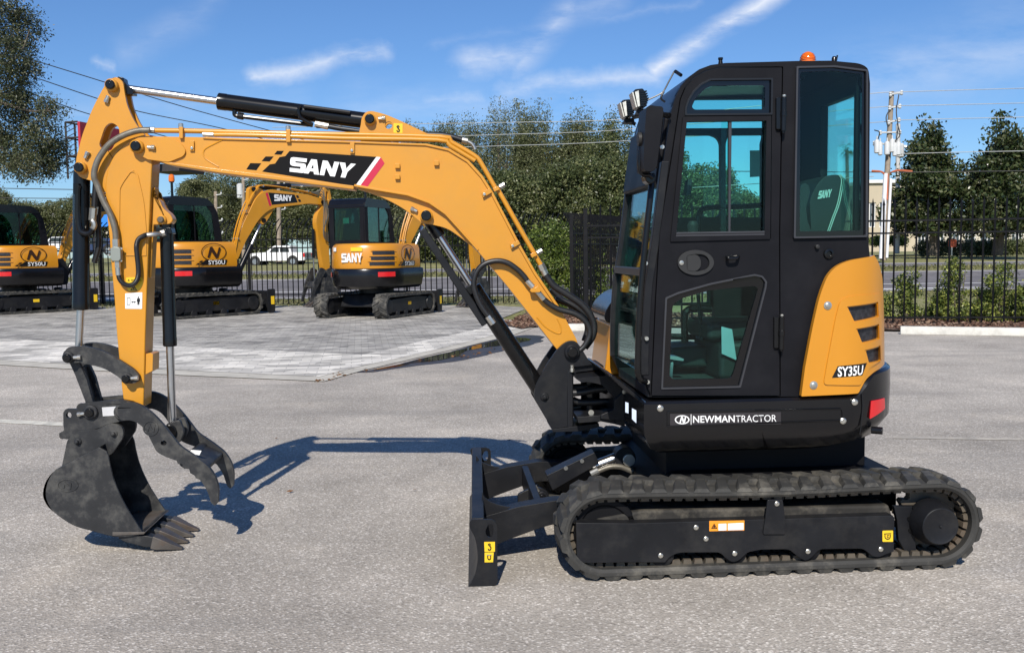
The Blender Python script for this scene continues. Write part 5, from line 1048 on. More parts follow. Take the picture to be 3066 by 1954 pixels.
m = MB(); m.prism(pp('K', [(330, 1000, 20), (418, 990, 20), (415, 1060), (380, 1080), (345, 1060)], .0), .0, .09); m.obj('mirror_bracket', CYL, mm, .01)
# work lamps
for v in (.22, .55):
    dv = v - .22; sh = Vector((0, dv, 0)); P = lambda x, y, w=0: pt('K', x, y, .22) + Vector((0, dv + w, 0))
    m = MB(); m.prism([(q.x, q.z) for q in [P(x, y) for x, y in [(250, 368), (262, 350), (322, 344), (338, 372), (352, 410), (350, 450), (322, 484), (292, 502), (278, 490)]]], v, v + .10); lp = m.obj('work_lamp', CYL, cab, .006)
    m = MB()
    for i in range(7): a, b = P(300, 366 + i * 18), P(364 - abs(i - 3) * 5, 362 + i * 18); m.prism([(a.x, a.z), (b.x, b.z), (b.x, b.z - .006), (a.x, a.z - .006)], v - .005, v + .105)
    m.obj('cooling_fins', CYL, lp)
    m = MB(); a, b = P(252, 372), P(282, 488); m.prism([(a.x - .002, a.z), (a.x - .008, a.z), (b.x - .008, b.z), (b.x - .002, b.z)], v + .008, v + .092); m.prism([(q.x, q.z) for q in [P(258, 374), P(286, 362), P(296, 480), P(280, 486)]], v - .003, v + .001); m.obj('lamp_lens', LENS, lp)
    m = MB(); m.tube([P(300, 490, .05), P(330, 520, .05), P(380, 540, .05)], .010, 8, 4); m.prism([(q.x, q.z) for q in [P(290, 500), (P(360, 490)), P(370, 540), P(270, 540)]], v + .03, v + .07); m.obj('lamp_bracket', FRM, lp)
m = MB(); a = pt('K', 245, 560, .58); b = pt('K', 380, 520, .25); m.tube([pt('K', 250, 565, .55), pt('K', 320, 545, .3), pt('K', 380, 535, .15)], .012, 6, 3); m.obj('lamp_bar', FRM, cab)
m = MB(); m.tube([pt('K', x, y, .3) for x, y in [(560, 215), (520, 290), (475, 370), (430, 400), (360, 432)]], .004, 6); m.tube([pt('K', 568, 215, .3), pt('K', 612, 245, .25)], .009, 8, 1); m.tube([pt('K', x, y, .25) for x, y in [(480, 370), (458, 420), (490, 450)]], .005, 6); m.obj('wiper_arm', SEAL, cab)
m = MB(); m.lathe([(.012, -.01), (.009, .010), (.012, .014), (.012, .022)], pt('K', 914, 146, .16), (0, 0, 1), 12); m.obj('roof_stud', CYL, cab)
m = MB(); p = pt('N', 505, 132, .3); m.lathe([(.014, -.02), (.012, .012), (.008, .02)], p, (0, 0, 1), 12); m.tube([pt('N', 522, 135, .3), pt('N', 530, 92, .3)], .004, 6, 1); m.obj('antenna', CYL, cab)
pbc = pt('N', 303, 130, .40); rb_ = 58 / 2.558 * mpx(.40); m = MB(); m.lathe([(rb_ * .98, -.03), (rb_, 0)] + [(rb_ * math.cos(a), rb_ * 1.12 * math.sin(a)) for a in [i * math.pi / 20 for i in range(1, 10)]] + [(.003, rb_ * 1.12)], pbc, (0, 0, 1), 28); bk = m.obj('beacon_lamp', ORG, cab)
m = MB(); m.lathe([(rb_ * 1.05, -.09), (rb_ * 1.05, -.02)], pbc, (0, 0, 1), 24); m.obj('beacon_base', CYL, bk)
m = MB()
for i in range(5): m.lathe([(rb_ * 1.0 * math.sqrt(1 - (.18 * i) ** 2) + .001, rb_ * .2 * i - .0015), (rb_ * math.sqrt(1 - (.18 * i) ** 2) + .003, rb_ * .2 * i), (rb_ * math.sqrt(1 - (.18 * i) ** 2) + .001, rb_ * .2 * i + .0015)], pbc, (0, 0, 1), 24)
m.obj('beacon_rings', ORG, bk)
# interior
st_ = plate('seat', 'N', [(330, 1600), (330, 1440), (318, 1200, 40), (370, 1085, 60), (438, 1012, 50), (540, 1003, 40), (600, 1045, 50), (628, 1110, 40), (612, 1250), (575, 1450), (560, 1600)], .36, .80, SEAT, cab, bev=.03)
sany(tq('N', 392, 1130, 498, 1114, 486, 1176, 378, 1192, .353), 'seat_lettering', M('seat_lettering_grey', (.5, .55, .54), .5), st_)
for dx in (0, 14): m = MB(); m.tube([pt('N', x + dx, y, .355) for x, y in [(540, 1005), (560, 1040), (556, 1100), (530, 1230), (490, 1340), (455, 1440)]], .003, 5); m.obj('seat_stitching', M('seat_thread', (.4, .45, .42), .6), st_)
m = MB(); a = pt('O', 1130, 1000, .4); m.box((a.x - .05, .32, zt0 + .06), (a.x + .6, .84, zt0 + .26)); m.box((a.x - .1, .36, zt0 + .26), (a.x + .42, .80, zt0 + .36)); m.obj('seat_base', SEAT, cab, .03)
plate('arm_console', 'N', [(232, 1600), (232, 1300), (245, 1100, 30), (275, 1065, 30), (315, 1085, 30), (320, 1140), (290, 1260), (300, 1350), (330, 1440), (330, 1600)], .22, .32, SEAT, cab, bev=.015)
m = MB(); m.tube([pt('W', x, y, .90) for x, y in [(580, 1560), (585, 1400), (605, 1330), (650, 1300), (800, 1290), (1000, 1285), (1170, 1272)]], .016, 10, 6); m.obj('inner_grab_bar', CYL, cab)
m = MB(); p = pt('W', 535, 1470, .5); m.lathe([(.02, -.05), (.028, -.02), (.030, .01), (.018, .03)], p, (0, 0, 1), 14); m.tube([p + Vector((0, 0, -.05)), p + Vector((.02, 0, -.25)), p + Vector((.05, 0, -.6))], .01, 6); m.obj('control_lever', GRY, cab)
m = MB(); m.tube([pt('O', x, y, .85) for x, y in [(770, 1030), (770, 760), (790, 710), (840, 690), (1010, 690)]], .022, 8, 5); m.tube([pt('O', x, y, .85) for x, y in [(640, 940), (960, 945), (1020, 915), (1036, 870)]], .016, 8, 5); m.obj('foot_rail', CYL, cab)
plate('dashboard', 'O', [(640, 1050), (900, 1030, 20), (1040, 1045), (1040, 1230), (640, 1230)], .55, .9, SEAT, cab, bev=.02)
m = MB(); m.prism(pp('O', [(632, 1120, 10), (700, 1125), (762, 1150), (755, 1168), (690, 1160), (632, 1150)], .35), .35, .42); m.prism(pp('O', [(640, 1180, 20), (664, 1175, 20), (660, 1250), (655, 1330), (630, 1300)], .35), .35, .40); m.obj('foot_pedal', CHR, cab, .004)
sticker('cab_notice', 'O', [(1105, 850), (1203, 876), (1245, 1160), (1108, 1100)], .30, M('pale_blue_card', (.26, .36, .40), .5), cab)
sticker('cab_notice', 'W', [(1060, 770), (1150, 768), (1150, 1010), (1060, 1015)], .93, M('clear_label', (.25, .42, .42), .4), cab)
m = MB(); m.prism(pp('W', [(492, 1035, 6), (530, 1030, 6), (522, 1175, 6), (470, 1178, 6)], .5), .5, .56); m.obj('cab_monitor', SEAT, cab, .006)

# ---------------------------------------------------------------- swing post and front frame
post = [(305, 1010, 20), (322, 925, 30), (352, 865), (420, 742), (510, 612), (560, 560, 30), (615, 524, 30), (690, 522, 40), (740, 590, 30), (800, 690), (842, 742, 12), (660, 765), (640, 800), (620, 830), (612, 1000), (612, 1310), (470, 1332, 8), (310, 1062, 20)]
sw = plate('swing_post', 'H', post, VB - .125, VB - .095, FRM, bev=.006); m = MB(); m.prism(pp('H', post, VB - .125), VB + .095, VB + .125); m.obj('far_cheek', FRM, sw, .006)
m = MB(); m.prism(pp('H', [(606, 800, 40), (640, 770), (664, 790), (664, 1310), (606, 1320)], VB - .11), VB - .128, VB + .128); m.obj('post_spine', FRM, sw, .012)
m = MB(); m.prism(pp('H', [(500, 1150), (620, 900), (620, 1320), (480, 1310)], VB - .1), VB - .094, VB + .094); m.obj('post_core', FRM, sw)
plate('post_tongue', 'H', [(650, 800, 30), (680, 762, 14), (840, 735), (925, 732, 20), (950, 760, 20), (930, 785, 14), (700, 812), (665, 840, 30), (648, 900), (636, 900)], VB - .10, VB + .10, FRM, sw, bev=.008)
plate('post_foot', 'H', [(468, 1336, 6), (660, 1310), (900, 1280), (905, 1312, 10), (740, 1352), (480, 1360, 10)], VB - .14, VB + .14, FRM, sw, bev=.006)
pin('H', 650, 620, VB - .125, 72, .68, sw, mats=[FRM, CYL, ZNC], nip=(.0, -.075), dep=.03); pin('H', 400, 1035, VB - .125, 40, .5, sw, mats=[FRM, FRM, ZNC], dep=.012)
m = MB(); p = pt('H', 820, 1000, VB); m.cyl((p.x, VB, pt('H', 800, 800, VB).z), (p.x, VB, pt('H', 800, 1260, VB).z), .055, 20); m.obj('swing_pin', CYL, sw)
fb = plate('front_frame', 'H', [(690, 872, 10), (760, 862), (960, 842), (1040, 880), (1125, 950), (1140, 1310), (1060, 1290), (1045, 1130), (1040, 1040, 30), (990, 985, 40), (930, 925, 20), (800, 898), (740, 905)], .62, 1.18, FRM, hs, bev=.01)
plate('frame_lug', 'H', [(700, 1222, 8), (920, 1205), (1100, 1205), (1140, 1310), (1050, 1288), (920, 1262), (712, 1278, 8)], .66, 1.14, FRM, hs, bev=.008)
plate('frame_web', 'H', [(920, 1200), (1040, 1150), (1045, 1060), (1140, 980), (1140, 1260), (920, 1240)], .60, .64, FRM, hs, bev=.004)
plate('deck_edge', 'H', [(1015, 832, 8), (1045, 845), (1130, 915), (1320, 1072), (1300, 1100), (1120, 965), (1000, 850)], .20, .98, GLOS, hs, bev=.006)
for i, P in enumerate([[(660, 1000), (760, 990), (880, 968), (1000, 965), (1060, 1010)], [(660, 1062), (720, 1085), (850, 1085), (960, 1080), (1030, 1085)], [(655, 950), (740, 945), (860, 940), (990, 990)], [(660, 1140), (760, 1120), (880, 1120), (980, 1160)], [(660, 1180), (780, 1150), (900, 1160), (1000, 1200)]]): hose('swing_hose', 'H', P, VB - .13 + .05 * i, .020 if i < 3 else .024, HOS, sw)
m = MB(); m.lathe([(.016, 0), (.016, -.012)], pt('H', 826, 1178, .70), (0, 1, 0), 8); m.cut(); m.lathe([(.012, 0), (.012, -.012)], pt('H', 1130, 988, .60), (0, 1, 0), 8); m.obj('frame_bolt', ZNC, hs)
for P in ([(1143, 1082), (1172, 1092), (1172, 1188), (1143, 1178)], [(1204, 1140), (1244, 1160), (1244, 1278), (1204, 1240)]): sticker('frame_sticker', 'H', P, .10, M('blue_white_sticker', (.55, .62, .72), .4), hs)

# ---------------------------------------------------------------- boom
v0 = VB - .085
bo = [(392, 439, 20), (398, 420, 12), (418, 408, 10), (614, 411), (671, 414), (1030, 423), (1280, 432, 40), (1347, 447, 40), (1403, 481, 40), (1444, 526, 40), (1475, 575, 40), (1558, 734), (1604, 815), (1674, 918), (1725, 1013), (1738, 1052, 24), (1712, 1082, 24), (1668, 1046), (1578, 931), (1519, 856), (1431, 752), (1373, 687, 40), (1332, 642, 40), (1284, 609, 40), (1220, 586, 40), (1123, 570), (1059, 558), (656, 508), (502, 487), (455, 480), (405, 466, 20)]
def yz(pts, v, r=0): return pp('Z', pts, v, r)
m = MB(); m.prism(yz(bo, v0), v0, VB + .085); boom = m.obj('boom', YEL, EX, .007)
lug = [(1060, 562), (1097, 572), (1160, 597, 40), (1213, 627, 40), (1250, 657, 14), (1264, 669, 10), (1292, 672, 10), (1340, 683, 40), (1377, 709, 40), (1424, 744), (1400, 700), (1300, 605), (1140, 560)]
for a, b in ((VB - .062, VB - .034), (VB + .034, VB + .062)): m = MB(); m.prism(yz(lug, VB - .062, 20), a, b); m.obj('boom_lug', YEL, boom, .004)
low = [(1059, 558), (1123, 570), (1220, 586), (1284, 609), (1332, 642), (1373, 687), (1431, 752)]; up_ = [(p[0] + 2, p[1] - 7) for p in low]
m = MB(); m.prism(yz(bez_round(low + up_[::-1], 0), v0 - .012), v0 - .010, VB + .095); m.prism(yz([(470, 480), (656, 506), (1059, 556), (1059, 567), (656, 517), (500, 492)], v0 - .012), v0 - .010, VB + .095); m.obj('bottom_flange', YEL, boom, .003)
tf = [(614, 411), (671, 414), (1030, 423), (1280, 432), (1347, 447), (1403, 481), (1444, 526), (1475, 575), (1558, 734), (1604, 815), (1674, 918)]
m = MB(); m.prism(yz([(p[0], p[1] - 1) for p in tf] + [(p[0] - 6, p[1] + 5) for p in tf[::-1]], v0), v0 - .010, VB + .095); m.obj('top_flange', YEL, boom, .003)
for v_ in (v0 - .014, VB + .085):
    m = MB(); m.prism(pp('A', [(1180, 870, 60), (1195, 815, 40), (1250, 787, 30), (1530, 782, 20), (1640, 850, 30), (1675, 905, 30), (1655, 955, 30), (1520, 1010, 20), (1330, 985), (1240, 935, 60), (1195, 915, 40)], v0 - .014), v_, v_ + .014); m.obj('boom_tip_plate', YEL, boom, .004)
for v_ in (VB - .062, VB + .034):
    m = MB(); m.prism(pp('E', [(1270, 400), (1285, 330), (1292, 270, 30), (1328, 226, 40), (1372, 220, 30), (1480, 246, 60), (1600, 298), (1840, 412), (1840, 450), (1270, 450)], VB - .062), v_, v_ + .028, [pp('E', el2(1508, 334, 30, 30), VB - .062)]); m.obj('top_lug', YEL, boom, .004)
pin('E', 1360, 290, VB - .062, 46, .80, boom, nip=(.045, .004)); pin('E', 1810, 1060, VB - .062, 52, .78, boom, nip=(-.05, .025), dep=.04); pin('A', 1240, 870, v0 - .014, 58, .74, boom, nip=(.055, -.004))
# weld outlines on the web
for P in ([(2000, 812), (1930, 845), (1850, 890), (1832, 935), (1860, 985), (1970, 1052)],): hose('weld_line', 'A', P, v0 - .001, .004, YEL, boom, n=6)
hose('weld_line', 'H', [(330, 305), (400, 385), (480, 438), (535, 455), (552, 430), (545, 380), (515, 315)], v0 - .001, .004, YEL, boom, n=6)
for k, x, y, w, h, a in [('E', 1218, 520, 18, 42, 0), ('A', 1734, 865, 20, 45, 0)]:
    m = MB(); m.prism(pp(k, [(x - w, y - h), (x + w, y - h), (x + w, y + h), (x - w, y + h)], v0, 4), v0 - .014, v0); m.m = 1; m.lathe([(.008, 0), (.008, -.006)], pt(k, x - 4, y + h * .4, v0 - .014), (0, 1, 0), 10); m.obj('hose_bracket', [YEL, ZNC], boom, .003)
for P in ([(742, 236), (820, 198), (836, 236), (756, 282)], [(1002, 710), (1078, 672), (1095, 706), (1015, 752)]):
    m = MB(); m.prism(pp('G', P, v0, 4), v0 - .022, v0); m.m = 1; m.lathe([(.008, 0), (.008, -.006)], pt('G', P[0][0] + 26, P[0][1] + 14, v0 - .022), (0, 1, 0), 10); m.obj('hose_bracket', [YEL, ZNC], boom, .003)
for x, y in [(1580, 662), (1580, 750), (1892, 640)]:
    m = MB(); m.prism(pp('E', [(x - 19, y - 19), (x + 19, y - 19), (x + 19, y + 19), (x - 19, y + 19)], v0, 4), v0 - .022, v0); m.obj('mounting_boss', YEL, boom, .003)
# decal
dm = M('decal_black', (.006, .0055, .006), .55, spec=.12, var=.08); vd = v0 - .0015
m = MB()
for P in ([(495, 705), (556, 648), (598, 642), (634, 590), (680, 582), (714, 541), (1410, 588), (1238, 822)], [(368, 688), (400, 638), (487, 640), (448, 695)], [(490, 622), (522, 585), (586, 585), (554, 625)], [(592, 568), (614, 540), (668, 540), (648, 570)]): m.prism(pp('E', P, vd), vd, vd + .001)
m.obj('decal_panel', dm, boom)
m = MB(); m.prism(pp('E', [(1410, 588), (1444, 591), (1272, 830), (1238, 824)], vd), vd, vd + .001); m.obj('decal_stripe', WHT, boom); m = MB(); m.prism(pp('E', [(1446, 592), (1476, 640), (1330, 838), (1274, 830)], vd), vd, vd + .001); m.obj('decal_stripe', PNK, boom)
sany(tq('E', 722, 588, 1288, 650, 1240, 764, 714, 706, vd - .0012), 'decal_lettering', WHT, boom)
sticker('lifting_sticker', 'E', [(1548, 318, 4), (1620, 322, 4), (1619, 402, 4), (1546, 394, 4)], VB - .062, YST, boom); m = MB(); m.tube([pt('E', x, y, VB - .066) for x, y in [(1584, 338), (1574, 346), (1582, 354), (1592, 346), (1584, 338)]], .0026, 6); m.tube([pt('E', x, y, VB - .066) for x, y in [(1583, 355), (1584, 362), (1594, 372), (1590, 384), (1578, 384), (1574, 374)]], .0032, 6); m.obj('hook_symbol', SEAL, boom)
# hard pipes on top of the boom
def pipe(P, v, r=.0125): m = MB(); m.tube([pt(k, x, y, v) for k, x, y in P], r, 12, 3); return m.obj('steel_pipe', YEL, boom)
pipe([('A', 1400, 725), ('E', 0, 382), ('E', 690, 400), ('E', 1150, 408), ('E', 1925, 428), ('E', 2010, 470), ('E', 2190, 575), ('E', 2250, 640), ('E', 2370, 850), ('G', 890, 205), ('G', 1100, 575), ('G', 1230, 800), ('G', 1290, 905)], v0 + .01, .0135)
pipe([('E', 110, 411), ('E', 300, 412), ('E', 700, 423), ('E', 1150, 440), ('E', 1900, 453), ('E', 2000, 500), ('E', 2200, 620)], v0 - .004)
for k, x, y in (('E', 703, 400), ('A', 1630, 725)):
    m = MB(); m.prism(pp(k, [(x - 16, y - 32), (x + 18, y - 32), (x + 18, y + 70), (x - 16, y + 70)], v0 - .02, 4), v0 - .022, v0 + .03); m.m = 1; m.lathe([(.014, -.01), (.014, .014), (.010, .018)], pt(k, x, y - 34, v0), (0, 0, 1), 8); m.obj('pipe_clamp', [YEL, ZNC], boom, .003)
for x, y in ((860, 215), (1205, 820)):
    m = MB(); m.prism(pp('G', [(x - 15, y - 20), (x + 35, y - 40), (x + 50, y - 8), (x, y + 12)], v0 - .018, 4), v0 - .022, v0 + .03); m.m = 1; q = pt('G', x + 48, y - 30, v0); m.cyl(q, q + Vector((.028, 0, .016)), .015, 8); m.obj('pipe_clamp', [YEL, ZNC], boom, .003)
m = MB(); m.cut(); m.cyl(pt('G', 1285, 895, v0 + .01), pt('G', 1310, 945, v0 + .01), .022, 6); m.cut(); m.cyl(pt('G', 1310, 945, v0 + .01), pt('G', 1335, 1000, v0 + .01), .018, 14); m.cut(); m.cyl(pt('A', 1340, 722, v0 + .01), pt('A', 1395, 722, v0 + .01), .017, 8); m.cut(); m.cyl(pt('E', 20, 408, v0), pt('E', 105, 411, v0), .012, 8); m.obj('hose_fitting', ZNC, boom)
hose('boom_hose', 'G', [(1330, 990), (1400, 1085), (1480, 1140), (1560, 1190), (1660, 1260), (1730, 1340), (1770, 1430), (1775, 1500), (1755, 1570), (1690, 1660)], v0 + .01, .020, HOS); hose('boom_hose', 'G', [(1420, 1210), (1560, 1260), (1660, 1330), (1710, 1420), (1720, 1500), (1690, 1600)], VB + .04, .020, HOS)
hose('boom_hose', 'G', [(1310, 1210), (1370, 1260), (1460, 1310), (1600, 1350), (1690, 1410), (1735, 1490), (1730, 1560), (1690, 1640), (1640, 1690)], v0 - .03, .016, HOS); hose('boom_hose', 'G', [(1380, 1120), (1500, 1230), (1640, 1300), (1740, 1400), (1760, 1500), (1720, 1600)], VB + .08, .018, HOS)
plate('hose_saddle', 'G', [(1188, 1138, 4), (1200, 1118), (1262, 1095), (1290, 1130), (1280, 1150), (1205, 1152)], v0 - .06, v0, YEL, boom, bev=.004)
m = MB(); m.cut(); m.cyl(pt('G', 1160, 1045, v0 - .035), pt('G', 1215, 1105, v0 - .04), .016, 8); m.cut(); m.cyl(pt('G', 1245, 1130, v0 - .04), pt('G', 1315, 1215, v0 - .035), .0155, 8); m.obj('hose_fitting', ZNC, boom)
hose('lift_hose', 'G', [(830, 1395), (775, 1330), (720, 1240), (680, 1130), (672, 1050), (700, 960), (770, 890), (880, 862), (980, 880), (1070, 940), (1130, 1000), (1165, 1050)], v0 - .035, .0155, HOS)
m = MB(); m.cut(); m.cyl(pt('G', 800, 1370, v0 - .035), pt('G', 850, 1440, v0 - .035), .019, 8); m.obj('hose_fitting', ZNC, EX)
hose('boom_top_hose', 'E', [(1700, 410), (1900, 412), (2000, 425), (2100, 455)], VB, .016, HOS, boom); m = MB(); m.cut(); m.cyl(pt('E', 2095, 455, VB), pt('E', 2140, 465, VB), .018, 8); m.obj('hose_fitting', ZNC, boom); hose('elbow_pipe', 'E', [(2140, 465), (2175, 485), (2195, 515), (2200, 530)], VB, .011, ZNC, boom)
# lift cylinder
ca, cb_, cc_ = L(1630, 1187, VB), L(1415, 860, VB), L(1276, 646, VB); lc = cylinder('lift_cylinder', ca, cb_, cc_, .047, .020, VB)
m = MB(); m.lathe([(.045, -.032), (.045, .032)], cc_, (0, 1, 0), 24); m.obj('rod_eye', CYL, lc)
d = (cb_ - cc_).normalized(); m = MB(); m.cyl(cc_ + d * .02, cc_ + d * .14, .036, 16); m.obj('rod_collar', CYL, lc)
gA, gB = pt('G', 195, 575, VB - .05), pt('G', 775, 1445, VB - .05); nrm = Vector((-(gB - gA).z, 0, (gB - gA).x)).normalized() * .021; m = MB(); m.prism([(q.x, q.z) for q in (gA + nrm, gB + nrm, gB - nrm, gA - nrm)], VB - .075, VB - .025); m.obj('rod_guard', FRM, lc, .006)
m = MB(); m.prism(pp('G', [(580, 1110), (655, 1070), (700, 1140), (640, 1180)], VB - .06), VB - .06, VB + .06); m.obj('guard_clamp', CYL, lc, .006)
# stick cylinder on top
s0, s1, s2 = pt('E', 1330, 300, VB), pt('E', 140, 143, VB), pt('A', 1120, 345, VB); sc_ = cylinder('stick_cylinder', s0, s1, s2, .0445, .0205, VB)
m = MB(); m.prism(pp('A', [(1060, 238, 6), (1112, 248, 8), (1118, 285), (1160, 330, 10), (1200, 345), (1200, 400), (1140, 400), (1050, 380)], VB - .035), VB - .035, VB + .035); m.obj('rod_eye', CYL, sc_, .006)
m = MB(); m.tube([pt('E', x, y, VB - .02) for x, y in [(275, 215), (275, 250), (300, 262), (340, 266), (840, 326), (900, 335)]], .0125, 10, 3); m.cyl(pt('E', 300, 258, VB - .02), pt('E', 345, 266, VB - .02), .019, 10); m.obj('feed_pipe', CYL, sc_)
m = MB(); m.tube([pt('E', x, y, VB - .055) for x, y in [(800, 180), (785, 215), (800, 270), (840, 300), (900, 330)]], .010, 8, 5); m.tube([pt('E', 830, 185, VB - .05), pt('E', 1200, 235, VB - .05)], .012, 8, 1); m.obj('feed_pipe', CYL, sc_)
hose('stick_hose', 'E', [(930, 338), (1010, 342), (1100, 358), (1200, 372), (1290, 385)], VB - .04, .014, HOS, sc_); m = MB(); m.cut(); m.cyl(pt('E', 920, 325, VB - .04), pt('E', 1025, 345, VB - .04), .018, 8); m.obj('hose_fitting', ZNC, sc_)

# ---------------------------------------------------------------- arm
va = VB - .075
B_ = lambda P: [(p[0], p[1] + 1053.5) + tuple(p[2:]) for p in P]      # B crop -> A crop rows
arm_p = [(1290, 770), (1200, 790, 60), (1100, 860, 80), (1000, 985, 80), (955, 1120, 80), (945, 1250, 60)] + B_([(960, 420, 60), (985, 640), (1003, 900), (1030, 1200), (1050, 1500), (1096, 1990), (1110, 2096)]) + B_([(1200, 2112), (1292, 2164), (1298, 2000), (1310, 1500), (1338, 700), (1366, 60)]) + [(1372, 990)]
armb = MB(); armb.prism(pp('A', arm_p, va), va, VB + .075); arm = armb.obj('arm', YEL, EX, .008)
ear = [(676, 1085, 30), (690, 965), (742, 760, 60), (832, 530, 60), (930, 340, 60), (990, 262, 50), (1050, 238, 30), (1108, 285, 30), (1125, 400, 60), (1142, 490, 60), (1192, 610, 60), (1240, 690, 40), (1300, 760), (1330, 900), (1150, 1200), (920, 1290), (900, 1210), (830, 1178, 20), (722, 1150, 30)]
ehole = [(888, 862, 40), (945, 690, 40), (1000, 648, 40), (1070, 690, 30), (1080, 765, 30), (1000, 908, 30), (945, 912, 30)]
for a, b in ((VB - .062, VB - .038), (VB + .038, VB + .062)): m = MB(); m.prism(pp('A', ear, VB - .062), a, b, [pp('A', ehole, VB - .062)]); m.obj('arm_ear', YEL, arm, .004)
pin('A', 1015, 322, VB - .062, 54, .74, arm, nip=(-.022, -.055), dep=.034); pin('A', 735, 1062, VB - .062, 52, .78, arm, nip=(.025, .05), dep=.034)
m = MB(); m.prism(pp('B', [(1060, 800), (1068, 190, 20), (1100, 130, 30), (1180, 20, 40), (1240, 55, 60), (1300, 320, 80), (1322, 600), (1318, 800)], va - .004), va - .005, va, [pp('B', [(1074, 790), (1082, 195, 20), (1112, 138, 30), (1184, 38, 40), (1228, 64, 60), (1287, 322, 80), (1308, 600), (1304, 790)], va - .004)]); m.obj('arm_weld', YEL, arm, .002)
m = MB(); m.prism(pp('B', [(1378, 180), (1398, 182), (1392, 262), (1440, 300, 20), (1470, 372, 30), (1540, 430, 30), (1562, 482, 30), (1530, 516, 20), (1450, 520), (1385, 522), (1360, 1000), (1340, 1000)], VB - .04), VB - .04, VB + .04); m.obj('thumb_lug', YEL, arm, .006)
pin('B', 1460, 475, VB - .04, 42, .66, arm, dep=.02, mats=[YEL, RUBC, ZNC])
m = MB(); m.prism(pp('C', [(735, 130), (765, 122), (785, 130), (782, 240), (735, 265)], VB - .06, 3), VB - .06, VB + .06); m.obj('arm_stop', YEL, arm, .006)
m = MB(); m.tube([pt('A', x, y, va - .035) for x, y in [(1350, 722), (1240, 728), (1110, 770), (985, 850), (900, 960), (858, 1060), (850, 1150)]] + [pt('B', x, y, va - .03) for x, y in [(880, 170), (930, 300), (1000, 440), (1036, 560), (1046, 655)]], .0165, 12, 6); m.obj('armoured_hose', SLV, EX)
vb_ = plate('valve_block', 'B', [(992, 735, 6), (1020, 715), (1070, 720), (1085, 740, 6), (1088, 830, 6), (1070, 852), (1010, 850, 6), (992, 820)], va - .055, va - .012, M('valve_grey', (.24, .26, .23), .45, var=.1, metal=.2), EX, bev=.006)
m = MB(); m.cyl(pt('B', 1043, 650, va - .03), pt('B', 1046, 720, va - .03), .019, 8); m.cut(); m.cyl(pt('B', 1060, 850, va - .03), pt('B', 1062, 905, va - .03), .016, 8); m.cyl(pt('B', 1062, 905, va - .03), pt('B', 1068, 975, va - .03), .0145, 12)
for x, y in [(985, 740), (985, 792), (1100, 735), (1098, 845)]: m.cut(); m.lathe([(.006, .0), (.006, -.012)], pt('B', x, y, va - .03), (0, 1, 0), 6)
m.obj('hose_fitting', ZNC, vb_)
m = MB(); m.tube([pt('B', x, y, va - .03) for x, y in [(1068, 965), (1080, 1010), (1115, 1050), (1170, 1066), (1220, 1040), (1245, 980), (1246, 900), (1236, 800), (1230, 710), (1250, 650), (1300, 618), (1330, 610)]], .0125, 12, 12, ring=lambda i: 1.0 + .10 * (i % 2)); m.obj('ribbed_hose', HOS, EX)
m = MB(); m.tube([pt('B', 1320, 612, va - .03), pt('B', 1400, 605, va - .02), pt('B', 1470, 604, VB - .05)], .013, 10, 3); m.cut(); m.cyl(pt('B', 1455, 600, VB - .055), pt('B', 1492, 590, VB - .055), .02, 8); m.obj('hose_fitting', ZNC, EX)
sticker('arm_warning_sticker', 'B', [(1135, 995, 10), (1285, 990, 30), (1290, 1060, 40), (1250, 1115, 30), (1160, 1120, 20), (1135, 1070, 10)], va, YST, arm); tri_warn('B', 1205, 1088, 32, va, arm); tri_warn('B', 1160, 1018, 10, va, arm)
text('WARNING', tq('B', 1180, 1010, 1275, 1008, 1275, 1028, 1180, 1030, va - .0035), 'sticker_text', SEAL, arm)
sticker('clearance_sticker', 'B', [(1128, 1138, 6), (1282, 1128, 6), (1280, 1278, 6), (1128, 1276, 6)], va, WHT, arm)
m = MB(); m.prism(pp('B', [(1144, 1178), (1174, 1176), (1174, 1242), (1144, 1242)], va - .003), va - .003, va - .0022, [pp('B', [(1148, 1182), (1170, 1180), (1170, 1238), (1148, 1238)], va - .003)])
m.prism(pp('B', [(1182, 1216), (1198, 1206), (1198, 1213), (1210, 1213), (1210, 1206), (1226, 1216), (1210, 1226), (1210, 1219), (1198, 1219), (1198, 1226)], va - .003), va - .003, va - .0022)
m.prism(pp('B', el2(1247, 1174, 7, 7, 14), va - .003), va - .003, va - .0022); m.prism(pp('B', [(1236, 1183), (1260, 1182), (1264, 1212), (1257, 1212), (1256, 1242), (1248, 1242), (1247, 1216), (1245, 1242), (1238, 1242), (1238, 1212), (1231, 1212)], va - .003), va - .003, va - .0022); m.obj('clearance_symbol', SEAL, arm)
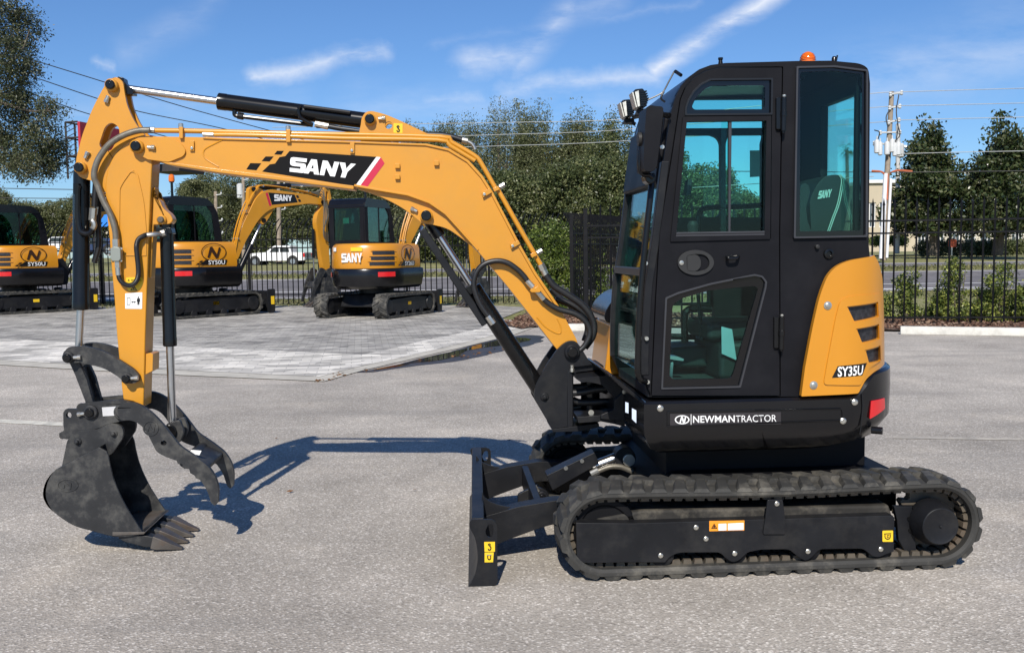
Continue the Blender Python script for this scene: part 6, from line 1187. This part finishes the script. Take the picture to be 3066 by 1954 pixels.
# bucket cylinder and thumb cylinder
bc0, bc1, bc2 = L(245, 508, VB), L(242, 927, VB), L(236, 1040, VB); bcyl = cylinder('bucket_cylinder', bc0, bc1, bc2, .0435, .0205, VB)
m = MB(); m.tube([pt('B', x, y, VB - .06) for x, y in [(715, 165), (702, 200), (700, 300), (700, 420), (720, 560), (770, 598), (815, 590), (835, 560)]], .017, 10, 5); m.cyl(pt('B', 692, 150, VB - .06), pt('B', 692, 240, VB - .06), .02, 8); m.obj('feed_pipe', CYL, bcyl)
m = MB(); m.tube([pt('B', x, y, VB - .02) for x, y in [(870, 60), (860, 200), (850, 360)]], .016, 10, 4); m.tube([pt('B', x, y, VB + .02) for x, y in [(890, 100), (890, 300), (885, 500), (890, 700), (850, 860)]], .016, 10, 5); m.obj('cylinder_hose', HOS, EX)
m = MB(); m.cut(); m.cyl(pt('B', 842, 370, VB - .02), pt('B', 832, 480, VB - .02), .021, 8); m.cut(); m.cyl(pt('B', 882, 360, VB + .02), pt('B', 876, 430, VB + .02), .018, 8); m.cut(); m.tube([pt('B', x, y, VB - .03) for x, y in [(830, 480), (845, 500), (850, 530), (835, 560)]], .016, 8, 4); m.obj('hose_fitting', ZNC, EX)
tc0, tc1, tc2 = L(498, 668, VB), L(509, 1036, VB), L(517, 1280, VB); tcy = cylinder('thumb_cylinder', tc0, tc1, tc2, .0365, .0215, VB)
m = MB(); m.prism(pp('B', [(1400, 540), (1540, 545), (1556, 600), (1450, 610), (1400, 575)], VB - .035, 8), VB - .035, VB + .035); m.obj('cylinder_head', CYL, tcy, .006)
# ---------------------------------------------------------------- links, coupler, thumb, bucket
lk1 = [(192, 125, 12), (228, 85, 14), (330, 78, 30), (450, 105, 60), (560, 168, 40), (655, 228, 30), (694, 272, 24), (690, 312, 24), (648, 326, 24), (600, 318, 30), (555, 278, 30), (470, 226, 60), (390, 204, 30), (300, 186, 10), (240, 192, 30), (200, 168, 20)]
for a in (VB - .115, VB + .085): m = MB(); m.prism(pp('C', lk1, VB - .115), a, a + .03); lk = m.obj('guide_link', STL, EX, .007)
lk2 = [(205, 160, 20), (260, 160, 20), (300, 190), (350, 300), (400, 480), (395, 540, 20), (350, 530, 20), (340, 440), (270, 260), (240, 195)]
m = MB(); m.prism(pp('C', lk2, VB - .075), VB - .075, VB - .045); m.prism(pp('C', lk2, VB - .075), VB + .045, VB + .075); m.prism(pp('C', [(270, 230), (310, 225), (372, 430), (340, 440)], VB - .05), VB - .044, VB + .044); m.obj('bucket_link', STL, EX, .006)
pin('C', 232, 152, VB - .115, 36, .72, nip=(.03, 0), mats=[STL, CYL, ZNC], dep=.02); pin('C', 618, 288, VB - .115, 34, .74, nip=(.022, 0), mats=[STL, CYL, ZNC], dep=.02)
cpl = [(196, 512, 8), (212, 491, 8), (286, 492), (300, 462, 20), (345, 450, 20), (480, 437), (590, 432, 20), (640, 445, 40), (682, 470, 30), (660, 560, 40), (570, 572, 30), (480, 592, 30), (440, 612), (340, 640, 30), (290, 640), (240, 672), (222, 690), (175, 682, 8), (168, 650, 6), (200, 632), (196, 560)]
for a in (VB - .105, VB + .08): m = MB(); m.prism(pp('C', cpl, VB - .105), a, a + .025, [pp('C', el2(232, 532, 18, 20, 14), VB - .105)]); cp_ = m.obj('coupler_plate', STL, EX, .006)
m = MB(); m.prism(pp('C', [(300, 500), (600, 480), (600, 540), (330, 600)], VB), VB - .079, VB + .079); m.obj('coupler_body', STL, cp_)
pin('C', 378, 510, VB - .105, 46, .62, nip=(-.03, -.005), mats=[STL, CYL, ZNC], dep=.02); pin('C', 586, 508, VB - .115, 50, .6, mats=[STL, STL, ZNC], dep=.026, nip=(.03, .02))
sticker('coupler_label', 'C', [(450, 480), (548, 474), (540, 534), (456, 538)], VB - .107, M('silver_label', (.6, .6, .6), .4), cp_)
m = MB(); p = pt('C', 190, 668, VB - .09); m.cyl(p, p + Vector((0, .2, 0)), .018, 10); m.obj('hook_pin', TOO, cp_)
th = [(548, 500, 20), (560, 468, 20), (620, 440, 30), (690, 458, 40), (765, 505, 40), (840, 580, 40), (900, 655, 40), (960, 735, 40), (1060, 800, 40), (1150, 868, 40), (1200, 945, 40), (1216, 1022, 30), (1211, 1108, 14), (1190, 1126, 10), (1166, 1106, 8), (1140, 1020, 40), (1092, 952, 30), (1066, 945), (1060, 928), (1030, 912), (1022, 884), (988, 882), (976, 852), (948, 850), (940, 830), (880, 810, 20), (808, 774, 30), (778, 710, 40), (742, 640, 40), (700, 590, 40), (640, 562, 30), (570, 568, 20)]
tv0 = .715
m = MB(); m.prism(pp('C', th, tv0), tv0, tv0 + .03, [pp('C', el2(855, 714, 20, 17, 16), tv0)]); thb = m.obj('thumb', STL, EX, .005); m = MB(); m.prism(pp('C', th, tv0), 1.095, 1.125, [pp('C', el2(855, 714, 20, 17, 16), tv0)]); m.obj('far_jaw', STL, thb, .005)
m = MB(); m.prism(pp('C', [(1000, 795), (1080, 832, 10), (1150, 865, 14), (1140, 900, 10), (1060, 870), (990, 835)], .75), tv0 + .03, 1.095); m.obj('jaw_brace', STL, thb, .008); a = pt('C', 1040, 830, .9); m = MB(); m.cyl((a.x + .01, tv0 + .02, a.z + .03), (a.x + .01, 1.10, a.z + .03), .035, 16); m.obj('jaw_tube', STL, thb)
m = MB(); m.prism(pp('C', [(870, 590, 10), (960, 560, 20), (990, 640, 30), (960, 720, 30), (900, 710, 20)], VB - .06), VB - .06, VB - .03); m.prism(pp('C', [(870, 590, 10), (960, 560, 20), (990, 640, 30), (960, 720, 30), (900, 710, 20)], VB - .06), VB + .03, VB + .06); m.obj('thumb_clevis', STL, thb, .005)
m = MB(); p = L(517, 1285, VB); m.lathe([(.04, -.08), (.04, .08)], p, (0, 1, 0), 20); m.cyl((p.x, tv0 + .02, p.z - .06), (p.x, 1.10, p.z - .06), .03, 14); m.obj('thumb_pin', CYL, thb, .004)
m = MB(); m.prism(pp('C', el2(770, 615, 52, 52, 28), tv0 - .003), tv0 - .004, tv0 + .001, [pp('C', el2(770, 615, 42, 42, 28), tv0 - .003)]); m.prism(pp('C', [(742, 634), (752, 588), (764, 588), (782, 626), (788, 592), (800, 596), (790, 644), (776, 642), (760, 606), (754, 638)], tv0 - .003), tv0 - .004, tv0 + .001); m.obj('cast_emblem', STL, thb)
sticker('thumb_label', 'C', [(1034, 758), (1104, 764), (1090, 794), (1024, 782)], .80, WHT, thb)
# bucket
bv0, bv1 = .70, 1.14
side = [(78, 1060, 60), (92, 965, 60), (140, 890, 40), (192, 862), (430, 738, 20), (476, 768, 10), (492, 800), (522, 940, 60), (580, 1080, 60), (650, 1200, 60), (722, 1308, 6), (560, 1334), (380, 1292, 60), (260, 1256, 60), (160, 1192, 60), (108, 1140, 60)]
back_ = [(430, 742), (192, 866), (140, 894), (94, 968), (80, 1060), (110, 1138), (162, 1190), (262, 1254), (382, 1290), (560, 1332), (725, 1310)]
bp0 = catmull([pt('C', x, y, bv0) for x, y in back_], 4); sidep = [(p.x, p.z) for p in bp0] + [(q.x, q.z) for q in [pt('C', x, y, bv0) for x, y in [(690, 1262), (650, 1200), (612, 1140), (578, 1075), (548, 1010), (522, 940), (504, 866), (492, 800), (478, 768)]]]
m = MB(); m.prism(sidep, bv0, bv0 + .014); bkt = m.obj('bucket', STL, EX, .003)
m = MB(); m.prism(sidep, bv1 - .014, bv1); m.obj('far_side_plate', STL, bkt, .003)
back_ = [(430, 742), (192, 866), (140, 894), (94, 968), (80, 1060), (110, 1138), (162, 1190), (262, 1254), (382, 1290), (560, 1332), (725, 1310)]
bp_ = [(q[0], q[1]) for q in pp('C', back_, bv0, 50)][:]; bp0 = catmull([pt('C', x, y, bv0) for x, y in back_], 4); inn = []
for i, p in enumerate(bp0): a, b = bp0[max(0, i - 1)], bp0[min(len(bp0) - 1, i + 1)]; t = (b - a).normalized(); inn.append((p.x + t.z * -.014 * -1, p.z + t.x * .014))
m = MB(); m.prism([(p.x, p.z) for p in bp0] + inn[::-1], bv0 + .002, bv1 - .002); m.obj('bucket_shell', STL, bkt, 0)
earp = [(186, 866), (222, 695, 20), (268, 640, 30), (335, 634), (420, 624), (480, 594, 30), (530, 584, 30), (580, 604, 30), (592, 645, 30), (580, 690), (512, 790, 20), (478, 800), (430, 745)]
for a in (bv0 + .10, bv1 - .125): m = MB(); m.prism(pp('C', earp, bv0 + .10), a, a + .025); m.obj('bucket_ear', STL, bkt, .005)
m = MB(); m.prism(pp('C', [(186, 868), (224, 700), (268, 645), (330, 650), (400, 760)], bv0 + .1), bv0 + .126, bv1 - .126); m.obj('ear_web', STL, bkt)
pin('C', 293, 704, bv0 + .10, 23, .5, bkt, mats=[STL, STL, ZNC], dep=.012); pin('C', 530, 652, bv0 + .10, 24, .5, bkt, mats=[STL, STL, ZNC], dep=.008)
m = MB(); m.prism(pp('C', el2(222, 990, 72, 44, 28), bv0 - .003), bv0 - .004, bv0 + .001, [pp('C', el2(222, 990, 60, 34, 28), bv0 - .003)]); m.prism(pp('C', [(190, 1008), (196, 968), (208, 970), (236, 998), (238, 976), (250, 978), (244, 1018), (232, 1016), (206, 986), (202, 1010)], bv0 - .003), bv0 - .004, bv0 + .001); m.obj('cast_emblem', STL, bkt)
A0 = pt('C', 600, 1342, bv0); T0 = pt('C', 968, 1418, bv0); dirn = (T0 - A0).normalized(); up3 = Vector((-dirn.z, 0, dirn.x)); up3 = up3 if up3.z > 0 else -up3
for i in range(4):
    v = bv0 + .045 + (bv1 - bv0 - .09) * i / 3; b0 = Vector((A0.x, v, A0.z)); Ln = (T0 - A0).length
    def sec(s, hw, h0, h1): c = b0 + dirn * s; return [tuple(c + Vector((0, -hw, 0)) + up3 * h0), tuple(c + Vector((0, hw, 0)) + up3 * h0), tuple(c + Vector((0, hw, 0)) + up3 * h1), tuple(c + Vector((0, -hw, 0)) + up3 * h1)]
    def ch(S_):
        m = MB(); vs = [q for s in S_ for q in s]; fs = [(0, 1, 2, 3), tuple(range(len(vs) - 1, len(vs) - 5, -1))]
        for j in range(len(S_) - 1):
            for k in range(4): fs.append((j * 4 + k, j * 4 + (k + 1) % 4, j * 4 + 4 + (k + 1) % 4, j * 4 + 4 + k))
        return m.add(vs, fs)
    ad = ch([sec(-.04, .022, -.014, .004), sec(.0, .028, -.024, .022), sec(.11, .032, -.028, .036), sec(Ln * .52, .026, -.020, .034)]).obj('tooth_adapter', STL, bkt, .005)
    ch([sec(Ln * .46, .036, -.030, .040), sec(Ln * .56, .038, -.030, .036), sec(Ln * .8, .026, -.018, .016), sec(Ln, .014, -.006, .003)]).obj('tooth_point', TOO, bkt, .006)
m = MB(); a, b = pt('C', 520, 1322, bv0), pt('C', 726, 1312, bv0); m.prism([(a.x, a.z), (b.x, b.z), (b.x + .01, b.z + .012), (a.x, a.z + .02)], bv0 - .004, bv1 + .004); m.obj('cutting_edge', TOO, bkt, .003)
# ================================================================== parked excavators behind
def parked(loc, rz, scale, model, label, swing=0., rear=True):
    o = empty('parked_excavator', loc, rz, scale)
    def track(y):
        L2, r, w = 1.02, .24, .36; zc = r + .02; per = 4 * L2 + 2 * math.pi * r
        def tp(s, h):
            s %= per; rr = r + h
            if s < 2 * L2: return (-L2 + s, zc - rr)
            s -= 2 * L2
            if s < math.pi * r: a = -math.pi / 2 + s / r; return (L2 + math.cos(a) * rr, zc + math.sin(a) * rr)
            s -= math.pi * r
            if s < 2 * L2: return (L2 - s, zc + rr)
            a = math.pi / 2 + (s - 2 * L2) / r; return (-L2 + math.cos(a) * rr, zc + math.sin(a) * rr)
        m = MB(); N = 120; K = 4; vs = []; fs = []
        for i in range(N):
            for h, v in ((-.045, y - w / 2), (-.045, y + w / 2), (0, y + w / 2), (0, y - w / 2)): u, z = tp(per * i / N, h); vs.append((u, v, z))
        for i in range(N):
            for k in range(K): fs.append((i * K + k, i * K + (k + 1) % K, ((i + 1) % N) * K + (k + 1) % K, ((i + 1) % N) * K + k))
        m.add(vs, fs)
        n = 40; P = per / n
        for i in range(n):
            for hf in (-1, 1):
                s0 = i * P + (P / 2 if hf > 0 else 0); sk = P * .55; va_, vb_ = y + hf * w / 2, y + hf * .01
                vs = [(tp(s, h)[0], v, tp(s, h)[1]) for h, ww in ((-.004, .028), (.026, .018)) for v, s in ((va_, s0 + sk - ww), (va_, s0 + sk + ww), (vb_, s0 + ww), (vb_, s0 - ww))]
                m.add(vs, [(4, 5, 6, 7), (0, 1, 5, 4), (1, 2, 6, 5), (2, 3, 7, 6), (3, 0, 4, 7)])
        t = m.obj('crawler_track', RUB, o)
        m = MB(); m.prism(bez_round([(-.95, .20), (-.9, .13), (.9, .13), (1.0, .22), (.95, .40), (.3, .43), (-.9, .40)], .04), y - .13, y + .13)
        for k in range(4): m.cyl((-.62 + k * .4, y - .15, .10), (-.62 + k * .4, y + .15, .10), .08, 14)
        m.obj('track_frame', FRM, t, .01)
        m = MB()
        for x in (-1.02, 1.02): m.cut(); m.lathe([(.05, -.16), (.15, -.15), (.17, -.1), (.17, .1), (.15, .15), (.05, .16)], (x, y, zc), (0, 1, 0), 22)
        m.obj('track_wheel', FRM, t)
        sd = -1 if y < 0 else 1
        m = MB(); m.box((-.1, y + sd * .131 - .001, .26), (.06, y + sd * .133 + .001, .33)); m.obj('track_sticker', YST, t)
    track(-.80); track(.80)
    m = MB(); m.prism(bez_round([(-.65, .22), (.65, .22), (.5, .5), (-.5, .5)], .05), -.62, .62); m.lathe([(.42, 0), (.42, .14)], (0, 0, .5), (0, 0, 1), 32); m.obj('carbody', FRM, o, .01)
    m = MB(); m.prism([(1.50, .04), (1.60, .02), (1.56, .2), (1.56, .34), (1.62, .50), (1.50, .50), (1.46, .3)], -.99, .99); b = m.obj('dozer_blade', FRM, o, .008)
    for v in (-.995, .97): m = MB(); m.prism(bez_round([(1.40, .02), (1.62, .02), (1.64, .54), (1.40, .54)], .05), v, v + .025); m.obj('end_plate', FRM, b, .004)
    m = MB(); m.box((1.50, -.998, .2), (1.6, -.996, .38)); m.obj('blade_sticker', YST, b)
    for v in (-.4, .4): m = MB(); m.prism([(.5, .2), (1.5, .2), (1.5, .36), (.5, .40)], v - .05, v + .05); m.obj('blade_arm', FRM, o, .006)
    def ring(r, n=20, x0=.55, w=.92):
        P = [(x0, -w), (-.25, -w)]
        for i in range(n + 1): a = -math.pi / 2 - math.pi * i / n; P.append((-.25 + math.cos(a) * (r - .25), math.sin(a) * w))
        return P + [(-.25, w), (x0, w)]
    def stack(lv, n=20, x0=.55):
        vs = []; fs = []; rs = [ring(1.22 - i, n, x0 - i * .3, .92 - i) for z, i in lv]; K = len(rs[0])
        for (z, i), P in zip(lv, rs): vs += [(p[0], p[1], z(p[0]) if callable(z) else z) for p in P]
        for j in range(len(lv) - 1):
            for k in range(K): fs.append((j * K + k, j * K + (k + 1) % K, (j + 1) * K + (k + 1) % K, (j + 1) * K + k))
        fs += [tuple(range(K - 1, -1, -1)), tuple(range((len(lv) - 1) * K, len(lv) * K))]; m = MB(); m.add(vs, fs); return m
    bd = stack([(.62, .12), (.68, .04), (.86, 0), (1.02, 0), (1.05, .02)], x0=.75).obj('counterweight', GLOS, o, 0, ang=40)
    hood = stack([(1.055, .03), (1.10, .015), (1.48, .03), (1.54, .06), (1.58, .12)], x0=.62).obj('engine_hood', YELC, o, 0, ang=28)
    def on(y, z, r=1.205):          # point on the tail curve
        k = max(-1, min(1, y / (.92 - .012))); return -.25 - math.sqrt(1 - k * k) * (r - .25)
    def tailpatch(nm, y0, y1, z0, z1, mat, par, off=.012, n=8, cut=0):
        m = MB(); vs = []
        for i in range(n + 1):
            y = y0 + (y1 - y0) * i / n; x = on(y, 0) - off; vs += [(x, y * 1.012, z0), (x, y * 1.012, z1)]
        m.add(vs, [(2 * i, 2 * i + 1, 2 * i + 3, 2 * i + 2) for i in range(n)]); q = m.obj(nm, mat, par); return q
    def sidepatch(nm, pts, mat, par, off=.004): m = MB(); m.flat(pts, [], lambda a, b: (a, -.907 - off, b)); return m.obj(nm, mat, par)
    for y0, y1 in ((-.86, -.62), (.62, .86)): tailpatch('rear_reflector', y0, y1, .88, .98, RED, bd, .03)
    for k in range(3): z = 1.12 + k * .115; tailpatch('hood_vent', -.85, -.46 - k * .03, z, z + .074, MESHD, hood, .008); tailpatch('vent_lip', -.87, -.43 - k * .03, z + .078, z + .098, YELC, hood, .022)
    sidepatch('model_panel', [(-.42, 1.10), (.30, 1.10), (.34, 1.20), (-.26, 1.20)], SEAL, hood, .006)
    for q in ([(-.52, 1.10), (-.44, 1.10), (-.38, 1.14), (-.46, 1.14)], [(-.44, 1.15), (-.37, 1.15), (-.31, 1.19), (-.38, 1.19)]): sidepatch('decal_block', q, SEAL, hood, .006)
    text(model, [(-.18, -.917, 1.195), (.27, -.917, 1.195), (.27, -.917, 1.105), (-.18, -.917, 1.105)], 'model_lettering', WHT, hood, .008)
    m = MB(); n = 36; el_ = lambda rx, ry: [(-.02 + rx * math.cos(2 * math.pi * i / n), 1.36 + ry * math.sin(2 * math.pi * i / n)) for i in range(n)]
    m.flat(el_(.34, .19), [el_(.318, .173)], lambda a, b: (a, -.912, b)); m.flat([(-.20, 1.25), (-.12, 1.47), (-.06, 1.48), (.06, 1.32), (.12, 1.47), (.17, 1.45), (.09, 1.24), (.03, 1.23), (-.09, 1.38), (-.14, 1.25)], [], lambda a, b: (a, -.912, b)); m.obj('oval_emblem', M('emblem_brown', (.035, .014, .006), .4), hood)
    if rear:
        x = on(.0, 0) - .016; sany([(x, .20, 1.38), (x, -.40, 1.38), (x, -.40, 1.19), (x, .20, 1.19)], 'rear_lettering', M('silver_lettering', (.72, .72, .70), .3), hood)
        for y0, y1, z0, z1 in ((-.05, -.32, 1.46, 1.55), (.40, .52, 1.46, 1.54)): tailpatch('hood_sticker', y1 if y1 < y0 else y0, y0 if y1 < y0 else y1, 1.42, 1.50, YST if y0 < 0 else WHT, hood, .006)
    # cab on the left, glass all round
    cabp = [(-.62, 1.06), (.72, 1.06), (.80, 1.5), (.66, 2.30, .18), (.40, 2.52, .18), (-.58, 2.54, .10), (-.66, 2.40)]
    m = MB(); side = bez_round(cabp, .02); win = bez_round([(-.50, 1.62), (.58, 1.62), (.52, 2.22), (.34, 2.40), (-.52, 2.42)], .06)
    m.prism(side, -.12, -.08, [win]); m.cut(); m.prism(side, .84, .88, [win]); cb = m.obj('cab', BLK, o, .008)
    m = MB(); m.prism(bez_round([(-.675, 2.36), (.60, 2.36), (.40, 2.53, .15), (-.58, 2.555, .1)], .02), -.13, .89); m.obj('cab_roof', GLOS, cb, .03)
    m = MB(); m.prism([(-.08, 1.06), (.84, 1.06), (.84, 2.42), (-.08, 2.42)], -.66, -.60, [[(.02, 1.66), (.74, 1.66), (.74, 2.34), (.02, 2.34)]], fr='vz'); m.cut(); m.prism([(-.08, 1.06), (.84, 1.06), (.84, 1.5), (-.08, 1.5)], .70, .76, fr='vz'); m.obj('cab_wall', BLK, cb, .006)
    m = MB(); m.prism([(.0, 1.64), (.76, 1.64), (.76, 2.36), (.0, 2.36)], -.64, -.635, fr='vz'); m.cut(); m.prism(win, -.105, -.10); m.cut(); m.prism(win, .855, .86); m.obj('cab_glass', GLD, cb)
    m = MB(); m.prism([(.02, 1.62), (.05, 1.62), (.05, 2.42), (.02, 2.42)], -.11, -.09); m.obj('window_bar', BLK, cb)
    m = MB(); m.prism(bez_round([(-.42, 1.3), (.15, 1.3), (.15, 1.5), (-.18, 1.55), (-.28, 2.02), (-.44, 2.02)], .06), .18, .62); m.obj('seat', SEAT, cb, .02)
    m = MB(); m.box((-.596, .35, 2.02), (-.594, .52, 2.14)); m.obj('cab_notice', M('pale_green_card', (.30, .62, .48), .5), cb)
    m = MB(); m.lathe([(.03, 0), (.03, .28), (.055, .28), (.055, .30)], (-.5, -.06, 2.55), (0, 0, 1), 12); m.obj('beacon_stem', CYL, cb); m = MB(); m.lathe([(.06, 0), (.07, .02), (.065, .12), (.03, .15)], (-.5, -.06, 2.85), (0, 0, 1), 16); m.obj('beacon_lamp', ORG, cb)
    # boom, arm, bucket
    cs, sn = math.cos(swing), math.sin(swing); px = 1.0
    fr_ = lambda p, q, w: (px + (p - px) * cs - w * sn, (p - px) * sn + w * cs, q)
    V = lambda p, q, w=0: Vector(fr_(p, q, w))
    m = MB(); m.prism(bez_round([(.6, .62), (1.25, .62), (1.3, 1.0), (1.15, 1.28), (.95, 1.25), (.7, 1.0)], .08), -.14, .14, fr=fr_); m.obj('swing_post', FRM, o, .01)
    bo_ = [(.98, 1.05, .05), (1.12, 1.02, .05), (1.50, 1.62), (1.92, 2.12, .25), (2.30, 2.36, .3), (3.55, 2.50), (4.06, 2.48, .06), (4.08, 2.62, .06), (3.5, 2.72), (2.25, 2.80, .25), (1.88, 2.66, .3), (1.42, 2.0)]
    m = MB(); m.prism(bez_round(bo_, 0), -.10, .10, fr=fr_); bm_ = m.obj('boom', YEL, o, .012)
    m = MB(); m.prism(bez_round([(1.62, 2.42), (1.66, 2.80), (1.80, 2.86), (2.1, 2.78), (2.1, 2.5)], .06), -.06, .06, fr=fr_); m.prism(bez_round([(1.95, 2.2), (1.98, 2.0), (2.10, 1.98), (2.45, 2.38)], .08), -.06, .06, fr=fr_); m.obj('boom_lug', YEL, bm_, .006)
    for w in (-.11, -.05, .05): m = MB(); m.tube([V(*q, w) for q in [(1.12, 1.28), (1.36, 2.04), (1.82, 2.76), (2.2, 2.88), (3.4, 2.79), (3.95, 2.72)]], .017, 6, 4); m.obj('steel_pipe', YEL, bm_)
    m = MB()
    for q in [(1.24, 1.62), (1.5, 2.24), (2.05, 2.82), (2.9, 2.80), (3.5, 2.76)]: a = V(*q, -.14); m.tube([V(q[0], q[1] + .04, -.14), V(q[0], q[1] + .04, .1)], .022, 6, 1)
    m.obj('pipe_clamp', ZNC, bm_)
    for w in (-.1015,):
        m = MB(); m.flat([(2.32, 2.44), (3.16, 2.52), (3.06, 2.70), (2.22, 2.72)], [], lambda a, b: fr_(a, b, w)); m.flat([(3.20, 2.53), (3.28, 2.54), (3.24, 2.60), (3.16, 2.59)], [], lambda a, b: fr_(a, b, w)); m.flat([(3.14, 2.62), (3.22, 2.63), (3.18, 2.69), (3.10, 2.68)], [], lambda a, b: fr_(a, b, w)); m.obj('decal_panel', SEAL, bm_)
        m = MB(); m.flat([(2.24, 2.41), (2.31, 2.42), (2.20, 2.72), (2.13, 2.70)], [], lambda a, b: fr_(a, b, w)); m.obj('decal_stripe', PNK, bm_)
        sany([V(2.40, 2.685, w - .003), V(3.02, 2.675, w - .003), V(3.02, 2.55, w - .003), V(2.40, 2.53, w - .003)], 'decal_lettering', WHT, bm_)
    ar = [(4.12, 3.02, .06), (4.24, 3.0, .06), (4.34, 2.7, .2), (4.36, 2.3, .05), (4.26, 2.22, .05), (4.18, 2.0), (4.22, 1.0), (4.16, .80, .04), (4.02, .80, .04), (3.90, 1.4), (3.78, 2.1, .1), (3.86, 2.3), (4.0, 2.44)]
    m = MB(); m.prism(bez_round(ar, .02), -.08, .08, [bez_round([(4.14, 2.6), (4.22, 2.6), (4.24, 2.8), (4.16, 2.84)], .04)], fr=fr_); am = m.obj('arm', YEL, o, .01)
    m = MB()
    for q in [(4.0, 2.55), (4.17, 2.94), (4.29, 2.34), (1.78, 2.78), (2.06, 2.08)]: m.tube([V(*q, -.12), V(*q, .12)], .05, 12, 1)
    m.obj('pivot_pin', CYL, am)
    def cy(a, b, c, r, nm, w=0): m = MB(); m.tube([V(*a, w), V(*b, w)], r, 14, 1); q = m.obj(nm, CYL, o); m = MB(); m.tube([V(*b, w), V(*c, w)], r * .5, 12, 1); m.obj('rod', CHR, q)
    cy((1.80, 2.80), (3.0, 2.92), (4.16, 2.94), .055, 'stick_cylinder'); cy((1.30, .90), (1.72, 1.52), (2.06, 2.06), .07, 'lift_cylinder'); cy((4.28, 2.3), (4.36, 1.5), (4.40, .98), .05, 'bucket_cylinder'); cy((3.74, 1.9), (3.72, 1.2), (3.74, .70), .04, 'thumb_cylinder')
    for i in range(4): m = MB(); m.tube([V(3.6 + .05 * i, 2.78, -.12), V(3.95, 2.66 + .05 * i, -.16 - .02 * i), V(4.12 - .06 * i, 2.3 - .08 * i, -.20), V(3.95, 1.9 - .06 * i, -.18), V(4.15, 1.75 - .05 * i, -.14)], .014, 6, 6); m.obj('steel_hose', SLV, o)
    bu = [(3.86, .72), (4.2, .72), (4.36, .60, .1), (4.40, .30, .15), (4.22, .06, .12), (3.84, .02), (3.66, .10), (3.80, .2)]
    m = MB(); m.prism(bez_round(bu, .02), -.27, .27, fr=fr_); bk_ = m.obj('bucket', STL, o, .01)
    for i in range(4): w = -.22 + .147 * i; m = MB(); m.prism([(3.72, .05), (3.72, .15), (3.5, .03)], w - .035, w + .035, fr=fr_); m.obj('tooth', TOO, bk_)
    m = MB(); th_ = bez_round([(4.0, .90), (3.80, .98), (3.56, .62), (3.40, .16), (3.46, .14), (3.60, .42), (3.86, .74)], .06); m.prism(th_, -.20, -.16, fr=fr_); m.prism(th_, .16, .20, fr=fr_); m.prism([(3.56, .5), (3.66, .46), (3.72, .6), (3.62, .64)], -.16, .16, fr=fr_); m.obj('thumb', STL, bk_, .006)
    m = MB(); m.prism(bez_round([(4.02, .86), (4.10, .92), (4.42, 1.02), (4.44, .96), (4.20, .72), (4.0, .70)], .03), -.13, .13, fr=fr_); m.obj('bucket_link', STL, o, .006)
    tag(o, label, 'excavator', 'parked excavators by the fence'); return o
pm = gD(448, 744); mid = parked((pm.x, pm.y + .3, 0), R_(52), (1.12, 1.12, 1.24), 'SY50U', 'yellow parked excavator directly behind the near arm, its boom reaching right', rear=False)
pl = gD(38, 736); lf = copy_tree(mid); lf.location = (pl.x - .12, pl.y + .5, 0); lf['label'] = 'yellow parked excavator cut off by the left edge under the oak'
p3 = gD(882, 744); parked((p3.x, p3.y + .3, 0), R_(68), (1.05, 1.05, 1.17), 'SY26U', 'yellow parked excavator with its rear lettering facing the camera, under the boom knee', swing=R_(-17))
